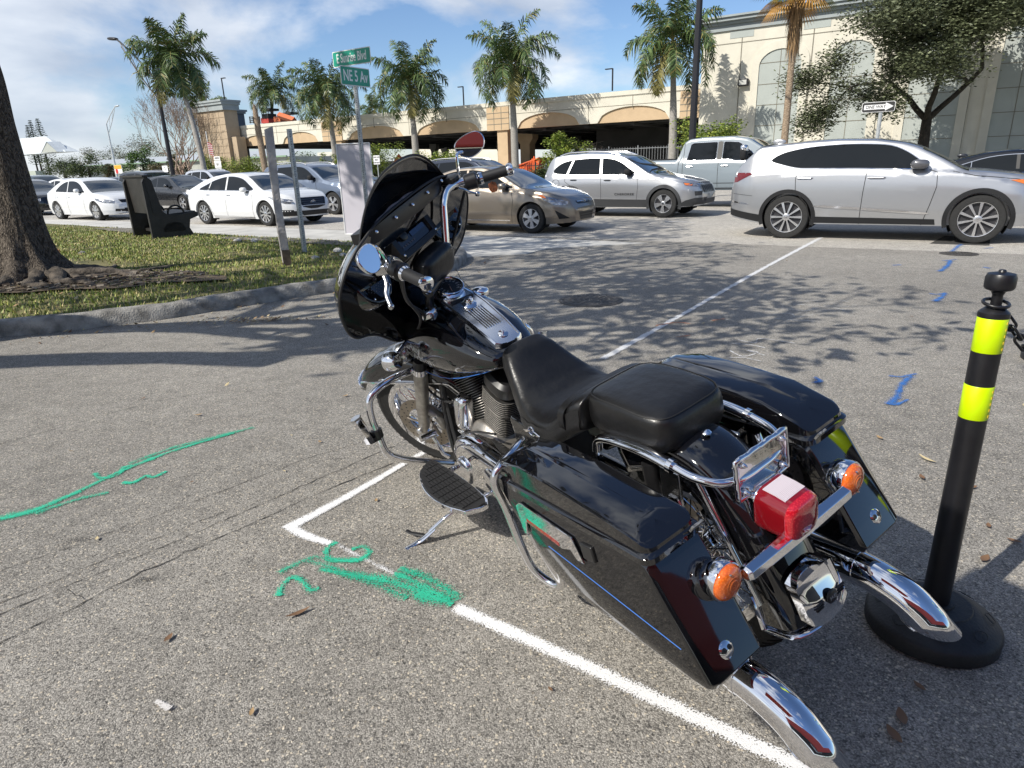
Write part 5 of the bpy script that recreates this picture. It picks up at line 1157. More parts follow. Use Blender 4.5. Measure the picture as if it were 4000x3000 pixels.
class Car:
    def __init__(s, name, label, P, hd, paint, L, Wd, H, wb, fo, top, belt, bottom=None, zb=.20, tum=.40, nose=(.55, .30), tail=(.45, .22), wr=.33, crown=.05, group=None, shoulder=.03, arch=1.13):
        s.e = empty(name, P, rz=hd, label=label, cat='car', group=group); s.L, s.W, s.wb, s.wr = L, Wd, wb, wr
        s.x1 = wb+fo; s.x0 = s.x1-L; s.top = sf(top, .07); s.belt = sf(belt, .15); s.zb = zb; s.nose, s.tail, s.tum, s.crown = nose, tail, tum, crown
        s.paint = paint; s.arch = wr*arch; s.sh = shoulder
        s.body()
    def plan(s, x):
        h = s.W/2
        a = (s.x1-x)/s.nose[0]; b = (x-s.x0)/s.tail[0]
        if a < 1: h -= s.W*s.nose[1]*.5*(1-max(a, 0))**2.2
        if b < 1: h -= s.W*s.tail[1]*.5*(1-max(b, 0))**2.2
        return h
    def zbot(s, x):
        a = max(0, 1-(s.x1-x)/.7); b = max(0, 1-(x-s.x0)/.6); return s.zb+.04*a+.10*b
    def Y(s, x, z):
        h = s.plan(x); zb_, ze = s.zbot(x), s.belt(x); zt = s.top(x)
        if z <= ze:
            k = (z-zb_)/(ze-zb_+1e-6); y = h-.055*max(0, .28-k)/.28*1.0-.03*max(0, (k-.72)/.28)**1.5*1.0
            y += .010*math.sin(math.pi*min(1, max(0, (k-.2)/.7)))
        else:
            y = h-.03-s.sh-(z-ze)*s.tum
        return max(y, .05)
    def body(s):
        xs = list(np.linspace(s.x0, s.x0+.25, 8))+list(np.linspace(s.x0+.25, s.x1-.3, 92))[1:]+list(np.linspace(s.x1-.3, s.x1, 10))[1:]
        nv, nt = 22, 9; rings = []
        for x in xs:
            zb_ = s.zbot(x); zt = s.top(x); cr = s.crown; ze = max(zt-cr, zb_+.05)
            a = max(0, 1-(s.x1-x)/.10); b = max(0, 1-(x-s.x0)/.08)   # tuck the very ends
            half = []
            for i in range(nv+1):
                k = i/nv; z = zb_+(ze-zb_)*k; half.append((s.Y(x, z), z))
            y0 = half[-1][0]
            for i in range(1, nt+1):
                t = i/nt; y = y0*math.cos(t*math.pi/2); z = ze+cr*math.sin(t*math.pi/2)**.8; half.append((y if i < nt else 0, z))
            sh = 1-.10*a-.08*b; zm = (zb_+zt)/2
            ring = [(x, 0, zb_)]+[(x, -y*sh, zm+(z-zm)*(1-.16*a-.10*b)) for y, z in half]
            ring += [(x, y*sh, zm+(z-zm)*(1-.16*a-.10*b)) for y, z in half[:-1]][::-1]
            rings.append(ring)
        mb = MB().loft(rings); o = mb.build('body', s.paint, s.e, smooth=40)
        s.o = o; me = o.data; s.bvh = BVHTree.FromPolygons([v.co for v in me.vertices], [p.vertices[:] for p in me.polygons])
        cut = MB()
        for x in (0, s.wb): cut.lathe([(.0001, -s.W), (s.arch, -s.W), (s.arch, -s.W/2+.26), (.0001, -s.W/2+.26)], (x, 0, s.wr), (0, 1, 0), 40, cap=True)
        for x in (0, s.wb): cut.lathe([(.0001, s.W/2-.26), (s.arch, s.W/2-.26), (s.arch, s.W), (.0001, s.W)], (x, 0, s.wr), (0, 1, 0), 40, cap=True)
        c = cut.build('cut', s.paint, s.e, smooth=0); b = o.modifiers.new('b', 'BOOLEAN'); b.operation = 'DIFFERENCE'; b.object = c; b.solver = 'EXACT'
        bpy.context.view_layer.update(); dg = bpy.context.evaluated_depsgraph_get(); dg.update(); nm = bpy.data.meshes.new_from_object(o.evaluated_get(dg), depsgraph=dg); o.modifiers.clear(); o.data = nm; nm.name = 'body'
        nm.set_sharp_from_angle(angle=R(40)); bpy.data.objects.remove(c)
        for x in (0, s.wb):
            for sd_ in (-1, 1):
                w_ = MB(); A = s.arch-.004; y0 = sd_*(s.W/2-.262); y1 = sd_*(s.W/2-.05)
                vs = []; n = 30
                for k in range(n+1):
                    t = math.pi*(-.18+1.36*k/n); vs += [(x+A*math.cos(t), y0, s.wr+A*math.sin(t)), (x+A*math.cos(t), y1, s.wr+A*math.sin(t))]
                w_.add(vs, [(2*i, 2*i+1, 2*i+3, 2*i+2) for i in range(n)]); w_.add([(x, y0, s.wr)]+[vs[2*i] for i in range(n+1)], [(0, i+1, i+2) for i in range(n)])
                w_.build('wheel_well', M_well, s.e, smooth=0)
    def hit(s, ang, a, z):
        c, q = math.cos(ang), math.sin(ang); rt = Vector((c, q, 0)); d = Vector((-q, c, 0))
        r = s.bvh.ray_cast(rt*a-d*8+Vector((0, 0, z)), d); return r[0], r[1], d
    def top_hit(s, x, y):
        r = s.bvh.ray_cast(Vector((x, y, 4)), Vector((0, 0, -1))); return r[0], r[1]
    def decal(s, name, poly, m, ang=0, off=.004, step=.07, parent=None, smooth=True, both=False, mirror=False, curve=0):
        if curve: poly = [(p.x, p.y) for p in cat([(x, z, 0) for x, z in poly], curve, True)]
        bm = bmesh.new()
        try: bm.faces.new([bm.verts.new((x, z, 0)) for x, z in poly])
        except Exception: bm.free(); return None
        xs = [p[0] for p in poly]; zs = [p[1] for p in poly]
        q = min(xs)+step
        while q < max(xs): bmesh.ops.bisect_plane(bm, geom=bm.verts[:]+bm.edges[:]+bm.faces[:], plane_co=(q, 0, 0), plane_no=(1, 0, 0)); q += step
        q = min(zs)+step
        while q < max(zs): bmesh.ops.bisect_plane(bm, geom=bm.verts[:]+bm.edges[:]+bm.faces[:], plane_co=(0, q, 0), plane_no=(0, 1, 0)); q += step
        bmesh.ops.triangulate(bm, faces=bm.faces)
        bad = []
        for v in bm.verts:
            if ang == 'top': p, n = s.top_hit(v.co.x, v.co.y)
            else: p, n, d = s.hit(ang, v.co.x, v.co.y)
            if p is None: bad.append(v); continue
            v.co = p+n*off
        bmesh.ops.delete(bm, geom=bad, context='VERTS')
        me = bpy.data.meshes.new(name); bm.to_mesh(me); bm.free(); me.materials.append(m)
        for p in me.polygons: p.use_smooth = smooth
        o = bpy.data.objects.new(name, me); COL.objects.link(o); o.parent = parent or s.e
        if both or mirror:
            me2 = me.copy(); me2.transform(Matrix.Diagonal((1, -1, 1, 1))); me2.flip_normals(); o2 = bpy.data.objects.new(name, me2); COL.objects.link(o2); o2.parent = parent or s.e
        return o
    def strip(s, name, pts, m, w=.008, ang=0, off=.0035, both=True, step=.05, h=0):
        P = [Vector((x, z, 0)) for x, z in pts]; Q = []
        for a, b in zip(P, P[1:]):
            n = max(1, int((b-a).length/step)); Q += [a.lerp(b, i/n) for i in range(n)]
        Q.append(P[-1]); vs = []; n = len(Q); k = 0
        for i, p in enumerate(Q):
            t = (Q[min(i+1, n-1)]-Q[max(i-1, 0)]).normalized(); nn = Vector((-t.y, t.x, 0))*w/2
            for q in (p+nn, p-nn):
                if ang == 'top': r, nr = s.top_hit(q.x, q.y)
                else: r, nr, _ = s.hit(ang, q.x, q.y)
                if r is None: vs.append(vs[-1] if vs else Vector((0, 0, 0))); continue
                vs.append(r+nr*off)
        out_ = []
        for sg in ((1, -1) if both else (1,)):
            mb = MB().add([(v.x, v.y*sg, v.z) for v in vs], [(2*i, 2*i+1, 2*i+3, 2*i+2) for i in range(n-1)]); out_.append(mb.build(name, m, s.e, smooth=80, weld=False))
        return out_
    def screens(s, ws, rw, inset=.035):
        for nm, (x0, x1), m in (('windscreen', ws, M_wind), ('rear_window', rw, M_wind)):
            if x0 is None: continue
            A = []; n = 10
            for i in range(n+1):
                x = x0+(x1-x0)*i/n; A.append((x, s.Y(x, s.top(x)-s.crown)-inset))
            poly = [(x, -y) for x, y in A]+[(x, y) for x, y in A[::-1]]; s.decal(nm, poly, m, 'top', off=.003, step=.10)
    def wheels(s, spokes, col, dark=M_rimD, rimr=.66, sw=.035, twin=False, w=.22, cap=True, lip=True):
        Rr = s.wr*rimr
        def mk():
            r = MB(); 
            if lip: r.lathe([(Rr+.004, -.004), (Rr+.003, .010), (Rr-.006, .008), (Rr-.010, -.03), (Rr-.02, -.04)], (0, 0, 0), (0, -1, 0), 40)
            for k in range(spokes):
                a = 2*math.pi*k/spokes
                for da in ((-.13, .13) if twin else (0,)):
                    c, q = math.cos(a+da), math.sin(a+da); T = Vector((c, 0, q)); U_ = Vector((-q, 0, c)); n_ = Vector((0, -1, 0))
                    r0, r1 = (.035, Rr-.008); w0, w1 = sw*.5, sw*1.15
                    r.add([T*r0-U_*w0+n_*.012, T*r0+U_*w0+n_*.012, T*r1+U_*w1+n_*.004, T*r1-U_*w1+n_*.004, T*r0-U_*w0-n_*.03, T*r0+U_*w0-n_*.03, T*r1+U_*w1-n_*.03, T*r1-U_*w1-n_*.03], [(0, 1, 2, 3), (0, 4, 5, 1), (1, 5, 6, 2), (2, 6, 7, 3), (3, 7, 4, 0)])
            r.lathe([(.06, -.02), (.062, .012), (.045, .018), (.001, .020)], (0, 0, 0), (0, -1, 0), 20)
            o = r.build('rim', col, None, smooth=30)
            d = MB().lathe([(Rr-.005, -.01), (Rr-.02, -.045), (.14, -.05), (.001, -.05)], (0, 0, 0), (0, -1, 0), 36).build('rim_back', dark, None); 
            t = MB().lathe([(Rr, -w+.02), (s.wr-.03, -w), (s.wr-.004, -w+.02), (s.wr, -w/2), (s.wr-.004, -.018), (s.wr-.02, .004), (s.wr-.05, .010), (Rr+.012, .004), (Rr+.002, -.008)], (0, 0, 0), (0, -1, 0), 48).build('tyre', M_tyre, None)
            c = MB().lathe([(.028, .02), (.026, .023), (.001, .024)], (0, 0, 0), (0, -1, 0), 16).build('cap', M_chr, None)
            e = empty('wheel'); 
            for q in (o, d, t, c): q.parent = e
            return e
        first = mk(); s.whl = []
        for i, (x, sd_) in enumerate(((0, -1), (s.wb, -1), (0, 1), (s.wb, 1))):
            w_ = first if i == 0 else dup(first)
            w_.parent = s.e; w_.location = (x, sd_*(s.W/2-.022), s.wr); w_.rotation_euler = (0, .4*i, 0 if sd_ < 0 else math.pi)
    def mirror(s, x, z, m, w=.24, h=.15):
        for sg in (-1, 1):
            p, n, d = s.hit(0, x, z); y = abs(p.y)+.12
            e = MB().ball((0, 0, 0), (w/2*.8, .085, h/2), 16, 9, .75); e.xf(Matrix.Rotation(R(-8*sg), 4, 'Z')); e.xf(Matrix.Translation((x, sg*(y+.02), z))); o = e.build('mirror', m, s.e, smooth=80)
            MB().box((x+.05, sg*(y-.08), z-h*.42), (.06, .12, .03)).build('bracket', M_plast, o, smooth=0)
    def handles(s, pts, m, l=.20):
        for x, z in pts:
            for sg in (-1, 1):
                p, n, d = s.hit(0, x, z); y = abs(p.y)+.018
                MB().tube([(x-l/2, sg*(y-.018), z), (x-l/2+.03, sg*y, z+.004), (x+l/2-.03, sg*y, z+.004), (x+l/2, sg*(y-.018), z)], [.008, .013, .013, .008], 8).build('door_handle', m, s.e)
    def rails(s, x0, x1, m, h=.045, y=None):
        for sg in (-1, 1):
            P = []
            for i in range(13):
                k = i/12; x = x0+(x1-x0)*k; yy = s.Y(x, s.top(x)-s.crown)-.07; r, n = s.top_hit(x, yy); P.append((x, sg*yy, r.z+h*min(1, math.sin(math.pi*k)*2.4)))
            MB().tube(P, .018, 8).build('roof_rail', m, s.e)
    def trim_arch(s, m, w=.055):
        for x in (0, s.wb):
            for sg in (-1, 1):
                vs = []; n = 28
                for i in range(n+1):
                    a = math.pi*(-.10+1.20*i/n)
                    for rr_ in (s.arch-.012, s.arch+w):
                        X, Z = x+rr_*math.cos(a), s.wr+rr_*math.sin(a); p, nn, d = s.hit(0, X, max(Z, s.zbot(X)+.02)); 
                        if p is None: p = Vector((X, -s.W/2, Z)); nn = Vector((0, -1, 0))
                        q = p+nn*.010; vs.append((X, q.y if sg < 0 else -q.y, Z))
                MB().add(vs, [(2*i, 2*i+1, 2*i+3, 2*i+2) for i in range(n)]).build('arch_trim', m, s.e, smooth=80, weld=False)
    def undertray(s):
        MB().box(((s.x0+s.x1)/2, 0, s.zb+.05), (s.L-.9, s.W-.6, .06)).build('underbody', M_well, s.e, smooth=0)
def winset(c, outer, pillars, trim=None, tw=.016):
    poly = [(p.x, p.y) for p in cat([(x, z, 0) for x, z in outer], 3, True)]
    c.decal('side_glass', poly, M_glass, 0, .003, .09, mirror=True)
    if trim: c.strip('window_trim', poly+[poly[0]], trim, tw, off=.006)
    for a, b, w_, m in pillars: c.strip('pillar', [a, b], m, w_, off=.0055)
HD = R(-32.5)
def at_front(P, wb): u_ = Vector((math.cos(HD), math.sin(HD), 0)); return Vector(P)-u_*wb
def carpos(rear, Wd, inset=.10):    # rear near contact -> point under the middle of the rear axle
    n_ = Vector((-math.sin(HD), math.cos(HD), 0)); return Vector((rear[0], rear[1], 0))+n_*(Wd/2-inset)
# ---------------- silver three row SUV (largest, right)
pS = paintm('silver', (.43, .44, .46), .70, .30)
c = Car('suv', 'bright silver three row SUV nearest at the right, filling the lane edge', carpos((5.13, 12.38), 1.96), HD, pS, 5.00, 1.96, 1.70, 2.89, 1.02,
    [(-1.09, .78), (-1.07, 1.00), (-1.00, 1.20), (-.93, 1.34), (-.72, 1.52), (-.60, 1.64), (-.35, 1.655), (.2, 1.70), (.75, 1.715), (1.3, 1.69), (1.70, 1.625), (1.92, 1.555), (2.30, 1.36), (2.62, 1.17), (2.95, 1.145), (3.4, 1.08), (3.72, .98), (3.86, .86), (3.91, .70)],
    [(-1.1, 1.16), (0, 1.19), (1.2, 1.17), (2.3, 1.13), (2.8, 1.07), (3.9, .80)], zb=.27, tum=.36, nose=(.7, .34), tail=(.55, .30), wr=.385, arch=1.12, crown=.06)
WIN = [(-.37, 1.36), (-.22, 1.475), (.02, 1.54), (.35, 1.585), (.8, 1.605), (1.2, 1.595), (1.52, 1.56), (1.76, 1.46), (1.98, 1.31), (2.10, 1.20), (1.9, 1.175), (1.1, 1.20), (.32, 1.215), (.10, 1.225), (-.15, 1.28)]
winset(c, WIN, [((.30, 1.56), (.07, 1.24), .05, M_glass), ((1.24, 1.585), (1.22, 1.20), .085, M_glass)], M_chr, .014)
c.screens((1.98, 2.66), (-.95, -.68)); c.trim_arch(M_plast, .055); c.undertray()
c.wheels(10, M_rimS, rimr=.70, sw=.019, w=.25)
c.strip('door_gap', [(.12, 1.20), (.10, 1.05), (.12, .82), (.32, .62), (.42, .30)], M_gap, .010); c.strip('door_gap', [(1.22, 1.18), (1.20, .80), (1.19, .28)], M_gap, .010); c.strip('door_gap', [(2.12, 1.16), (2.24, 1.12), (2.26, .9), (2.20, .6), (2.12, .28)], M_gap, .010)
c.strip('hood_gap', [(2.45, 1.13), (2.75, 1.06), (3.3, 1.00), (3.6, .93)], M_gap, .008)
c.decal('sill_trim', [(.42, .29), (2.32, .29), (2.30, .38), (.45, .40)], M_plast, 0, .006, mirror=True)
for nm, P in (('chrome_spear', [(.42, .585), (.60, .60), (1.18, .565), (1.18, .525), (.60, .555)]), ('chrome_spear', [(1.21, .563), (2.15, .495), (2.22, .475), (2.15, .460), (1.21, .522)])): c.decal(nm, P, M_chr, 0, .012, .05, mirror=True)
c.decal('rear_bumper_trim', [(-1.08, .40), (-.46, .29), (-.46, .42), (-1.08, .52)], M_plast, 0, .006, mirror=True)
c.decal('tail_lamp', [(-1.07, 1.02), (-.98, .98), (-.60, 1.14), (-.63, 1.165), (-1.05, 1.16)], M_red, R(-30), .006, .05); c.decal('tail_lamp', [(-1.06, .99), (-.95, 1.00), (-.66, 1.14), (-.70, 1.165), (-1.03, 1.165)], M_red, 0, .006, .05, mirror=True)
c.strip('bumper_crease', [(-1.05, .80), (-.62, .76)], M_gap, .006); c.decal('bumper_strip', [(-1.03, .64), (-.68, .60), (-.68, .62), (-1.03, .665)], M_chr, 0, .006, .05, mirror=True)
c.decal('head_lamp', [(3.22, .985), (3.75, .80), (3.80, .86), (3.4, .99)], M_amber, 0, .006, .05, mirror=True)
c.mirror(1.98, 1.25, mat('mirror_grey', (.12, .12, .13), .3, metal=.4, coat=1), .34, .15); c.handles([(.25, 1.055), (1.38, 1.045)], mat('handle_silver', (.5, .5, .52), .2, metal=1), .27)
MB().ball((0, 0, 0), (.12, .02, .05), 12, 6).xf(Matrix.Translation((-.42, 0, 1.70))).build('roof_fin', pS, c.e)
c.decal('rear_spoiler', [(-.70, -.60), (-.45, -.66), (-.45, .66), (-.70, .60)], pS, 'top', .02, .1)
# ---------------- white fastback sedan
pW = paintm('white', (.68, .69, .70), 0, .25)
def sedan(name, label, rear, paint, L, Wd, H, wb, fo, wr, spokes, rimm, top, belt, win, pill, gaps, ws, rw, group=None, trim=None, mirm=None, twin=False, sw=.03, tail=None, hz=None, P=None, rimr=.68, tum=.42):
    c = Car(name, label, P if P else carpos(rear, Wd), HD, paint, L, Wd, H, wb, fo, top, belt, zb=.19, tum=tum, nose=(.75, .42), tail=(.6, .34), wr=wr, crown=.05, group=group)
    winset(c, win, pill, trim, .012); c.screens(ws, rw); c.undertray(); c.wheels(spokes, rimm, rimr=rimr, sw=sw, twin=twin)
    for g in gaps: c.strip('door_gap', g, M_gap, .008)
    return c
c = sedan('sedan', 'white fastback sedan in front of the two posts, dark grille and ten spoke wheels', (-9.07, 20.67), pW, 4.85, 1.86, 1.47, 2.805, .98, .335, 10, M_rimS,
    [(-1.07, .62), (-1.04, .84), (-.95, .985), (-.75, 1.03), (-.50, 1.10), (-.05, 1.28), (.45, 1.40), (.95, 1.455), (1.4, 1.465), (1.85, 1.42), (2.15, 1.30), (2.50, 1.10), (2.75, .985), (3.1, .945), (3.45, .87), (3.67, .76), (3.74, .66), (3.78, .52)],
    [(-1.1, .93), (0, .965), (1.5, .94), (2.6, .90), (3.8, .64)],
    [(-.15, 1.015), (.2, 1.15), (.55, 1.265), (1.0, 1.345), (1.4, 1.35), (1.8, 1.28), (2.1, 1.13), (2.32, .985), (1.9, .965), (.9, .975), (.2, .985)],
    [((.38, 1.22), (.30, .98), .035, pW), ((1.10, 1.35), (1.12, .97), .065, pW)],
    [[(.0, .95), (.05, .75), (.38, .50), (.45, .22)], [(1.12, .95), (1.14, .6), (1.10, .22)], [(2.30, .92), (2.34, .7), (2.28, .22)]], (1.98, 2.74), (-.72, -.02), trim=M_chr, sw=.024)
G_ = mat('grille_dark', (.012, .012, .014), .35, metal=.2)
A9 = R(90)
def grille(c, poly, bars, m=G_, bm_=M_chr, name='grille'):
    o = c.decal(name, poly, m, A9, .006, .06); 
    for b in bars: c.strip('grille_bar', b, bm_, .012, A9, .012, both=False)
def badge(c, y, z, r=.055, H_=True):
    p, n, d = c.hit(A9, y, z); o = MB().tube([Vector((p.x+.012, p.y+r*1.35*math.cos(a), p.z+r*.75*math.sin(a))) for a in [2*math.pi*k/20 for k in range(20)]], .006, 5, closed=True).build('badge', M_chr, c.e)
    if H_:
        for q in (-.4, .4): MB().tube([(p.x+.012, p.y+r*q-.004, p.z-r*.45), (p.x+.012, p.y+r*q+.012, p.z+r*.45)], .006, 5).build('badge_stroke', M_chr, o)
        MB().tube([(p.x+.012, p.y-r*.4, p.z-r*.1), (p.x+.012, p.y+r*.4, p.z+r*.1)], .005, 5).build('badge_stroke', M_chr, o)
grille(c, [(-.52, .735), (-.40, .50), (-.12, .44), (.12, .44), (.40, .50), (.52, .735)], [[(-.47+k*.0, .735-k*.055+.0), (.47, .735-k*.055)] for k in range(0, 1)]+[[(-.42+.03*k, .69-.055*k), (.42-.03*k, .69-.055*k)] for k in range(4)], bm_=mat('grille_bar', (.16, .16, .17), .3, metal=.8)); badge(c, 0, .62)
c.decal('lower_intake', [(-.70, .40), (-.62, .27), (.62, .27), (.70, .40)], G_, A9, .006, .06); c.decal('front_lip', [(-.74, .27), (-.70, .215), (.70, .215), (.74, .27)], M_chr, A9, .010, .06)
for sg in (1, -1):
    a = R(45)
    if sg == 1:
        c.decal('head_lamp', [(1.63, .74), (2.02, .80), (2.62, .73), (2.66, .60), (2.25, .61), (1.95, .66)][::1] if False else [(2.50-.55, .77), (2.48-.0, .70), (2.55, .585), (2.28, .60), (2.02, .68), (1.78, .795)], M_lamp, R(38), .006, .05)
        c.decal('fog_recess', [(2.05, .44), (2.50, .43), (2.55, .27), (2.20, .27)], G_, R(38), .007, .05)
        for k in range(4):
            p, n, d = c.hit(R(38), 2.20+.07*k, .40); MB().ball((p.x+.01, p.y-.01, p.z), .014, 8, 5).build('fog_light', mat('lamp_white', (.8, .8, .8), .2), c.e)
c.decal('tail_lamp', [(-1.05, .86), (-.80, .87), (-.78, .93), (-.95, .96), (-1.04, .94)], M_red, R(-20), .006, .04); c.decal('sun_roof', [(.75, -.42), (1.55, -.45), (1.55, .45), (.75, .42)], M_wind, 'top', .003, .12)
c.mirror(2.06, .99, pW, .24, .14); c.handles([(.32, .86), (1.28, .845)], M_chr, .19); c.decal('side_sill', [(.45, .20), (2.30, .20), (2.30, .26), (.45, .27)], M_chr, 0, .008, mirror=True)
# ---------------- white compact sedan (left) and the one behind it
FT = [(-.98, .60), (-.95, .86), (-.88, .97), (-.70, 1.01), (-.45, 1.06), (-.1, 1.24), (.3, 1.39), (.75, 1.45), (1.25, 1.455), (1.6, 1.40), (1.95, 1.24), (2.30, 1.05), (2.5, .965), (2.9, .91), (3.25, .83), (3.42, .72), (3.50, .55)]
FB = [(-1, .93), (0, .95), (1.5, .92), (2.5, .88), (3.5, .62)]
FWN = [(.02, 1.01), (.28, 1.20), (.60, 1.31), (.95, 1.345), (1.35, 1.32), (1.68, 1.20), (1.92, 1.03), (2.0, .955), (1.2, .965), (.3, .985)]
def compact(name, label, rear, paint, spokes, rimm, twin=False, P=None, group=None):
    c = sedan(name, label, rear, paint, 4.50, 1.77, 1.46, 2.65, .87, .32, spokes, rimm, FT, FB, FWN, [((.82, 1.34), (.86, .97), .05, paint)],
        [[(.08, .95), (.10, .7), (.36, .5), (.42, .22)], [(.88, .95), (.90, .6), (.88, .22)], [(2.0, .92), (2.05, .7), (2.0, .22)]], (1.72, 2.52), (-.62, .12), twin=twin, P=P, sw=.026, group=group)
    c.decal('head_lamp', [(1.55, .76), (1.95, .72), (2.26, .66), (2.24, .58), (1.95, .60), (1.62, .68)], M_lamp, R(40), .006, .05)
    grille(c, [(-.42, .70), (-.36, .60), (.36, .60), (.42, .70)], [], m=G_); c.decal('lower_intake', [(-.32, .42), (-.28, .28), (.28, .28), (.32, .42)], G_, A9, .006, .06)
    c.decal('side_intake', [(2.02, .40), (2.34, .38), (2.32, .30), (2.0, .32)], G_, R(45), .006, .05)
    c.decal('tail_lamp', [(-.97, .80), (-.80, .80), (-.78, .92), (-.93, .95)], M_red, R(-20), .006, .04)
    c.mirror(1.74, 1.02, paint, .22, .14); c.handles([(.22, .82), (1.03, .81)], paint, .18); return c
compact('sedan', 'white compact sedan between the tree trunk and the bench', (-16.55, 25.41), pW, 8, M_rimS, True)
def lanepos(px, t, wb, Wd):  # near front contact at pixel x on lane line t
    s = ST(px, 840, t)[0]; P = W(s, t, 0); return carpos(P-Vector((math.cos(HD), math.sin(HD), 0))*wb, Wd)
compact('sedan', 'white sedan half hidden behind the nearer white compact at the left', None, pW, 8, M_rimS, P=lanepos(306, 16.6, 2.65, 1.77))
pDk = paintm('graphite', (.028, .030, .034), .5, .25)
c = compact('sedan', 'dark graphite sedan seen through and beside the bus bench', None, pDk, 5, M_rimS, True, P=lanepos(727, 16.77, 2.60, 1.77))
compact('sedan', 'black car nose just showing right of the tree trunk', None, paintm('black', (.008, .009, .013), .2, .15), 5, M_rimS, P=lanepos(118, 12.9, 2.65, 1.77))
# ---------------- bronze sedan behind the fairing
pB = paintm('bronze', (.27, .232, .19), .8, .32)
c = sedan('sedan', 'bronze gold sedan in the near lane right of the motorcycle fairing', (-1.71, 16.2), pB, 4.53, 1.775, 1.435, 2.70, .90, .318, 6, mat('rim_hubcap', (.55, .55, .56), .35, metal=.5),
    [(-.93, .60), (-.90, .88), (-.82, .98), (-.60, 1.02), (-.35, 1.12), (.1, 1.30), (.55, 1.41), (1.0, 1.435), (1.35, 1.425), (1.7, 1.34), (2.1, 1.15), (2.42, .985), (2.7, .945), (3.05, .89), (3.38, .78), (3.53, .66), (3.59, .50)],
    [(-1, .95), (0, .97), (1.5, .94), (2.4, .90), (3.6, .62)],
    [(-.25, 1.03), (.1, 1.19), (.5, 1.31), (.9, 1.345), (1.3, 1.325), (1.65, 1.22), (2.0, 1.06), (2.2, .955), (1.4, .96), (.3, .985)],
    [((.95, 1.34), (.98, .97), .05, pB)],
    [[(.08, .95), (.10, .7), (.38, .5), (.44, .22)], [(.98, .95), (1.0, .6), (.96, .22)], [(2.20, .93), (2.26, .7), (2.2, .22)]], (1.82, 2.70), (-.55, .22), sw=.045, rimr=.64)
c.decal('head_lamp', [(1.74, .83), (2.05, .74), (2.36, .66), (2.34, .585), (2.05, .60), (1.85, .70)], M_lamp, R(38), .006, .05); c.decal('indicator', [(1.70, .84), (1.86, .79), (1.90, .73), (1.80, .76)], M_amber, R(38), .008, .05)
grille(c, [(-.34, .66), (-.28, .60), (.28, .60), (.34, .66)], [[(-.30, .645), (.30, .645)]]); grille(c, [(-.36, .44), (-.28, .27), (.28, .27), (.36, .44)], [[(-.3, .40), (.3, .40)], [(-.3, .35), (.3, .35)]], bm_=M_plast, name='lower_grille'); badge(c, 0, .64, .06)
c.decal('fog_recess', [(2.06, .50), (2.40, .32), (2.16, .31)], M_plast, R(38), .007, .05)
c.mirror(2.02, .995, pB, .23, .14); c.handles([(.30, .88), (1.12, .86)], M_chr, .19); c.strip('sill_crease', [(.5, .27), (2.15, .27)], M_chr, .02)
# ---------------- silver crossover
def suvlike(name, label, P, paint, L, Wd, wb, fo, wr, top, belt, win, pill, gaps, ws, rw, spokes=5, twin=True, rimm=M_rimS, zb=.26, clad=True, railm=M_rimS, rail=(-.5, 1.2), mir=(1.85, 1.22), mm=M_plast, tum=.34, trim=None, group=None):
    c = Car(name, label, P, HD, paint, L, Wd, 1.7, wb, fo, top, belt, zb=zb, tum=tum, nose=(.7, .36), tail=(.5, .28), wr=wr, crown=.055, group=group)
    winset(c, win, pill, trim); c.screens(ws, rw); c.undertray(); c.wheels(spokes, rimm, rimr=.64, twin=twin, sw=.030)
    for g in gaps: c.strip('door_gap', g, M_gap, .009)
    if clad: c.trim_arch(M_plast if clad is True else clad, .07)
    if rail: c.rails(rail[0], rail[1], railm)
    if mir: c.mirror(mir[0], mir[1], mm, .25, .17)
    return c
pC = paintm('silver2', (.43, .44, .46), .70, .30); M_cl = mat('cladding', (.035, .037, .04), .6)
u_ = Vector((math.cos(HD), math.sin(HD), 0)); Pc = carpos(AT(2592, 848, 17.1)*Vector((1, 1, 0)) if False else W(ST(2592, 848, 17.1)[0], 17.1, 0)-u_*2.7, 1.86)
c = suvlike('suv', 'silver crossover with black cladding and chrome roof rails in the middle lane', Pc, pC, 4.62, 1.86, 2.70, .93, .36,
    [(-.99, .80), (-.96, 1.02), (-.88, 1.22), (-.76, 1.48), (-.62, 1.63), (-.2, 1.68), (.5, 1.70), (1.1, 1.67), (1.5, 1.59), (1.9, 1.37), (2.25, 1.16), (2.55, 1.09), (2.95, 1.03), (3.3, .95), (3.5, .86), (3.60, .74), (3.63, .6)],
    [(-1, 1.12), (0, 1.10), (1.5, 1.08), (2.4, 1.04), (3.6, .78)],
    [(-.55, 1.18), (-.42, 1.38), (-.10, 1.49), (.5, 1.535), (1.05, 1.52), (1.40, 1.43), (1.72, 1.24), (1.86, 1.12), (1.1, 1.11), (.0, 1.13)],
    [((.02, 1.50), (-.12, 1.13), .06, pC), ((.86, 1.53), (.90, 1.11), .07, pC)],
    [[(-.15, 1.1), (-.18, .95), (.05, .8), (.38, .6), (.45, .30)], [(.92, 1.08), (.94, .7), (.93, .30)], [(1.95, 1.08), (2.0, .8), (1.95, .30)]], (1.60, 2.42), (-.90, -.62), rail=(-.45, 1.35), railm=M_chr, mir=(1.72, 1.17), clad=M_cl)
c.decal('sill_cladding', [(.40, .27), (2.25, .27), (2.25, .46), (.45, .48)], M_cl, 0, .006, mirror=True); c.decal('bumper_cladding', [(1.75, .30), (2.55, .28), (2.66, .50), (2.2, .50), (1.95, .44)], M_cl, R(40), .007, .05); c.decal('lower_bumper', [(-.80, .28), (.80, .28), (.80, .46), (-.80, .46)], M_cl, A9, .007, .06)
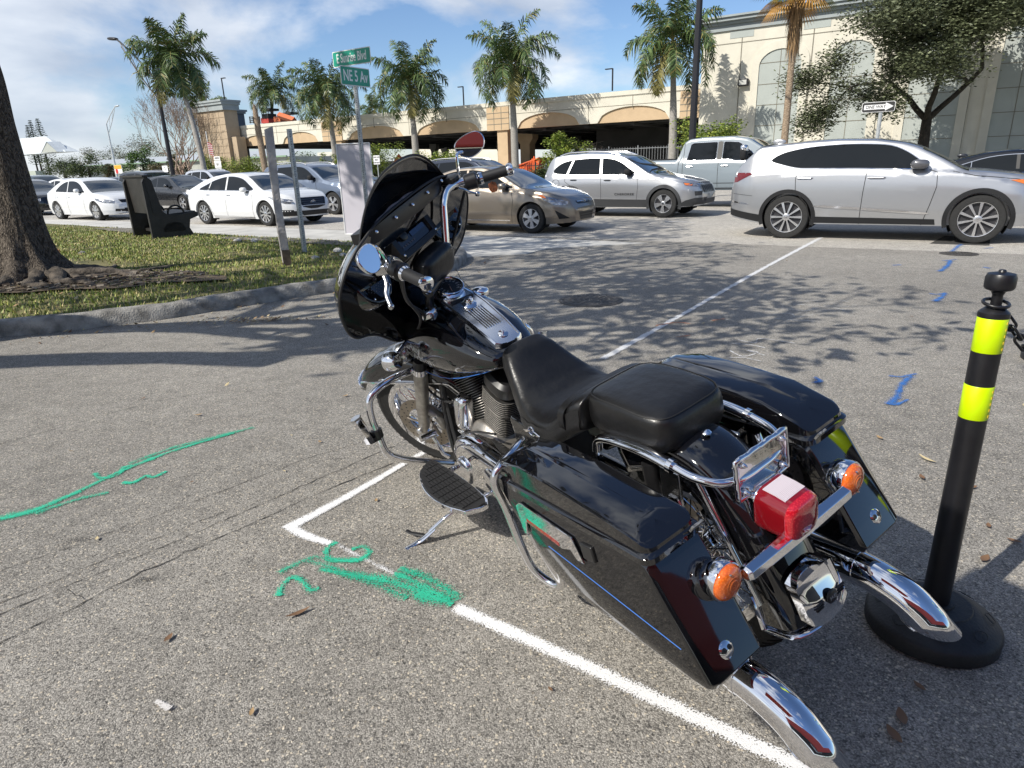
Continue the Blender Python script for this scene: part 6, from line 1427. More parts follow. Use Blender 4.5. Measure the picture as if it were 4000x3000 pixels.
c.decal('head_lamp', [(1.98, .88), (2.45, .84), (2.42, .77), (2.02, .80)], M_lamp, R(38), .007, .05); c.decal('indicator', [(2.0, .86), (2.22, .84), (2.20, .80), (2.03, .815)], M_amber, R(38), .010, .05)
for k in range(7):
    y = -.42+.14*k; c.decal('grille_slot', [(y-.045, .62), (y+.045, .62), (y+.045, .86), (y-.045, .86)], M_blk, A9, .007, .08)
c.decal('fog_recess', [(2.26, .66), (2.50, .66), (2.48, .56), (2.28, .55)], M_cl, R(38), .008, .05); c.handles([(.10, .98), (1.12, .96)], M_plast, .20)
p, n, d = c.hit(0, -.45, .90); MB().tube([(p.x+.11*math.cos(a), p.y-.004, p.z+.11*math.sin(a)) for a in [2*math.pi*k/24 for k in range(24)]], .004, 4, closed=True).build('fuel_flap', M_gap, c.e)
p, n, d = c.hit(0, 1.55, .60); text('badge', 'CHEROKEE', .075, M_blk, (1.62, p.y-.010, .60), (1, 0, 0), (0, 0, 1), c.e, sx=1.3, spacing=1.2)
c.decal('tail_lamp', [(-.98, .96), (-.80, .96), (-.78, 1.08), (-.90, 1.12)], M_redon, R(-25), .007, .04)
# ---------------- blue grey SUV behind the posts
pH = paintm('blue_grey', (.15, .185, .25), .6, .28)
ST_ = [(-1.02, .80), (-.99, 1.08), (-.92, 1.30), (-.75, 1.55), (-.6, 1.66), (-.2, 1.70), (.6, 1.72), (1.25, 1.70), (1.6, 1.63), (2.0, 1.42), (2.35, 1.20), (2.65, 1.13), (3.1, 1.09), (3.45, 1.0), (3.62, .88), (3.70, .70)]
SB_ = [(-1, 1.14), (0, 1.13), (1.5, 1.12), (2.4, 1.08), (3.7, .80)]
SWN = [(-.62, 1.22), (-.52, 1.44), (-.2, 1.55), (.5, 1.59), (1.15, 1.585), (1.5, 1.49), (1.85, 1.28), (1.98, 1.17), (1.2, 1.16), (0, 1.17)]
def suv2(label, P, paint, wr=.37, spokes=5, rail=(-.5, 1.4), railm=M_rimS, group=None, mm=M_plast, clad=False, rimm=M_rimS):
    c = suvlike('suv', label, P, paint, 4.78, 1.90, 2.79, .91, wr, ST_, SB_, SWN, [((.0, 1.56), (-.08, 1.16), .06, paint), ((.88, 1.59), (.92, 1.15), .07, paint)],
        [[(-.08, 1.1), (-.05, .95), (.15, .8), (.42, .6), (.5, .30)], [(.94, 1.1), (.96, .7), (.95, .30)], [(2.05, 1.1), (2.1, .8), (2.05, .30)]], (1.72, 2.52), (-.93, -.68), rail=rail, railm=railm, mir=(1.88, 1.22), mm=mm, spokes=spokes, clad=clad, group=group, rimm=rimm)
    c.decal('head_lamp', [(1.95, .97), (2.45, .91), (2.44, .80), (2.06, .84)], M_lamp, R(40), .007, .05); c.decal('indicator', [(1.93, .97), (2.1, .95), (2.08, .86), (2.0, .88)], M_amber, R(40), .010, .05)
    grille(c, [(-.45, .86), (-.40, .66), (.40, .66), (.45, .86)], [[(-.42, .76), (.42, .76)]]); c.decal('lower_intake', [(-.5, .50), (-.45, .33), (.45, .33), (.5, .50)], M_plast, A9, .006, .06)
    c.handles([(.15, 1.02), (1.15, 1.0)], M_chr, .20); return c
suv2('blue grey SUV with silver roof rails behind the white sedan', carpos((-8.19, 24.8), 1.90), pH)
# third lane and beyond
suv2('dark blue SUV in the far lane seen above the bronze sedan roof', lanepos(1960, 20.5, 2.79, 1.9), paintm('dark_blue', (.02, .028, .05), .5, .22), mm=pDk)
suv2('dark SUV with roof rack hidden behind the blue grey SUV', lanepos(1390, 22.0, 2.79, 1.9), paintm('dark_teal', (.02, .03, .035), .5, .25), railm=M_plast)
suv2('dark grey SUV with silver rails behind the white compact roof', lanepos(628, 20.6, 2.79, 1.9), paintm('slate', (.05, .058, .07), .6, .25))
suv2('white and blue tinted crossover far behind the bench', lanepos(880, 25.5, 2.79, 1.9), paintm('white_blue', (.45, .48, .54), .3, .25))
suv2('dark teal SUV roof showing just right of the tree trunk', lanepos(190, 20.5, 2.79, 1.9), paintm('teal', (.02, .05, .06), .5, .25), rail=None)
compact('sedan', 'small dark car far behind the yellow warning sign', None, paintm('navy', (.02, .03, .05), .4, .25), 5, M_rimS, P=lanepos(500, 29, 2.65, 1.77))
compact('sedan', 'white car roof far behind the pale lamp post', None, pW, 5, M_rimS, P=lanepos(360, 27.5, 2.65, 1.77))
# parked 4x4 behind the picket fence and a dark car in the deck
suv2('white boxy four by four parked behind the picket fence', lanepos(2290, 46.2, 2.79, 1.9), paintm('white4', (.62, .63, .62), 0, .3), rail=None, mm=pW)
suv2('dark SUV parked in the deck left of the orange skip', lanepos(2010, 52, 2.79, 1.9), pDk, rail=None)
compact('sedan', 'pale silver car parked far under the left of the deck', None, pC, 5, M_rimS, P=lanepos(1000, 47, 2.65, 1.77))
# ---------------- black sedan at the right edge
c = sedan('sedan', 'black sedan with chrome window line cut off by the right edge', None, paintm('black2', (.008, .009, .012), .3, .12), 4.95, 1.86, 1.45, 2.85, 1.0, .34, 5, M_rimS,
    [(-1.10, .62), (-1.06, .92), (-.9, 1.03), (-.6, 1.06), (-.3, 1.12), (.15, 1.28), (.65, 1.41), (1.1, 1.45), (1.6, 1.44), (2.0, 1.36), (2.4, 1.17), (2.7, 1.02), (3.1, .96), (3.5, .86), (3.78, .68), (3.84, .5)],
    [(-1.1, .97), (0, .98), (1.5, .96), (2.6, .92), (3.8, .66)],
    [(-.05, 1.03), (.3, 1.17), (.7, 1.29), (1.15, 1.34), (1.6, 1.32), (1.95, 1.22), (2.25, 1.06), (2.40, .99), (1.5, .98), (.3, 1.0)], [((.42, 1.21), (.42, 1.0), .012, M_chr), ((1.2, 1.34), (1.22, .98), .06, M_blk)],
    [[(.1, .95), (.4, .5), (.45, .22)], [(1.2, .95), (1.2, .22)], [(2.35, .93), (2.35, .22)]], (2.05, 2.78), (-.85, .1), trim=M_chr, P=carpos(W(ST(3690, 840, 17.4)[0], 17.4, 0)-u_*.1, 1.86))
MB().ball((0, 0, 0), (.10, .02, .045), 12, 6).xf(Matrix.Translation((.25, 0, 1.33))).build('roof_fin', pDk, c.e)
c.mirror(2.2, 1.02, pDk)
# ---------------- grey crew cab pickup
pF = paintm('stone_grey', (.23, .27, .30), .0, .22)
Pf = carpos(W(ST(2612, 600, 20.9)[0], 20.9, 0)+u_*(-.25), 2.03)
c = Car('pickup_truck', 'pale grey crew cab pickup truck behind the two silver cars', Pf, HD, pF, 6.35, 2.03, 2.0, 4.06, 1.05,
    [(-1.24, 1.38), (-1.2, 1.45), (.55, 1.45), (.60, 1.50), (.66, 1.90), (.85, 2.04), (1.3, 2.075), (2.2, 2.07), (2.62, 2.0), (3.05, 1.74), (3.42, 1.46), (3.7, 1.43), (4.3, 1.39), (4.85, 1.30), (5.05, 1.15), (5.11, .9)],
    [(-1.3, 1.38), (.5, 1.38), (2.4, 1.37), (3.2, 1.36), (5.1, 1.1)], zb=.52, tum=.24, nose=(.5, .16), tail=(.2, .05), wr=.42, crown=.05)
c.top = c.top
for poly in ([(.84, 1.40), (.86, 1.50), (.93, 1.86), (1.02, 1.90), (1.70, 1.905), (1.74, 1.88), (1.74, 1.42), (1.70, 1.40)], [(1.92, 1.42), (1.92, 1.88), (1.96, 1.905), (2.35, 1.88), (2.58, 1.76), (2.84, 1.52), (2.90, 1.40), (2.80, 1.37), (2.3, 1.36), (2.2, 1.40)]):
    c.decal('side_glass', poly, M_glass, 0, .004, .09, mirror=True); c.strip('window_trim', poly+[poly[0]], M_chr, .012, off=.007)
c.decal('pillar_trim', [(1.76, 1.40), (1.90, 1.40), (1.90, 1.91), (1.76, 1.91)], M_blk, 0, .005, mirror=True)
c.screens((2.72, 3.50), (None, None)); c.undertray(); c.wheels(6, M_rimS, rimr=.58, sw=.045)
for g in ([(.74, 1.9), (.74, .62)], [(1.82, 1.93), (1.83, .62)], [(2.98, 1.4), (2.96, .62)], [(.60, 1.4), (.60, .62)]): c.strip('door_gap', g, M_gap, .012)
c.handles([(.96, 1.22), (2.02, 1.22)], M_chr, .24)
MB().box((-.33, 0, 1.44), (1.5, 1.62, .05)).build('bed_cover', M_plast, c.e, smooth=0)
for sg in (-1, 1):
    q = MB().ball((0, 0, 0), (.10, .14, .21), 14, 8, .6); q.xf(Matrix.Translation((2.62, sg*1.27, 1.56))); q = q.build('mirror', M_plast, c.e); k_ = MB().ball((0, 0, 0), (.105, .142, .10), 14, 8, .6); k_.xf(Matrix.Translation((2.625, sg*1.27, 1.69))); k_.build('chrome_cap', M_chr, q)
    MB().box((2.68, sg*1.08, 1.46), (.08, .24, .10)).build('mirror_arm', M_plast, q, smooth=0)
c.decal('running_board', [(.6, .50), (3.2, .50), (3.2, .60), (.6, .60)], M_plast, 0, .03, mirror=True); c.decal('side_crease', [(.62, .72), (2.95, .72), (2.95, .735), (.62, .735)], M_gap, 0, .004, mirror=True)
p, n, d = c.hit(0, 3.2, .9); MB().box((3.28, p.y-.008, .80), (.20, .012, .05)).build('red_marker', M_red, c.e, smooth=0)
# ================================================================ the motorcycle
LEAN, STE = .20926, .58972
bike = empty('motorcycle', (.6198, 1.8016, 0), rz=2.16779, rx=-LEAN, label='black touring motorcycle with hard saddlebags and chrome leaning on its side stand', cat='motorcycle')
HDP = Vector((1.22, 0, .78)); _ax = Vector((-math.sin(R(26)), 0, math.cos(R(26)))); _SR = Matrix.Rotation(STE, 3, _ax)
def setst(deg):
    global _SR
    _SR = Matrix.Rotation(R(deg), 3, _ax)
def S(v): return HDP+_SR @ (Vector(v)-HDP)
setst(28.5)
M_bk = mat('gloss_black', (.0035, .0035, .0045), .06, coat=1, spec=.6)
M_ch = mat('chrome', (.86, .86, .88), .045, metal=1, nz=.02, nzs=3)
M_chd = mat('chrome_dull', (.55, .55, .55), .22, metal=1, nz=.15, nzs=20)
M_al = mat('cast_alloy', (.36, .34, .31), .38, metal=.8, nz=.2, nzs=40, bump=.15, bs=200)
M_lea = mat('seat_leather', (.0075, .0075, .008), .34, bump=.12, bs=30, nz=.25, nzs=9, spec=.5)
M_rbb = mat('grip_rubber', (.013, .013, .014), .55)
M_mbk = mat('satin_black', (.012, .012, .013), .35, nz=.2, nzs=20)
M_eng = mat('engine_black', (.025, .024, .023), .5, nz=.3, nzs=30)
M_ty = mat('bike_tyre', (.013, .013, .013), .8, nz=.25, nzs=40, bump=.3, bs=120)
M_smk = mat('smoked_screen', (.004, .004, .005), .03, coat=1, spec=.7, alpha=.95)
M_dial = mat('dial_face', (.015, .017, .02), .3, coat=1)
M_let = mat('dial_letter', (.55, .55, .52), .5)
M_blu = mat('pin_blue', (.03, .12, .40), .3)
def weave_mat():
    M = bpy.data.materials.new('woven_leather'); M.use_nodes = True; t = M.node_tree; b = t.nodes['Principled BSDF']; b.inputs['Base Color'].default_value = (.014, .014, .015, 1); b.inputs['Roughness'].default_value = .38
    tc = t.nodes.new('ShaderNodeTexCoord'); mp = t.nodes.new('ShaderNodeMapping'); mp.inputs['Rotation'].default_value = (R(90), 0, R(20)); mp.inputs['Scale'].default_value = (1, 1, 1)
    br = t.nodes.new('ShaderNodeTexBrick'); br.inputs['Scale'].default_value = 60; br.inputs['Mortar Size'].default_value = .05; br.inputs['Color1'].default_value = (1, 1, 1, 1); br.inputs['Color2'].default_value = (.7, .7, .7, 1); br.inputs['Mortar'].default_value = (0, 0, 0, 1); mxw = t.nodes.new('ShaderNodeMix'); mxw.data_type = 'RGBA'; mxw.inputs[6].default_value = (.003, .003, .003, 1); mxw.inputs[7].default_value = (.024, .024, .025, 1); t.links.new(br.outputs['Color'], mxw.inputs[0]); t.links.new(mxw.outputs[2], b.inputs['Base Color']); br.inputs['Mortar Smooth'].default_value = .7
    br.inputs['Brick Width'].default_value = .45; br.inputs['Row Height'].default_value = .30
    t.links.new(tc.outputs['Object'], mp.inputs[0]); t.links.new(mp.outputs[0], br.inputs['Vector']); bn = t.nodes.new('ShaderNodeBump'); bn.inputs['Strength'].default_value = 1; bn.inputs['Distance'].default_value = .006
    t.links.new(br.outputs['Color'], bn.inputs['Height']); t.links.new(bn.outputs[0], b.inputs['Normal']); return M
M_wv = weave_mat()
def lensm(name, c, c2):
    M = mat(name, c, .08, coat=1, spec=.7); b = M.node_tree.nodes['Principled BSDF']; t = M.node_tree
    b.inputs['Subsurface Weight'].default_value = .15; b.inputs['Subsurface Radius'].default_value = (.02, .005, .003)
    tc = t.nodes.new('ShaderNodeTexCoord'); v = t.nodes.new('ShaderNodeTexVoronoi'); v.inputs['Scale'].default_value = 170; t.links.new(tc.outputs['Object'], v.inputs['Vector'])
    r = t.nodes.new('ShaderNodeValToRGB'); r.color_ramp.elements[0].color = (*c2, 1); r.color_ramp.elements[1].color = (*c, 1); r.color_ramp.elements[1].position = .6; t.links.new(v.outputs['Distance'], r.inputs[0]); t.links.new(r.outputs[0], b.inputs['Base Color']); return M
M_redl = lensm('tail_lens', (.40, .006, .016), (.62, .03, .04)); M_ambl = lensm('amber_turn_lens', (.60, .11, .012), (.85, .20, .03))
M_red2 = mat('tail_lens_smooth', (.17, .004, .008), .06, coat=1)
B = bike
def add(mb, name, m, parent=None, smooth=40, steer=False, **k):
    if steer: mb.fn(S)
    return mb.build(name, m, parent or B, smooth=smooth, **k)
def torus_pts(c, r, ax='y', n=40): return [Vector((c[0]+r*math.cos(a), c[1], c[2]+r*math.sin(a))) for a in [2*math.pi*k/n for k in range(n)]]
# ---- wheels
def wheel(c, R_, wd, rim, steer, name, disc_side=1, calip=True):
    hub = MB().lathe([(.001, -.075), (.035, -.075), (.045, -.05), (.03, -.03), (.03, .03), (.045, .05), (.035, .075), (.001, .075)], c, (0, 1, 0), 28)
    rm = MB().lathe([(rim-.03, -wd*.20), (rim-.022, -wd*.36), (rim+.006, -wd*.43), (rim+.010, -wd*.40), (rim-.012, -wd*.3), (rim-.012, wd*.3), (rim+.010, wd*.40), (rim+.006, wd*.43), (rim-.022, wd*.36), (rim-.03, wd*.20), (rim-.034, 0), (rim-.03, -wd*.2)], c, (0, 1, 0), 72)
    hub.add(rm.v, rm.f); w_ = add(hub, name, M_ch, steer=steer)
    prof = []
    for k in range(17):
        a = math.pi*(-.5+k/16); prof.append((rim+(R_-rim)*(.08+.92*math.cos(a)**.62 if math.cos(a) > 1e-6 else .08), wd/2*math.sin(a)*1.0*(1 if abs(math.sin(a)) < .98 else .82)))
    t = MB().lathe(prof, c, (0, 1, 0), 96); to = add(t, 'tyre', M_ty, w_, steer=steer)
    g = MB()
    for k in range(64):
        for s_ in (-1, 1):
            a = 2*math.pi*k/64+(.02 if s_ > 0 else 0); P_ = []
            for j in range(5):
                q = .12+.30*j/4; yy = s_*wd*q; rr_ = R_-.012*(q/.42)**3*2.2+.0003; aa = a+s_*.0+.10*j/4; P_.append((c[0]+rr_*math.cos(aa), c[1]+yy, c[2]+rr_*math.sin(aa)))
            g.tube(P_, .0022, 3, caps=False)
    go = add(g, 'tread_groove', mat('groove', (.003, .003, .003), .9), w_, steer=steer, smooth=0, weld=False)
    sp = MB(); n = 40
    for k in range(n):
        a = 2*math.pi*k/n; s_ = 1 if k % 2 else -1; b_ = a+(.42 if (k//2) % 2 else -.42)
        sp.tube([(c[0]+.042*math.cos(b_), c[1]+s_*.045, c[2]+.042*math.sin(b_)), (c[0]+(rim-.03)*math.cos(a), c[1]+s_*.006, c[2]+(rim-.03)*math.sin(a))], .0021, 5, caps=False)
    add(sp, 'spokes', M_ch, w_, steer=steer, smooth=60, weld=False)['kind'] = 'stuff'
    for s_ in disc_side:
        y = c[1]+s_*.078; d = MB(); n = 72; ri, ro = .092, .146
        vs = []
        for k in range(n):
            a = 2*math.pi*k/n
            for r_, yy in ((ri, -.0025), (ro, -.0025), (ro, .0025), (ri, .0025)): vs.append((c[0]+r_*math.cos(a), y+yy, c[2]+r_*math.sin(a)))
        d.add(vs, [(4*k+j, 4*k+(j+1) % 4, 4*((k+1) % n)+(j+1) % 4, 4*((k+1) % n)+j) for k in range(n) for j in range(4)])
        for k in range(5):
            a = 2*math.pi*k/5; d.tube(cat([(c[0]+.04*math.cos(a), y-s_*.01, c[2]+.04*math.sin(a)), (c[0]+.07*math.cos(a+.25), y, c[2]+.07*math.sin(a+.25)), (c[0]+.10*math.cos(a+.35), y, c[2]+.10*math.sin(a+.35))], 4), .009, 6, flat=.4)
        do = add(d, 'brake_disc', mat('brake_steel', (.33, .29, .24), .35, metal=.9, nz=.15, nzs=12), w_, steer=steer, smooth=30)
        h = MB()
        for k in range(45):
            a = 2*math.pi*k/45; r_ = (.104, .119, .134)[k % 3]; h.lathe([(.0001, 0), (.0042, 0), (.0042, .0006), (.0001, .0006)], (c[0]+r_*math.cos(a), y+s_*.0026, c[2]+r_*math.sin(a)), (0, s_, 0), 8)
        ho = add(h, 'vent_holes', M_blk, w_, steer=steer, smooth=0); ho['kind'] = 'stuff'
    return w_
RC = (-.02, 0, .325); FC = (1.613, 0, .322)
wheel(RC, .325, .128, .225, False, 'rear_wheel', (-1,)); wheel(FC, .322, .104, .225, True, 'front_wheel', (1, -1))
# brake calipers
for s_ in (1, -1):
    c_ = MB(); a0 = R(150)
    for k in range(7):
        a = R(178-10*k) if False else R(60)*0+R(168-9*k); c_.v = c_.v
    P_ = [(FC[0]+.125*math.cos(R(t)), s_*.086, FC[2]+.125*math.sin(R(t))) for t in range(118, 190, 8)]
    c_.tube(P_, .03, 10, flat=.62); q = add(c_, 'brake_caliper', M_al, steer=True)
    add(MB().lathe([(.001, 0), (.012, 0), (.012, .012), (.001, .014)], (FC[0]+.125*math.cos(R(150)), s_*.106, FC[2]+.125*math.sin(R(150))), (0, s_, 0), 14), 'bolt', M_ch, q, steer=True)
# ---- fork
for s_ in (1, -1):
    y = s_*.112; ax_ = Vector((-.415, 0, .91))
    A = Vector((FC[0]-.005, y, FC[2]-.02)); sl = MB(); Tp = A+ax_*.40
    ring = lambda P_, a, b: [P_+Vector((x_, y_, 0)) for x_, y_ in [(a*math.copysign(abs(math.cos(t))**.55, math.cos(t)), b*math.copysign(abs(math.sin(t))**.55, math.sin(t))) for t in [2*math.pi*k/16 for k in range(16)]]]
    sl.loft([ring(A, .018, .018), ring(A+ax_*.02, .026, .021), ring(A+ax_*.2, .030, .027), ring(A+ax_*.39, .031, .029), ring(Tp, .029, .027)])
    f_ = add(sl, 'fork_slider', M_al, steer=True, smooth=50); add(MB().lathe([(.001, -.012), (.016, -.012), (.016, .012), (.010, .018), (.001, .020)], (FC[0], y+s_*.018, FC[2]), (0, s_, 0), 12), 'axle_nut', M_ch, f_, steer=True)
    add(MB().tube([Tp, Tp+ax_*.03], [.036, .035], 20), 'fork_collar', M_ch, steer=True); add(MB().tube([Tp+ax_*.03, Tp+ax_*.07], [.030, .026], 20), 'fork_cover', M_mbk, steer=True)
# ---- front fender
fm = MB(); rings = []
for k in range(37):
    th = R(36+k*(176-36)/36); Ro = .398; wk = .088-.010*max(0, (k-30)/6)-.012*max(0, (5-k)/5)
    dn = (.258 if th < R(141) else .258)/max(.25, math.sin(th)); rin = min(dn, .368)
    rr_ = []
    for j in range(-8, 9):
        t = j/8; 
        if abs(t) <= .62: a = t/.62*math.pi/2; r_ = Ro-.055+.055*math.cos(a)**.7; y = wk*math.sin(a)**1 if a >= 0 else -wk*math.sin(-a)
        else: u2 = (abs(t)-.62)/.38; r_ = (Ro-.055)*(1-u2)+rin*u2; y = math.copysign(wk*(1+.03*math.sin(u2*3)), t)
        rr_.append((FC[0]+r_*math.cos(th), y, FC[2]+r_*math.sin(th)))
    rings.append(rr_)
fm.loft(rings, closed=False); fo = add(fm, 'front_fender', M_bk, steer=True, smooth=60, weld=False); so = fo.modifiers.new('s', 'SOLIDIFY'); so.thickness = .004
for idx in (0, 16): add(MB().tube([rings[i][idx] for i in range(0, 37)], .0055, 8), 'fender_trim', M_ch, fo, steer=True)
add(MB().tube([Vector(rings[1][j])+Vector((.006, 0, .003)) for j in range(1, 16)], .009, 8, flat=.6), 'fender_tip', M_ch, fo, steer=True)
for s_ in (1,): add(MB().tube(cat([(FC[0]+.13, .093, .60), (FC[0]+.10, .0945, .607), (FC[0]+.07, .0945, .598), (FC[0]+.03, .0945, .607), (FC[0]-.01, .0945, .60)], 4), .0035, 5), 'script_badge', M_ch, fo, steer=True)
# ---- rear fender
rings = []; FP = cat([(.22, 0, .675), (.12, 0, .722), (.02, 0, .742), (-.07, 0, .733), (-.155, 0, .690), (-.23, 0, .622), (-.292, 0, .535), (-.338, 0, .450), (-.376, 0, .365), (-.398, 0, .295)], 4)
for k, p in enumerate(FP):
    t_ = (FP[min(k+1, len(FP)-1)]-FP[max(k-1, 0)]).normalized(); nn_ = Vector((t_.z, 0, -t_.x)); nn_ = nn_ if nn_.dot(p-Vector(RC)) > 0 else -nn_
    wk = .100; rr_ = []
    for j in range(-8, 9):
        t = j/8
        if abs(t) <= .6: a = abs(t)/.6*math.pi/2; d_ = -.045+.045*math.cos(a)**.75; y = math.copysign(wk*math.sin(a), t)
        else: u2 = (abs(t)-.6)/.4; d_ = -.045-.07*u2; y = math.copysign(wk, t)
        q = p+nn_*d_; rr_.append((q.x, y, q.z))
    rings.append(rr_)
NL = len(rings)-1
rf = add(MB().loft(rings, closed=False), 'rear_fender', M_bk, smooth=60, weld=False); so = rf.modifiers.new('s', 'SOLIDIFY'); so.thickness = .004
# chrome fender tip with its plate
tip = MB(); P_ = [Vector(rings[NL][j])+Vector((-.006, 0, -.004)) for j in range(0, 17)]; tip.tube([P_[0]+Vector((.03, .0, .10))]+P_+[P_[-1]+Vector((.03, 0, .10))], .011, 10, flat=.8); tp_ = add(tip, 'fender_bumper', M_ch)
pl_ = MB()
def tipring(y, sc): return [(-.398-.014*sc*math.exp(-((z_-.385)/.03)**2)-.010*sc-(.385-z_)*.30, y, z_) for z_ in (.315, .335, .355, .372, .385, .40, .42, .44, .455, .458)]+[(-.345, y, .46), (-.37, y, .39), (-.39, y, .315)]
rg_ = [tipring(y*.078, max(.05, 1-abs(y)**3)) for y in (-1, -.85, -.6, -.3, 0, .3, .6, .85, 1)]
rg_ = [[(x_, y_, .385+(z_-.385)*(1-.35*abs(y_/.078)**2.5)) for x_, y_, z_ in r_] for r_ in rg_]
po = add(pl_.loft(rg_), 'fender_ornament', M_ch, tp_, smooth=30)
for k in range(3):
    for s_ in (-1, 1): add(MB().box((-.4205, s_*.044, .372+.009*k), (.006, .028, .003)), 'slot', M_blk, po, smooth=0)
bd = add(MB().lathe([(.001, 0), (.020, 0), (.020, .004), (.017, .006), (.001, .006)], (-.4225, 0, .388), (-1, 0, .1), 24), 'badge', M_mbk, po); text('lettering', 'H-D', .016, M_ch, (-.4290, 0, .388), (0, -1, 0), (.1, 0, 1), bd, extrude=.0008, sx=.9)
# ---- saddlebags
def bag(s_):
    ex = .0 if s_ > 0 else .032
    y0, y1 = .225*s_, .412*s_
    prof = [(.43, .588), (.45, .612), (-.185, .644), (-.215, .636), (-.24, .60), (-.385, .365), (-.378, .345), (-.35, .338), (.12, .330), (.19, .345), (.26, .39), (.36, .49)]
    P_ = [(p.x, p.y) for p in cat([(x, z, 0) for x, z in prof], 3, True)]
    P_ = []
    for (x, z) in prof: P_.append((x, z))
    def rg(y, ins): 
        cx, cz = .03, .49; return [(x+(cx-x)*ins/.35, y, z+(cz-z)*ins/.16) for x, z in P_]
    m = MB(); m.loft([rg(y0, .012), rg(y0+s_*.010, 0), rg(y1-s_*.030, 0), rg(y1-s_*.012, .004), rg(y1-s_*.003, .011), rg(y1, .020)]); o = add(m, 'saddlebag', M_bk, smooth=32, bevel=.010, bseg=3)
    # lid: lip band and domed top
    def lr(z_off, ins, lift=0):
        c = []; 
        for x, y in ((.455-ins, y1-s_*ins), (.455-ins*1.2, y0+s_*ins), (-.225+ins, y0+s_*ins), (-.225+ins, y1-s_*ins)): c.append(Vector((x, y, .602+(.455-x)/.68*.034+z_off)))
        o_ = []; n = 4
        for i in range(4):
            a, b, d = c[i-1], c[i], c[(i+1) % 4]; r_ = .035; p0 = b+(a-b).normalized()*r_; p1 = b+(d-b).normalized()*r_
            for k in range(n+1): t = k/n; o_.append(p0*(1-t)**2+b*2*t*(1-t)+p1*t*t)
            for k in range(1, 5): e_ = d+(b-d).normalized()*r_; o_.append(p1.lerp(e_, k/5))
        return o_
    L2 = lambda zo, ins: lr(zo, ins)
    def tz(x_): return ex*min(1, max(0, (x_+.2)/.15))+float(np.interp(x_, [-.22, -.185, -.16, 0, .20, .33, .38, .42, .45], [.672, .690, .696, .703, .708, .706, .697, .668, .640]))
    def top(ins, k_):
        r_ = lr(0, ins); return [Vector((p.x, p.y, (p.z+.028)*(1-k_)+tz(p.x)*k_)) for p in r_]
    m = MB(); m.loft([L2(.0, .006), L2(.003, -.004), L2(.020, -.004), L2(.026, .001), L2(.029, .006), top(.006, .10), top(.0085, .93), top(.0115, .985), top(.017, 1.0), top(.06, 1.02), top(.085, 1.025)])
    ld = add(m, 'lid', M_bk, o, smooth=35)
    # blue pinstripe along the flank
    add(MB().tube([(-.30, y1+s_*.0005, .435), (-.05, y1+s_*.0005, .452), (.20, y1+s_*.0005, .468)], .0016, 4), 'pinstripe', M_blu, o)
    # hinge rail, reflector and latch plate
    hx = MB(); hx.prism([(.312, .464), (.326, .562), (.30, .584), (.06, .580), (.022, .510), (.052, .507), (.075, .530), (.115, .512), (.285, .520), (.296, .466)], (0, y1+s_*.004, 0), (1, 0, 0), (0, 0, 1), -.006*s_); h_ = add(hx, 'hinge_rail', M_ch, o, smooth=0, bevel=.002)
    add(MB().prism([(.278, .524), (.278, .535), (.125, .527), (.125, .516)], (0, y1+s_*.006, 0), (1, 0, 0), (0, 0, 1), -.005*s_), 'reflector', mat('red_reflector', (.24, .02, .012), .25, coat=.8, nz=.3, nzs=90), h_, smooth=0)
    add(MB().box((.0, y1+s_*.003, .56), (.05, .012, .05), Matrix.Rotation(R(10), 3, 'Y')), 'latch', M_mbk, o, bevel=.004)
    # skull boss on the rear face
    c_ = Vector((-.322, s_*.325, .452)); n_ = Vector((-.855, 0, .52)).normalized()
    c_ = Vector((-.352, s_*.325, .405)); n_ = Vector((-.855, 0, .52)).normalized(); n_ = Vector((-.85, 0, .527)); u3 = Vector((0, 1, 0)); v3 = n_.cross(u3)
    kx = MB().lathe([(.001, .012), (.014, .011), (.024, .006), (.028, 0), (.028, -.008)], c_, n_, 28); sk = add(kx, 'skull_boss', M_ch, o)
    for dx in (-.009, .009): 
        q = c_+u3*dx+n_*.0085+Vector((0, 0, .003)); add(MB().lathe([(.001, .004), (.0065, .003), (.0075, 0)], q, n_, 12), 'eye_socket', M_blk, sk)
    q = c_+n_*.0095-Vector((0, 0, .010)); add(MB().box(q, (.004, .004, .007)), 'nose', M_blk, sk, smooth=0)
    add(MB().box((-.236, s_*.255, .672), (.006, .036, .022), Matrix.Rotation(R(-30), 3, 'Y')), 'key_sticker', mat('sticker_silver', (.28, .28, .27), .3, metal=.6, nz=.6, nzs=160), ld, smooth=0)
    return o
bag(1); bag(-1)
# ---- bag guards
for s_ in (1, -1):
    g = cat([(.55, .215*s_, .60), (.48, .26*s_, .655), (.42, .335*s_, .672), (.40, .40*s_, .664), (.40, .435*s_, .620), (.40, .418*s_, .515), (.385, .405*s_, .36), (.36, .395*s_, .275), (.32, .375*s_, .232), (.27, .365*s_, .235), (.245, .375*s_, .285), (.26, .395*s_, .38), (.30, .405*s_, .46)], 6)
    add(MB().tube(g, .0135, 12), 'bag_guard', M_ch if s_ > 0 else M_ch)
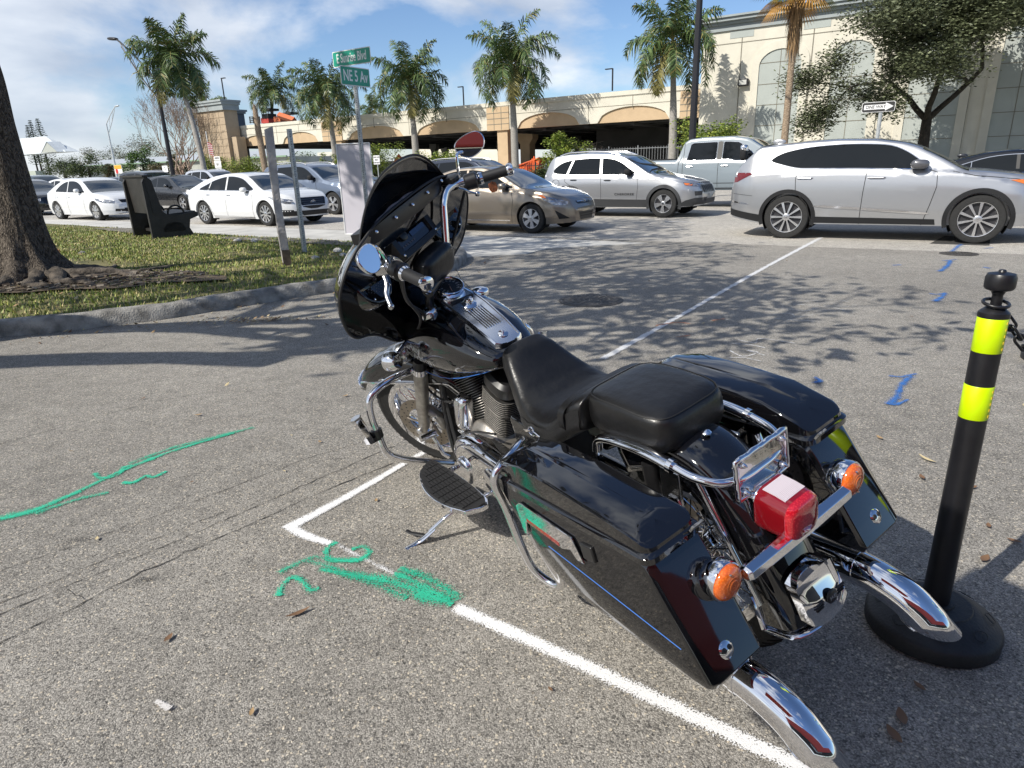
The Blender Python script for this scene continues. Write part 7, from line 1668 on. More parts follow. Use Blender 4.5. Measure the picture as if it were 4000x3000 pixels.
# ---- rails round the rear fender
rl = MB()
for s_ in (1, -1):
    rl.tube(cat([(.235, .150*s_, .655), (.215, .152*s_, .70), (.14, .155*s_, .725), (.02, .158*s_, .735), (-.07, .158*s_, .728)], 6), .0185, 14, flat=.7); rl.tube([(-.07, .158*s_, .728), (-.085, .158*s_, .726)], .0205, 14)
rl.tube(cat([(-.08, .158, .727), (-.15, .152, .715), (-.205, .12, .705), (-.225, .06, .70), (-.228, 0, .70), (-.225, -.06, .70), (-.205, -.12, .705), (-.15, -.152, .715), (-.08, -.158, .727)], 6), .0115, 12)
add(rl, 'grab_rail', M_ch)
for s_ in (1, -1):
    add(MB().tube([(-.13, .128*s_, .70), (-.25, .118*s_, .46), (-.30, .116*s_, .36)], .012, 10, flat=.5), 'strut', M_ch); add(MB().box((-.035, .125*s_, .62), (.07, .012, .12), bevel=0) if False else MB().box((-.035, .125*s_, .62), (.07, .012, .12)), 'mount_plate', M_chd, bevel=.003)
    add(MB().lathe([(.001, 0), (.026, 0), (.024, .010), (.012, .014), (.001, .014)], (-.05, .135*s_, .585), (0, s_, 0), 6), 'mount_bolt', M_ch)
    add(MB().tube([(.05, .118*s_, .665), (.03, .118*s_, .44)], .024, 14), 'shock', M_mbk)
# ---- licence frame
pf = Vector((-.222, -.003, .707)); pn = Vector((-.93, 0, .36)).normalized(); pv_ = Vector((pn.z, 0, -pn.x)) ; pn = Vector((-1, 0, .04)).normalized(); pv_ = Vector((.04, 0, 1)).normalized()
fr = MB(); ring = []
for a, b_, k in ((-.098, -.066, 9), (.098, -.066, 5), (.098, .066, 9), (-.098, .066, 5)): pass
cr_ = [(-.100, -.057), (.100, -.057), (.100, .057), (-.100, .057)]
for i in range(4):
    a, b_ = cr_[i], cr_[(i+1) % 4]; n = 12 if i % 2 == 0 else 8
    for k in range(n): t = k/n; q = (a[0]+(b_[0]-a[0])*t, a[1]+(b_[1]-a[1])*t); w_ = .0035*math.sin(t*math.pi*7); ring.append(pf+Vector((0, q[0]+(w_ if i % 2 else 0), 0))+pv_*(q[1]+(0 if i % 2 else w_))+pn*(.012+w_*.6))
fo_ = add(fr.tube(ring, .0075, 8, closed=True), 'plate_frame', M_ch, smooth=80)
m = MB(); m.add([pf+Vector((0, y_*.097, 0))+pv_*(z_*.055)+pn*.008 for y_, z_ in ((-1, -1), (1, -1), (1, 1), (-1, 1))]+[pf+Vector((0, y_*.097, 0))+pv_*(z_*.055)+pn*.005 for y_, z_ in ((-1, -1), (1, -1), (1, 1), (-1, 1))], [(0, 1, 2, 3), (7, 6, 5, 4), (0, 4, 5, 1), (1, 5, 6, 2), (2, 6, 7, 3), (3, 7, 4, 0)])
add(m, 'mirror_plate', mat('plate_metal', (.58, .57, .54), .10, metal=1, nz=.1, nzs=20, bump=.12, bs=25), fo_, smooth=0)
for y_ in (-1, 1):
    for z_ in (-1, 1): q = pf+Vector((0, y_*.078, 0))+pv_*(z_*.040)+pn*.010; add(MB().lathe([(.0095, 0), (.009, .006), (.006, .014), (.002, .020), (.0005, .021)], q, pn, 14), 'spike_bolt', M_ch, fo_)
# ---- tail lamp, bar and turn signals
def rrect(cx, cz, w_, h_, r_, n=5): return [(cx+sx_*(w_/2-r_)+r_*math.cos(a), cz+sy_*(h_/2-r_)+r_*math.sin(a)) for sx_, sy_, a0 in ((1, 1, 0), (-1, 1, 90), (-1, -1, 180), (1, -1, 270)) for a in [R(a0+k*90/n) for k in range(n+1)]]
bs = [[(x_, y_, z_) for y_, z_ in rrect(0, cz, w_, h_, r_)] for x_, cz, w_, h_, r_ in ((-.19, .60, .10, .12, .03), (-.225, .603, .128, .135, .038), (-.250, .605, .136, .132, .039), (-.256, .605, .133, .129, .038))]
tb_ = add(MB().loft(bs), 'lamp_base', M_ch, smooth=50)
ls = [[(x_, y_, z_) for y_, z_ in rrect(0, cz, w_, h_, r_)] for x_, cz, w_, h_, r_ in ((-.252, .606, .124, .122, .030), (-.258, .606, .130, .126, .036), (-.30, .604, .128, .122, .036), (-.340, .600, .122, .114, .036))]
tl = add(MB().loft(ls, caps=False), 'tail_lamp', M_red2, smooth=50)
ls = [[(x_, y_, z_) for y_, z_ in rrect(0, cz, w_, h_, r_)] for x_, cz, w_, h_, r_ in ((-.339, .600, .1225, .1145, .036), (-.353, .598, .116, .108, .036), (-.359, .598, .095, .090, .03), (-.361, .598, .03, .03, .01))]
add(MB().loft(ls), 'rear_lens', M_redl, tl, smooth=60)
cw = MB()
for k in range(17):
    x_ = -.266-.0038*k; zz_ = float(np.interp(x_, [-.340, -.30, -.258], [.6570, .6650, .6690]))-.0005; cw.tube([(x_, -.040, zz_), (x_, 0, zz_+.0003), (x_, .040, zz_)], .0023, 5)
add(cw, 'plate_light_window', mat('clear_ribbed', (.62, .56, .60), .12, coat=1), tl, smooth=60, weld=False)
for y_ in (-.045, .045): add(MB().lathe([(.004, 0), (.004, .003), (.001, .004)], (-.30, y_*1.31, .585), (0, math.copysign(1, y_), 0), 10), 'screw', M_ch, tl)
hexr = lambda y_, r_, cx=-.335, cz=.548: [(cx+r_*1.05*math.cos(a), y_, cz+r_*math.sin(a)) for a in [math.pi/3*k+.3 for k in range(6)]]
add(MB().loft([hexr(y_, r_) for y_, r_ in ((-.215, .016), (-.205, .021), (-.07, .024), (.07, .024), (.205, .021), (.215, .016))]), 'light_bar', M_ch, smooth=15, bevel=.002)
for s_ in (1, -1):
    c_ = (-.288, s_*.262, .552); h_ = add(MB().lathe([(.001, -.028), (.028, -.026), (.045, -.014), (.051, .004), (.052, .030), (.050, .034), (.047, .034)], c_, (-1, 0, .03), 36), 'turn_signal', M_ch)
    l_ = add(MB().lathe([(.0465, .034), (.046, .040), (.040, .047), (.028, .052), (.012, .055), (.001, .055)], c_, (-1, 0, .03), 36), 'lens', M_ambl, h_)
    for r_ in (.014, .022, .030, .038): 
        zz = .055-.011*(r_/.04)**2.2; rg2 = MB().tube([Vector((c_[0]-zz-.0004, c_[1]+r_*math.cos(a), c_[2]+r_*math.sin(a)+.03*zz)) for a in [2*math.pi*k/32 for k in range(32)]], .0011, 4, closed=True); add(rg2, 'lens_ring', M_amber, l_)
    for q in (1, -1): add(MB().lathe([(.003, 0), (.003, .003), (.0005, .004)], (c_[0]-.049, c_[1]+q*.006, c_[2]+q*.036), (-1, 0, 0), 8), 'screw', M_ch, l_)
# ---- seat
def sect(x_, w_, zt, zb, e=.55, flat=1.0, n=26):
    o_ = []
    for k in range(n):
        t = 2*math.pi*k/n+math.pi/2; c, q = math.cos(t), math.sin(t)
        y = w_*(1 if q > 0 else 1+.10*min(1, -q*1.6))*math.copysign(abs(c)**(e if q > 0 else .34), c); zc = (zt+zb)/2; z_ = zc+(zt-zc)*math.copysign(abs(q)**(e if q > 0 else .7), q); 
        o_.append((x_, y, z_))
    return o_
SD = [(.80, .060, .800, .755), (.792, .088, .835, .745), (.765, .100, .856, .735), (.72, .118, .835, .70), (.66, .145, .785, .655), (.60, .170, .745, .620), (.54, .188, .722, .600), (.48, .198, .715, .598), (.42, .200, .724, .610), (.37, .194, .760, .640), (.335, .184, .800, .670), (.30, .172, .822, .690), (.272, .160, .826, .70)]
XS = np.linspace(0, len(SD)-1, 49); SDi = []
A_ = np.array(SD)
for q in XS: SDi.append([float(np.interp(q, range(len(SD)), A_[:, j])) for j in range(4)])
def dish(v):   # shallow bucket where the rider sits
    k = math.exp(-((v.x-.52)/.14)**2)*math.exp(-(v.y/.13)**2); return Vector((v.x, v.y, v.z-.012*k if v.z > .68 else v.z))
sm = MB().loft([sect(x_, w_, zt, zb, .62) for x_, w_, zt, zb in SDi]); sm.fn(dish); seat = add(sm, 'seat', M_lea, smooth=70, sub=1)
# welt between top and side
wl_ = []
for x_, w_, zt, zb in SDi[4:44]: wl_.append((x_, w_*.90, zb+(zt-zb)*.66))
for s_ in (1, -1): add(MB().tube([(x_, y_*s_+.004*s_, z_+.002) for x_, y_, z_ in wl_], .0022, 5), 'seam', mat('seam_thread', (.03, .03, .03), .7), seat)
wv = MB(); n1 = []
for i, (x_, w_, zt, zb) in enumerate(SDi):
    if x_ > .60 or x_ < .275: continue
    f0 = .62 if x_ < .5 else .62-.3*(x_-.5)/.10
    n1.append((x_, w_, zt, zb, f0))
for s_ in (1, -1):
    wv = MB(); rs_ = []
    for x_, w_, zt, zb, f0 in n1:
        r_ = []
        for j in range(7):
            f = f0*(1-j/6)+.05; z_ = zb+(zt-zb)*f; c = min(.999, abs((z_-(zt+zb)/2)/((zt-zb)/2))); sn = c**(1/.62 if z_ > (zt+zb)/2 else 1/.7); y = w_*math.sqrt(1-sn*sn)**.62 if z_ > (zt+zb)/2 else w_*(1+.10*min(1, sn*1.6))*math.sqrt(1-sn*sn)**.34; r_.append((x_, s_*(y+.003), z_))
        rs_.append(r_)
    wv.loft(rs_, closed=False, caps=False); add(wv, 'woven_panel', M_wv, seat, smooth=80, weld=False)
bq = (.478, .219, .668); bo = add(MB().tube([Vector((bq[0]+.016*math.cos(a), bq[1], bq[2]+.016*math.sin(a))) for a in [2*math.pi*k/24 for k in range(24)]], .0025, 6, closed=True), 'wing_badge', M_ch, seat)
add(MB().prism([(.045, -.004), (.016, .004), (.016, -.004), (.030, -.010)], bq, (-1, 0, 0), (0, 0, 1), .004), 'wing', M_ch, bo, smooth=0); add(MB().prism([(-.045, -.004), (-.030, -.010), (-.016, -.004), (-.016, .004)], bq, (-1, 0, 0), (0, 0, 1), .004), 'wing', M_ch, bo, smooth=0); text('lettering', 'H-D', .017, M_ch, (bq[0], bq[1]+.002, bq[2]), (-1, 0, 0), (0, 0, 1), bo, extrude=.0015)
# passenger pad
def pad(zt, zb, g, x0=-.035, x1=.298, hw=.146, n=48, e=.42):
    return None
rings = []
for zf, ins in ((0, .016), (.06, .006), (.3, .0), (.66, .002), (.82, .007), (.91, .014), (.97, .030), (1.0, .06), (1.01, .11)):
    r_ = []
    for k in range(48):
        t = 2*math.pi*k/48; c, q = math.cos(t), math.sin(t); xx = .128+(.170-ins)*math.copysign(abs(c)**.34, c); taper = 1-.14*max(0, (.05-xx)/.2)-.08*max(0, (xx-.2)/.1)
        yy = (.150-ins)*math.copysign(abs(q)**.36, q)*taper; zb = .712+.0*xx; zt = .834+.008*math.exp(-((xx-.15)/.12)**2)-.10*max(0, -.0-xx)*.8
        r_.append((xx, yy, zb+(zt-zb)*zf+(.004 if zf == 1 and ins > .1 else 0)))
    rings.append(r_)
pd = add(MB().loft(rings), 'passenger_pad', M_lea, smooth=60, sub=1)
add(MB().tube([Vector(p)+Vector((0, 0, .0005)) for p in rings[5]], .0018, 5, closed=True), 'piping', mat('seam_thread2', (.008, .008, .008), .6), pd)
st_ = []
for k in range(33):
    t = math.pi*(-.12+1.24*k/32); c, q = math.cos(t), math.sin(t); wq, ztq, zbq = .187, .796, .668; zc = (ztq+zbq)/2
    st_.append(Vector((.338, (wq+.003)*math.copysign(abs(c)**.62, c), zc+(ztq-zc+.003)*math.copysign(abs(q)**.62, q))))
sr_ = [[p+Vector((-.013, 0, 0)), p+Vector((.013, 0, 0)), p+Vector((.013, p.y*.02, .004)), p+Vector((-.013, p.y*.02, .004))] for p in st_]
add(MB().loft(sr_), 'strap', M_lea, smooth=40); add(MB().lathe([(.014, 0), (.014, .004), (.008, .010), (.001, .012)], (-.062, 0, .742), (-.1, 0, 1), 16), 'seat_screw', M_ch)
add(MB().box((.16, 0, .675), (.36, .20, .06)), 'seat_pan', M_mbk, bevel=.01)
# ---- tank
TK = [(.825, .060, .795, .750), (.84, .100, .806, .733), (.90, .136, .838, .710), (.97, .162, .872, .688), (1.04, .178, .902, .666), (1.12, .188, .924, .646), (1.20, .194, .938, .634), (1.28, .196, .944, .628), (1.35, .194, .942, .626), (1.41, .189, .930, .634), (1.455, .176, .908, .655), (1.482, .148, .872, .685), (1.494, .105, .84, .72), (1.497, .05, .81, .75)]
A_ = np.array(TK); rr2 = []
for q in np.linspace(0, len(TK)-1, 45):
    x_, w_, zt, zb = [float(np.interp(q, range(len(TK)), A_[:, j])) for j in range(4)]; ring = []
    for k in range(40):
        t = 2*math.pi*k/40+math.pi/2; c, s_ = math.cos(t), math.sin(t); zc = zb+(zt-zb)*.46
        y = w_*math.copysign(abs(c)**.70, c); z_ = zc+((zt-zc)*math.copysign(abs(s_)**.72, s_) if s_ > 0 else (zc-zb)*math.copysign(abs(s_)**.95, s_)); ring.append((x_, y, z_))
    rr2.append(ring)
tank = add(MB().loft(rr2), 'fuel_tank', M_bk, smooth=80, sub=1)
for s_ in (1, -1):
    ln = [];
    for x_ in np.linspace(.87, 1.43, 20): w_ = float(np.interp(x_, A_[:, 0], A_[:, 1])); zb = float(np.interp(x_, A_[:, 0], A_[:, 3])); zt = float(np.interp(x_, A_[:, 0], A_[:, 2])); c = .80; ln.append((x_, s_*(w_*c**.9+.003), zb+.018+.0*(zt-zb)))
    add(MB().tube(ln, .0018, 5), 'pinstripe', M_blu, tank)
    # script badge, two words
    n_t = Vector((0, s_, 0)); u4 = Vector((-s_, 0, 0)) 
    for q_, (wd_, x0_, z0_, sz_) in enumerate((('Harley', 1.345, .775, .062), ('Davidson', 1.30, .735, .062))):
        me = text_mesh(wd_, sz_, True, .0022); me.materials.clear(); me.materials.append(mat('badge_bright', (.85, .86, .86), .35, metal=.6))
        Mx = Matrix((u4, Vector((0, 0, 1)), Vector((0, s_, 0)))).transposed().to_4x4(); me.transform(Mx @ Matrix.Shear('XZ', 4, (0, 0)) @ Matrix.Diagonal((1.15, .72, 1, 1)))
        for v in me.vertices:
            X_ = v.co.x+x0_; Z_ = v.co.z+z0_; w_ = float(np.interp(X_, A_[:, 0], A_[:, 1])); zt = float(np.interp(X_, A_[:, 0], A_[:, 2])); zb = float(np.interp(X_, A_[:, 0], A_[:, 3])); zc = zb+(zt-zb)*.46
            k = min(.98, abs(Z_-zc)/(max(.01, (zt-zc) if Z_ > zc else (zc-zb)))); k = k**(1/.72) if Z_ > zc else k**(1/.95); yy = w_*math.sqrt(max(0, 1-k*k))**.70
            v.co = Vector((X_, s_*(yy+.003+abs(v.co.y)), Z_))
        o_ = bpy.data.objects.new('script_badge', me); COL.objects.link(o_); o_.parent = tank
    add(MB().lathe([(.037, -.012), (.038, .0), (.037, .008), (.032, .015), (.018, .021), (.001, .023)], (1.222, .128*s_, .925), (.05, .22*s_, 1), 32), 'filler_cap', M_ch)
# console
def czt(x_): return float(np.interp(x_, [.84, .95, 1.1, 1.2, 1.34], [.826, .877, .935, .962, .985]))
rings = []
for x_, w_ in ((.848, .030), (.852, .046), (.865, .062), (.95, .068), (1.08, .074), (1.18, .076), (1.26, .073), (1.31, .058), (1.335, .036), (1.345, .015)):
    z_ = czt(x_); rings.append([(x_, -w_, z_-.045), (x_, -w_, z_-.006), (x_, -w_+.005, z_), (x_, -w_+.010, z_), (x_, -w_+.013, z_-.003), (x_, w_-.013, z_-.003), (x_, w_-.010, z_), (x_, w_-.005, z_), (x_, w_, z_-.006), (x_, w_, z_-.045)])
M_cs = mat('console_chrome', (.84, .86, .90), .16, metal=1, nz=.05, nzs=8)
con = add(MB().loft(rings), 'console', M_cs, smooth=30)
g = MB()
for k in range(7):
    y_ = -.033+.011*k; g.tube([(.945, y_, czt(.945)-.002), (1.02, y_, czt(1.02)-.002), (1.075, y_, czt(1.075)-.002)], .0024, 5)
add(g, 'console_ribs', M_ch, con, smooth=60)['kind'] = 'stuff'
add(MB().box((1.152, 0, czt(1.152)+.001), (.012, .105, .006), Matrix.Rotation(R(-18), 3, 'Y')), 'indicator_strip', M_blk, con)
add(MB().lathe([(.030, 0), (.031, .004), (.024, .008), (.019, .010), (.018, .024), (.015, .028), (.001, .029)], (1.105, 0, czt(1.105)-.002), (-.35, 0, 1), 28), 'ignition_switch', M_ch, con); add(MB().lathe([(.020, 0), (.020, .002), (.005, .003), (.005, .014), (.001, .015)], (.893, 0, czt(.893)-.002), (-.4, 0, 1), 16), 'console_screw', M_ch, con)
dn_ = Vector((-.42, 0, .91)).normalized(); dc = Vector((1.238, 0, .985)); du = Vector((0, -1, 0)); dv = dn_.cross(du)
dl = add(MB().lathe([(.054, -.02), (.060, -.01), (.0615, .008), (.060, .014), (.056, .016), (.052, .013), (.050, .008)], dc, dn_, 48), 'speedometer', M_ch)
add(MB().lathe([(.0505, .007), (.001, .0071)], dc, dn_, 40), 'dial', M_dial, dl, smooth=0)
for k in range(12):
    a = R(225-k*24.5); p = dc+dn_*.0085+du*(.039*math.cos(a))+dv*(.039*math.sin(a)); add(MB().box((0, 0, 0), (.0018, .006, .0006)).xf(Matrix((du*math.cos(a-math.pi/2)+dv*math.sin(a-math.pi/2), du*math.cos(a)+dv*math.sin(a), dn_)).transposed().to_4x4()).xf(Matrix.Translation(dc+dn_*.0085+du*(.046*math.cos(a))+dv*(.046*math.sin(a)))), 'tick', M_let, dl, smooth=0); text('numeral', str(k*10+10) if k*10+10 <= 120 else '', .0085, M_let, p-du*(.004*math.cos(a))-dv*(.004*math.sin(a)), du, dv, dl, extrude=.0002)
a = R(255); add(MB().tube([dc+dn_*.010-(du*math.cos(a)+dv*math.sin(a))*.008, dc+dn_*.010+(du*math.cos(a)+dv*math.sin(a))*.036], [.0018, .0008], 5), 'needle', mat('needle', (.7, .45, .35), .5), dl); add(MB().lathe([(.005, .008), (.005, .012), (.001, .013)], dc, dn_, 12), 'hub', M_blk, dl)
# ---- frame, engine
fr = MB()
for s_ in (1, -1):
    fr.tube(cat([(1.30, .03*s_, .92), (1.40, .06*s_, .62), (1.43, .085*s_, .35), (1.40, .10*s_, .17), (1.30, .11*s_, .125), (1.0, .12*s_, .12), (.70, .12*s_, .13), (.60, .11*s_, .20), (.60, .10*s_, .40), (.66, .08*s_, .60)], 6), .0155, 10)
    fr.tube([(.60, .14*s_, .33), (.3, .135*s_, .33), (-.02, .125*s_, .325)], .020, 10, flat=.8)
fr.tube([(1.33, 0, .90), (1.0, 0, .72), (.62, 0, .60), (.25, 0, .63)], .02, 10); add(fr, 'frame', M_bk, smooth=60)
add(MB().tube([(1.30, 0, .98), (1.37, 0, .80)], .035, 14), 'steering_head', M_mbk)
CRK = Vector((1.075, 0, .315))
ec = MB(); ec.lathe([(.001, -.115), (.10, -.115), (.125, -.09), (.13, 0), (.125, .09), (.10, .115), (.001, .115)], CRK, (0, 1, 0), 36); ec.box((.84, 0, .27), (.30, .20, .20)); add(ec, 'crankcase', M_al, bevel=.006)
for nm, an in (('front', R(24)), ('rear', R(-24))):
    ax_ = Vector((math.sin(an), 0, math.cos(an))); o_ = CRK+ax_*.10; cy = MB(); U5 = ax_.cross(Vector((0, 1, 0)))
    def sq(h_, r_, e=.62): return [o_+ax_*h_+U5*(r_*math.copysign(abs(math.cos(t))**e, math.cos(t)))+Vector((0, 1, 0))*(r_*math.copysign(abs(math.sin(t))**e, math.sin(t))) for t in [2*math.pi*k/28 for k in range(28)]]
    cy.loft([sq(0, .062), sq(.27, .062)])
    cyl = add(cy, 'cylinder', M_eng, smooth=60)
    for k in range(20):
        h_ = .012+.0108*k; r_ = .080 if k < 12 else .091; add(MB().loft([sq(h_, r_-.001), sq(h_+.0006, r_), sq(h_+.0026, r_), sq(h_+.0032, r_-.001)]), 'fin', M_eng, cyl, smooth=20)
        add(MB().tube([p for p in sq(h_+.0016, r_+.0002)], .0010, 4, closed=True), 'fin_edge', M_al, cyl)
    add(MB().loft([sq(.235, .085), sq(.25, .088), sq(.285, .086), sq(.30, .070)]), 'rocker_cover', M_mbk, cyl, smooth=30)
hc = [[(x_, y_, z_) for x_, z_ in rrect(cx, cz, w_, h_, r_)] for y_, cx, cz, w_, h_, r_ in ((.075, 1.185, .455, .085, .185, .030), (.10, 1.185, .455, .092, .195, .034), (.125, 1.185, .457, .088, .185, .034), (.138, 1.185, .46, .066, .14, .028), (.142, 1.185, .46, .03, .09, .012))]
hm = MB().loft(hc); hm.fn(lambda v: Vector((v.x-.25*(v.z-.455), v.y, v.z))); add(hm, 'horn_cover', M_ch, smooth=60)
# primary case, chrome, left side
prim = [(1.20, .235), (1.215, .275), (1.205, .325), (1.16, .375), (1.08, .40), (.95, .395), (.80, .375), (.70, .35), (.655, .30), (.66, .235), (.70, .19), (.80, .165), (1.0, .15), (1.12, .155), (1.18, .185)]
pp = cat([(x_, z_, 0) for x_, z_ in prim], 4, True); rg3 = []
for y_, ins in ((.10, 0), (.175, 0), (.188, .006), (.195, .018), (.196, .035)): rg3.append([(.93+(p.x-.93)*(1-ins/.27), y_, .275+(p.y-.275)*(1-ins/.12)) for p in pp])
pc = add(MB().loft(rg3), 'primary_cover', M_ch, smooth=40)
add(MB().lathe([(.060, 0), (.058, .008), (.050, .013), (.001, .015)], (.90, .195, .27), (0, 1, 0), 36), 'derby_cover', M_ch, pc)
dm_ = MB(); dm_.ball((0, 0, 0), (.055, .022, .075), 20, 12, .8); dm_.xf(Matrix.Rotation(R(-22), 4, 'Y')); dm_.xf(Matrix.Translation((1.135, .198, .225))); add(dm_, 'stator_dome', M_ch, pc, smooth=80)
for x_, z_ in ((1.19, .30), (1.08, .385), (.93, .385), (.80, .36), (.70, .29), (.80, .18), (1.0, .165)): add(MB().lathe([(.007, 0), (.007, .006), (.001, .008)], (x_, .190, z_), (0, 1, 0), 8), 'bolt', M_ch, pc)
for s_ in (1, -1):
    sc = MB(); sc.prism([(.72, .62), (.50, .60), (.46, .44), (.55, .38), (.70, .40)], (0, .125*s_, 0), (1, 0, 0), (0, 0, 1), -.03*s_); add(sc, 'side_cover', M_bk, bevel=.012, bseg=3)
ac = MB().lathe([(.001, .03), (.075, .03), (.088, .02), (.090, 0), (.085, -.03)], (1.12, -.19, .56), (0, -1, 0), 36); add(ac, 'air_cleaner', M_ch)
# hoses, pipes
for pth, r_ in (([(1.46, .10, .70), (1.44, .14, .55), (1.34, .12, .48), (1.22, .10, .50)], .005), ([(1.28, .05, .64), (1.22, .10, .62), (1.16, .09, .64)], .006), ([(1.36, .09, .55), (1.34, .11, .30), (1.28, .12, .20)], .010), ([(1.20, .13, .36), (1.05, .13, .42), (.92, .12, .45)], .005)): add(MB().tube(cat(pth, 6), r_, 8), 'hose', M_rbb if r_ != .005 else M_rbb)
ex = MB(); ex.tube(cat([(1.26, -.10, .50), (1.36, -.14, .40), (1.30, -.17, .26), (1.05, -.18, .22), (.70, -.19, .22), (.45, -.24, .24)], 6), .024, 14); ex.tube(cat([(.92, -.10, .50), (.86, -.15, .40), (.80, -.18, .28), (.60, -.21, .24)], 6), .022, 14); add(ex, 'exhaust_pipe', M_ch)
for s_ in (1, -1):
    y_ = .262*s_; path = cat([(.40, y_, .215), (.10, y_, .225), (-.10, y_, .238), (-.24, y_, .252), (-.34, y_, .258), (-.42, y_, .250), (-.49, y_, .225), (-.545, y_, .180)], 5); n = len(path)
    rad = [.050 if i > n*.12 else .034+.016*i/(n*.12) for i in range(n)]; m = MB().tube(path, rad, 32, caps=False)
    # slash cut the mouth: slide the last rings along the pipe
    k0 = (n-1)*32; 
    for i in range(k0, n*32):
        v = Vector(m.v[i]); d_ = v-path[-1]; up5 = Vector((.55, 0, -.83)) ; m.v[i] = tuple(v+(path[-1]-path[-2]).normalized()*(-(d_.dot(Vector((-.75, 0, .66))))*-1.15))
    mo = add(m, 'muffler', M_ch, smooth=60); so = mo.modifiers.new('s', 'SOLIDIFY'); so.thickness = .003; so.offset = -1
    add(MB().tube([p for p in path[int(n*.55):]], .044, 24, caps=False), 'baffle', mat('exhaust_inner', (.02, .018, .016), .7), mo)
    add(MB().tube([path[int(n*.56)], path[int(n*.56)]+Vector((-.012, 0, .001))], .0525, 32), 'clamp', M_ch, mo)
# ---- footboards, pegs, shifter, stand
for s_ in (1, -1):
    OUTL = [(1.245, .270), (1.250, .335), (1.215, .372), (1.12, .410), (1.02, .424), (.92, .414), (.84, .388), (.815, .372), (.818, .275)]
    ring = cat([(x_, y_*s_, .252) for x_, y_ in OUTL], 4, True)
    fb = MB(); cx, cy_ = 1.03, .34*s_
    fb.loft([[Vector((p.x, p.y, .250)) for p in ring], [Vector((p.x, p.y, .272)) for p in ring]]); b_ = add(fb, 'footboard', M_ch, smooth=30, bevel=.003)
    pd_ = MB(); rr3 = [Vector((cx+(p.x-cx)*.955, cy_+(p.y-cy_)*.90, .273)) for p in ring]; pd_.loft([rr3, [v+Vector((0, 0, .005)) for v in rr3]]); rb = add(pd_, 'rubber_mat', M_rbb, b_, smooth=0)
    tr_ = MB()
    for i in range(9):
        x_ = .832+.0465*i
        for j in range(10):
            y_ = .281+.0148*j; pq = [(p.x, p.y) for p in rr3]
            if inpoly(x_+.006, (y_+.006)*s_, pq) and inpoly(x_+.036, (y_+.010)*s_, pq): tr_.box((x_+.021, (y_+.006)*s_, .2795), (.041, .0108, .005))
    t_ = add(tr_, 'tread_blocks', M_rbb, b_, smooth=0, weld=False); t_['kind'] = 'stuff'
    add(MB().tube([(1.18, .12*s_, .22), (1.18, .30*s_, .245)], .012, 8), 'bracket', M_ch, b_)
sh_ = MB().tube([(1.27, .195, .245), (1.275, .215, .27), (1.31, .225, .36)], [.011, .009, .009], 10); so_ = add(sh_, 'shift_lever', M_ch); add(MB().tube([(1.31, .21, .365), (1.31, .285, .372)], .017, 14), 'shift_peg', M_ch, so_); add(MB().tube([(1.19, .15, .39), (1.05, .15, .36), (.93, .14, .355)], .006, 8), 'shift_rod', M_chd)
stn = MB().tube(cat([(.93, .17, .20), (.945, .33, .205), (.955, .40, .195), (.984, .482, .150)], 5), .011, 12, flat=.8); so_ = add(stn, 'side_stand', M_ch)
add(MB().tube(cat([(.975, .46, .160), (.99, .505, .135), (1.005, .545, .120), (1.00, .595, .124)], 5), [.014]*5+[.014]*5+[.012]*5+[.010], 10, flat=.45), 'stand_foot', M_ch, so_); add(MB().tube([(.995, .500, .138), (1.06, .535, .138), (1.085, .540, .140)], .009, 8, flat=.5), 'stand_spur', M_mbk, so_)
# ---- crash bar with pegs
cb = cat([(1.42, .06, .63), (1.40, .16, .645), (1.385, .30, .655), (1.38, .385, .640), (1.38, .432, .600), (1.38, .444, .52), (1.38, .438, .45), (1.38, .428, .35), (1.38, .37, .283), (1.38, .254, .205), (1.38, .14, .135)], 6)
for s_ in (1, -1):
    o_ = add(MB().tube([(p.x, p.y*s_, p.z) for p in cb], .0165, 14), 'engine_guard', M_ch, smooth=80)
    add(MB().tube([(1.38, .440*s_, .472), (1.38, .440*s_, .435)], .024, 14), 'clamp', M_mbk, o_); add(MB().box((1.378, .462*s_, .437), (.03, .05, .022)), 'peg_bracket', M_mbk, o_); pg = add(MB().tube([(1.376, .480*s_, .432), (1.384, .506*s_, .553)], .0225, 6), 'highway_peg', M_ch, o_, smooth=20); add(MB().tube([(1.384, .506*s_, .553), (1.385, .508*s_, .561)], .0255, 6), 'peg_cap', M_chd, pg, smooth=20)
setst(25)
# ---- fairing (batwing) on the fork
HALF = [(0, 1.395), (.10, 1.395), (.20, 1.385), (.26, 1.368), (.32, 1.345), (.38, 1.305), (.425, 1.25), (.442, 1.19), (.435, 1.12), (.413, 1.06), (.375, 1.02), (.32, .995), (.26, .955), (.20, .895), (.14, .84), (.08, .815), (0, .82)]
hp = cat([(y_, z_, 0) for y_, z_ in HALF], 4); FULL = [(p.x, p.y) for p in hp]+[(-p.x, p.y) for p in hp[::-1][1:-1]]
def xe(z_): return 1.22+(1.36-z_)*.45
CZ = 1.14
def outer(rho, y_, z_): 
    Y_, Z_ = y_*rho, CZ+(z_-CZ)*rho
    return Vector((xe(Z_)+.22*(1-rho**4.2)*(1-.15*abs(Y_)/.45)+.0, Y_, Z_))
m = MB(); RH = [.05, .2, .35, .5, .63, .74, .83, .90, .95, .98, 1.0]
rings = [[outer(r_, y_, z_) for y_, z_ in FULL] for r_ in RH]; m.loft(rings[::-1], closed=True, caps=True)
fa = add(m, 'fairing', M_bk, steer=True, smooth=60)
m = MB(); inn = lambda rho, y_, z_: Vector((xe(CZ+(z_-CZ)*rho)+.012+.075*(1-rho**3), y_*rho, CZ+(z_-CZ)*rho))
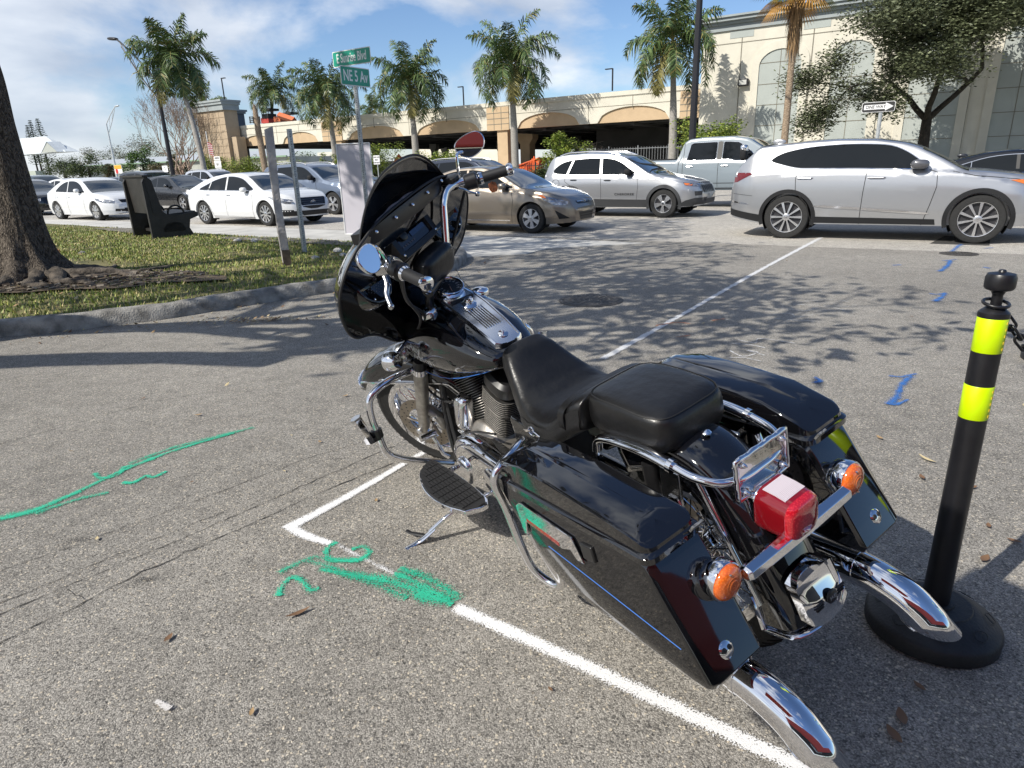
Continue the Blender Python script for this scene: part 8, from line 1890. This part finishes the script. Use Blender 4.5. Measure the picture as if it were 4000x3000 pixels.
rings = [[inn(r_, y_, z_)+Vector((0, 0, 0)) for y_, z_ in FULL] for r_ in (1.0, .97, .93, .88, .8, .65, .45, .2, .05)]; m.loft(rings); fi = add(m, 'inner_fairing', M_mbk if False else M_bk, fa, steer=True, smooth=60)
add(MB().tube([Vector((xe(z_)+.002, y_, z_)) for y_, z_ in FULL], .0055, 8, closed=True), 'edge_trim', M_rbb, fa, steer=True)
# dash shelf with screws, radio and speakers
ds = MB(); rg4 = []
for y_ in np.linspace(-.24, .24, 17):
    k = 1-(y_/.24)**2; rg4.append([(xe(1.375)-.004-.012*k, y_, 1.378+.010*k), (xe(1.34)-.035*k**.5, y_, 1.345), (xe(1.33)-.030*k**.5, y_, 1.325), (xe(1.2)+.03, y_, 1.30), (xe(1.3)+.06, y_, 1.375)])
add(ds.loft(rg4), 'dash_shelf', M_mbk, fa, steer=True, smooth=40)
for y_ in (-.215, -.105, 0, .105, .215): add(MB().lathe([(.0065, 0), (.0065, .004), (.004, .006), (.001, .0065)], (xe(1.37)-.012-.012*(1-(y_/.24)**2), y_, 1.366), (-.9, 0, .4), 12), 'screw', M_ch, fa, steer=True)
rc_ = Vector((1.262, -.005, 1.262)); rn = Vector((-.93, 0, .36)).normalized(); ru = Vector((0, -1, 0)); rv = rn.cross(ru); rv = rv if rv.z > 0 else -rv
def rp(a, b_, h_): return rc_+ru*a+rv*b_+rn*h_
OC = [(-.125, .062), (-.115, .075), (.115, .075), (.125, .062), (.125, -.045), (.105, -.072), (-.105, -.072), (-.125, -.045)]; IC = [(-.092, .044), (-.088, .048), (.088, .048), (.092, .044), (.092, -.040), (.088, -.046), (-.088, -.046), (-.092, -.040)]
m = MB(); m.loft([[rp(a*1.08, b_*1.08, -.05) for a, b_ in OC], [rp(a, b_, .0) for a, b_ in OC], [rp(a*.97, b_*.97, .008) for a, b_ in OC], [rp(a*1.04, b_*1.04, .008) for a, b_ in IC], [rp(a, b_, -.006) for a, b_ in IC]], caps=False); bz = add(m, 'radio_bezel', M_mbk, fa, steer=True, smooth=25)
m = MB(); m.add([rp(a, b_, -.004) for a, b_ in IC], [tuple(range(8))]); rd = add(m, 'radio', mat('radio_face', (.012, .013, .016), .10, coat=1), bz, steer=True, smooth=0)
m = MB(); m.add([rp(a, b_, -.001) for a, b_ in ((-.01, -.018), (.078, -.018), (.078, .036), (-.01, .036))], [(0, 1, 2, 3)]); add(m, 'radio_display', mat('radio_display', (.10, .14, .22), .06, coat=1, spec=.9), rd, steer=True, smooth=0) if False else add(m, 'display', mat('radio_display', (.05, .075, .12), .05, coat=1, metal=.5), bz, steer=True, smooth=0)
add(MB().lathe([(.020, 0), (.019, .012), (.014, .015), (.001, .016)], rp(-.050, .005, -.004), rn, 24), 'volume_knob', M_mbk, bz, steer=True)
for k in range(6): m = MB(); m.add([rp(-.085+.014*k+dx, -.034+dy, -.0005) for dx, dy in ((0, 0), (.010, 0), (.010, .007), (0, .007))], [(0, 1, 2, 3)]); add(m, 'button', mat('radio_button', (.10, .10, .11), .4), bz, steer=True, smooth=0)
for a, b_ in ((-.108, .060), (.108, .060), (-.108, -.055), (.108, -.055)): add(MB().lathe([(.005, 0), (.005, .003), (.001, .005)], rp(a, b_, .006), rn, 10), 'screw', M_ch, bz, steer=True)
for s_ in (1, -1):
    c_ = Vector((1.300, .250*s_, 1.195)); n_ = Vector((-.92, -.10*s_, .30)).normalized(); sp_k = add(MB().lathe([(.100, -.06), (.098, -.01), (.090, .006), (.082, .004), (.072, -.008), (.001, -.010)], c_, n_, 48), 'speaker_pod', M_bk, fa, steer=True, smooth=80)
    u6 = n_.cross(Vector((0, 0, 1))).normalized(); v6 = u6.cross(n_); h = MB()
    for i in range(-6, 7):
        for j in range(-6, 7):
            if i*i+j*j < 38 and (i+j) % 2 == 0: h.lathe([(.0035, 0), (.0001, .0004)], c_+u6*i*.0085+v6*j*.0085-n_*.0088, n_, 6)
    add(h, 'speaker_grille', mat('grille_hole', (.08, .08, .085), .5, metal=.4), sp_k, steer=True, smooth=0, weld=False)['kind'] = 'stuff'
    for k in range(4): a = R(45+90*k); add(MB().lathe([(.004, 0), (.004, .004), (.001, .005)], c_+u6*.080*math.cos(a)*.95+v6*.080*math.sin(a)+n_*.004, n_, 8), 'screw', M_ch, sp_k, steer=True)
# windscreen
m = MB(); rings = []; TOPH = lambda y_: 1.352+.178*max(0, 1-(abs(y_)/.285)**2.6)
for i in range(33):
    y_ = -.283+.566*i/32; zt = TOPH(y_); zb = 1.360-.03*(abs(y_)/.283)**2; zt = max(zt, zb+.003); r_ = []
    for j in range(9):
        z_ = zb+(zt-zb)*j/8; bul = .055*(1-(y_/.283)**2); r_.append(Vector((xe(z_)+.012+bul-.25*(z_-1.36)*0-.03*((z_-1.36)/.2)**2, y_, z_)))
    rings.append(r_)
m.loft(rings, closed=False, caps=False); ws = add(m, 'windscreen', M_smk, steer=True, smooth=80, weld=False); so = ws.modifiers.new('s', 'SOLIDIFY'); so.thickness = .004
add(MB().tube([r_[-1] for r_ in rings], .0035, 6), 'screen_edge', M_blk, ws, steer=True)
m = MB(); rg5 = []
for i in range(5, 28):
    p = rings[i][0]; k = 1-((i-16)/12)**2; rg5.append([p+Vector((-.030, 0, .010)), p+Vector((-.028, 0, .030+.002*math.sin(i*1.1)))])
m.loft(rg5, closed=False, caps=False); add(m, 'seal_strip', mat('old_seal', (.50, .43, .38), .9, nz=.3, nzs=60), ws, steer=True, smooth=60, weld=False)
# headlamp
add(MB().lathe([(.001, -.02), (.09, -.02), (.098, 0), (.095, .03), (.085, .045), (.05, .06), (.001, .066)], (1.462, 0, 1.10), (1, 0, -.05), 36), 'headlamp', M_ch, fa, steer=True)
# nacelle and lower chrome
add(MB().ball((1.43, 0, .83), (.075, .085, .07), 24, 14), 'fork_nacelle', M_ch, steer=True)
add(MB().tube([(1.45, -.19, .80), (1.44, -.10, .815), (1.44, .10, .815), (1.45, .19, .80)], .012, 10), 'signal_bracket', M_ch, steer=True)
for s_ in (1, -1):
    h_ = add(MB().lathe([(.001, -.045), (.030, -.040), (.042, -.02), (.045, .01), (.044, .016), (.041, .016)], (1.462, .215*s_, .79), (1, 0, 0), 30), 'front_signal', M_ch, steer=True); add(MB().lathe([(.041, .016), (.034, .026), (.001, .032)], (1.462, .215*s_, .79), (1, 0, 0), 30), 'lens', M_ambl, h_, steer=True)
    add(MB().ball((1.50, .105*s_, .755), (.05, .055, .05), 18, 10), 'lamp_bowl', M_chd, steer=True)
setst(33.8)
# ---- handlebar and controls
BAR = [(1.235, .045, 1.045), (1.215, .09, 1.065), (1.20, .125, 1.12), (1.188, .175, 1.21), (1.180, .215, 1.275), (1.165, .262, 1.308), (1.128, .315, 1.305), (1.060, .345, 1.290), (.958, .402, 1.276)]
for s_ in (1, -1):
    pth = cat([(x_, y_*s_, z_) for x_, y_, z_ in BAR], 6); hb = add(MB().tube(pth, .0155, 14), 'handlebar', M_ch, steer=True, smooth=80)
    a, b_ = Vector((1.060, .345*s_, 1.290)), Vector((.950, .405*s_, 1.276)); d_ = (b_-a).normalized()
    gm = MB().tube([a+d_*.012, a+d_*.05, b_-d_*.01], .0205, 20); gr_ = add(gm, 'grip', M_rbb, steer=True)
    add(MB().tube([a-d_*.006, a+d_*.002, a+d_*.014], [.021, .0265, .0225], 20), 'grip_collar', M_ch, gr_, steer=True); add(MB().tube([b_-d_*.012, b_-d_*.004, b_+d_*.010, b_+d_*.016], [.0215, .0255, .0245, .014], 20), 'grip_end', M_ch, gr_, steer=True)
    c_ = a-d_*.035; sw = MB().tube([c_-d_*.028, c_-d_*.022, c_+d_*.020, c_+d_*.026], [.024, .032, .034, .027], 14); swo = add(sw, 'switch_housing', M_mbk, steer=True, smooth=30)
    for k in range(3): add(MB().box(c_+Vector((-.028, 0, .010-.012*k))+d_*(.008*(k-1)), (.012, .014, .008)), 'switch', M_rbb, swo, steer=True, smooth=0)
    mc = MB().box(c_-d_*.045+Vector((.035, 0, .006)), (.055, .05, .036)); mco = add(mc, 'master_cylinder' if s_ < 0 else 'clutch_perch', M_mbk if s_ < 0 else M_chd, steer=True, bevel=.006, bseg=3)
    if s_ < 0: add(MB().ball(c_-d_*.055+Vector((.03, 0, .030)), (.045, .032, .014), 16, 8, .6), 'reservoir_cap', M_mbk, mco, steer=True)
    lp_ = [c_-d_*.03+Vector((.055, 0, -.006)), Vector((1.152, .345*s_, 1.262)), Vector((1.150, .375*s_, 1.236)), Vector((1.132, .404*s_, 1.206))]
    lv_ = MB().tube(cat(lp_, 6), [.008]*6+[.0095]*6+[.008]*6+[.007], 10, flat=.6); lvo = add(lv_, 'brake_lever' if s_ < 0 else 'clutch_lever', M_chd, steer=True); add(MB().ball(lp_[-1], (.0115,)*3, 14, 8), 'lever_ball', M_chd, lvo, steer=True)
    # mirror
    mc_ = Vector((1.092, .425*s_, 1.405)); stem = cat([c_-d_*.03+Vector((.012, 0, .026)), Vector((1.120, .330*s_, 1.372)), Vector((1.116, .350*s_, 1.405)), mc_+Vector((.022, -.035*s_, -.01))], 6)
    mi = add(MB().tube(stem, .0062, 8), 'mirror_stem', M_ch, steer=True)
    mn = Vector((-.97, -.16, .20)).normalized()
    if s_ < 0:   # turned back towards the rider's shoulder and the trailer behind
        BM = Matrix.Rotation(2.16779, 3, 'Z') @ Matrix.Rotation(-LEAN, 3, 'X'); Mw = BM @ S(mc_)+Vector((.6198, 1.8016, 0)); nw = ((CO-Mw).normalized()+(Vector((.9, -3.2, 1.56))-Mw).normalized()).normalized(); mn = _SR.inverted() @ (BM.inverted() @ nw)
    mu = mn.cross(Vector((0, 0, 1))).normalized(); mv = mu.cross(mn)
    if mu.y*s_ < 0: mu = -mu
    SH = [(-.058, .018), (-.040, .034), (0, .042), (.040, .040), (.062, .024), (.066, -.004), (.052, -.030), (.018, -.046), (-.018, -.046), (-.048, -.026), (-.060, -.002)]
    sh2 = cat([(a_, b2, 0) for a_, b2 in SH], 4, True); pr = lambda sc_, h_: [mc_+mu*(p.x*sc_)+mv*(p.y*sc_)+mn*h_ for p in sh2]
    hs_ = add(MB().loft([pr(.55, -.020), pr(.85, -.014), pr(1.0, -.002), pr(1.0, .004), pr(.95, .006), pr(.93, .003)]), 'mirror_shell', M_ch, mi, steer=True, smooth=60)
    gl = MB(); q = pr(.935, .0035); gl.add(q, [tuple(range(len(q)))]); add(gl, 'mirror_glass', mat('mirror_glass', (.90, .91, .92), .01, metal=1), hs_, steer=True, smooth=0)
add(MB().tube([(1.232, -.07, 1.045), (1.232, .07, 1.045)], .024, 14), 'bar_clamp', M_mbk, steer=True)
for s_ in (1, -1): add(MB().tube([(1.29, .035*s_, .95), (1.235, .045*s_, 1.045)], .018, 12), 'riser', M_mbk, steer=True)
tr2 = MB(); setst(25); tr2.ball((0, 0, 0), (.050, .108, .070), 28, 18, .62); tr2.xf(Matrix.Rotation(R(-18), 4, 'Y')); tr2.xf(Matrix.Translation((1.235, -.025, 1.105))); add(tr2, 'bar_bag', M_lea, steer=True, smooth=80)
setst(33.8)
for k, pth in enumerate(([(1.12, .30, 1.27), (1.20, .24, 1.12), (1.26, .12, .98), (1.33, .08, .86)], [(1.10, .32, 1.26), (1.17, .27, 1.15), (1.24, .17, 1.0), (1.36, .09, .88)], [(1.12, -.30, 1.27), (1.22, -.26, 1.12), (1.28, -.12, .98), (1.34, -.06, .86)])): add(MB().tube(cat(pth, 6), .006, 8), 'cable', M_rbb, steer=True)
# key fob hanging from the right lever
kf = S(Vector((1.02, -.352, 1.245))); kf_m = MB().prism([(-.018, -.012), (-.010, -.024), (.010, -.024), (.018, -.012), (.016, .012), (0, .020), (-.016, .012)], kf, (-.2, -1, 0), (0, .1, 1), .003); ko = kf_m.build('key_fob', mat('fob_orange', (.30, .10, .04), .4, nz=.5, nzs=120), B, smooth=0)
# oil cooler, battery box filler
add(MB().box((.64, 0, .46), (.18, .18, .22)), 'battery_box', M_mbk, bevel=.015)
add(MB().box((1.455, 0, .30), (.05, .16, .16)), 'voltage_regulator', M_eng, bevel=.006)
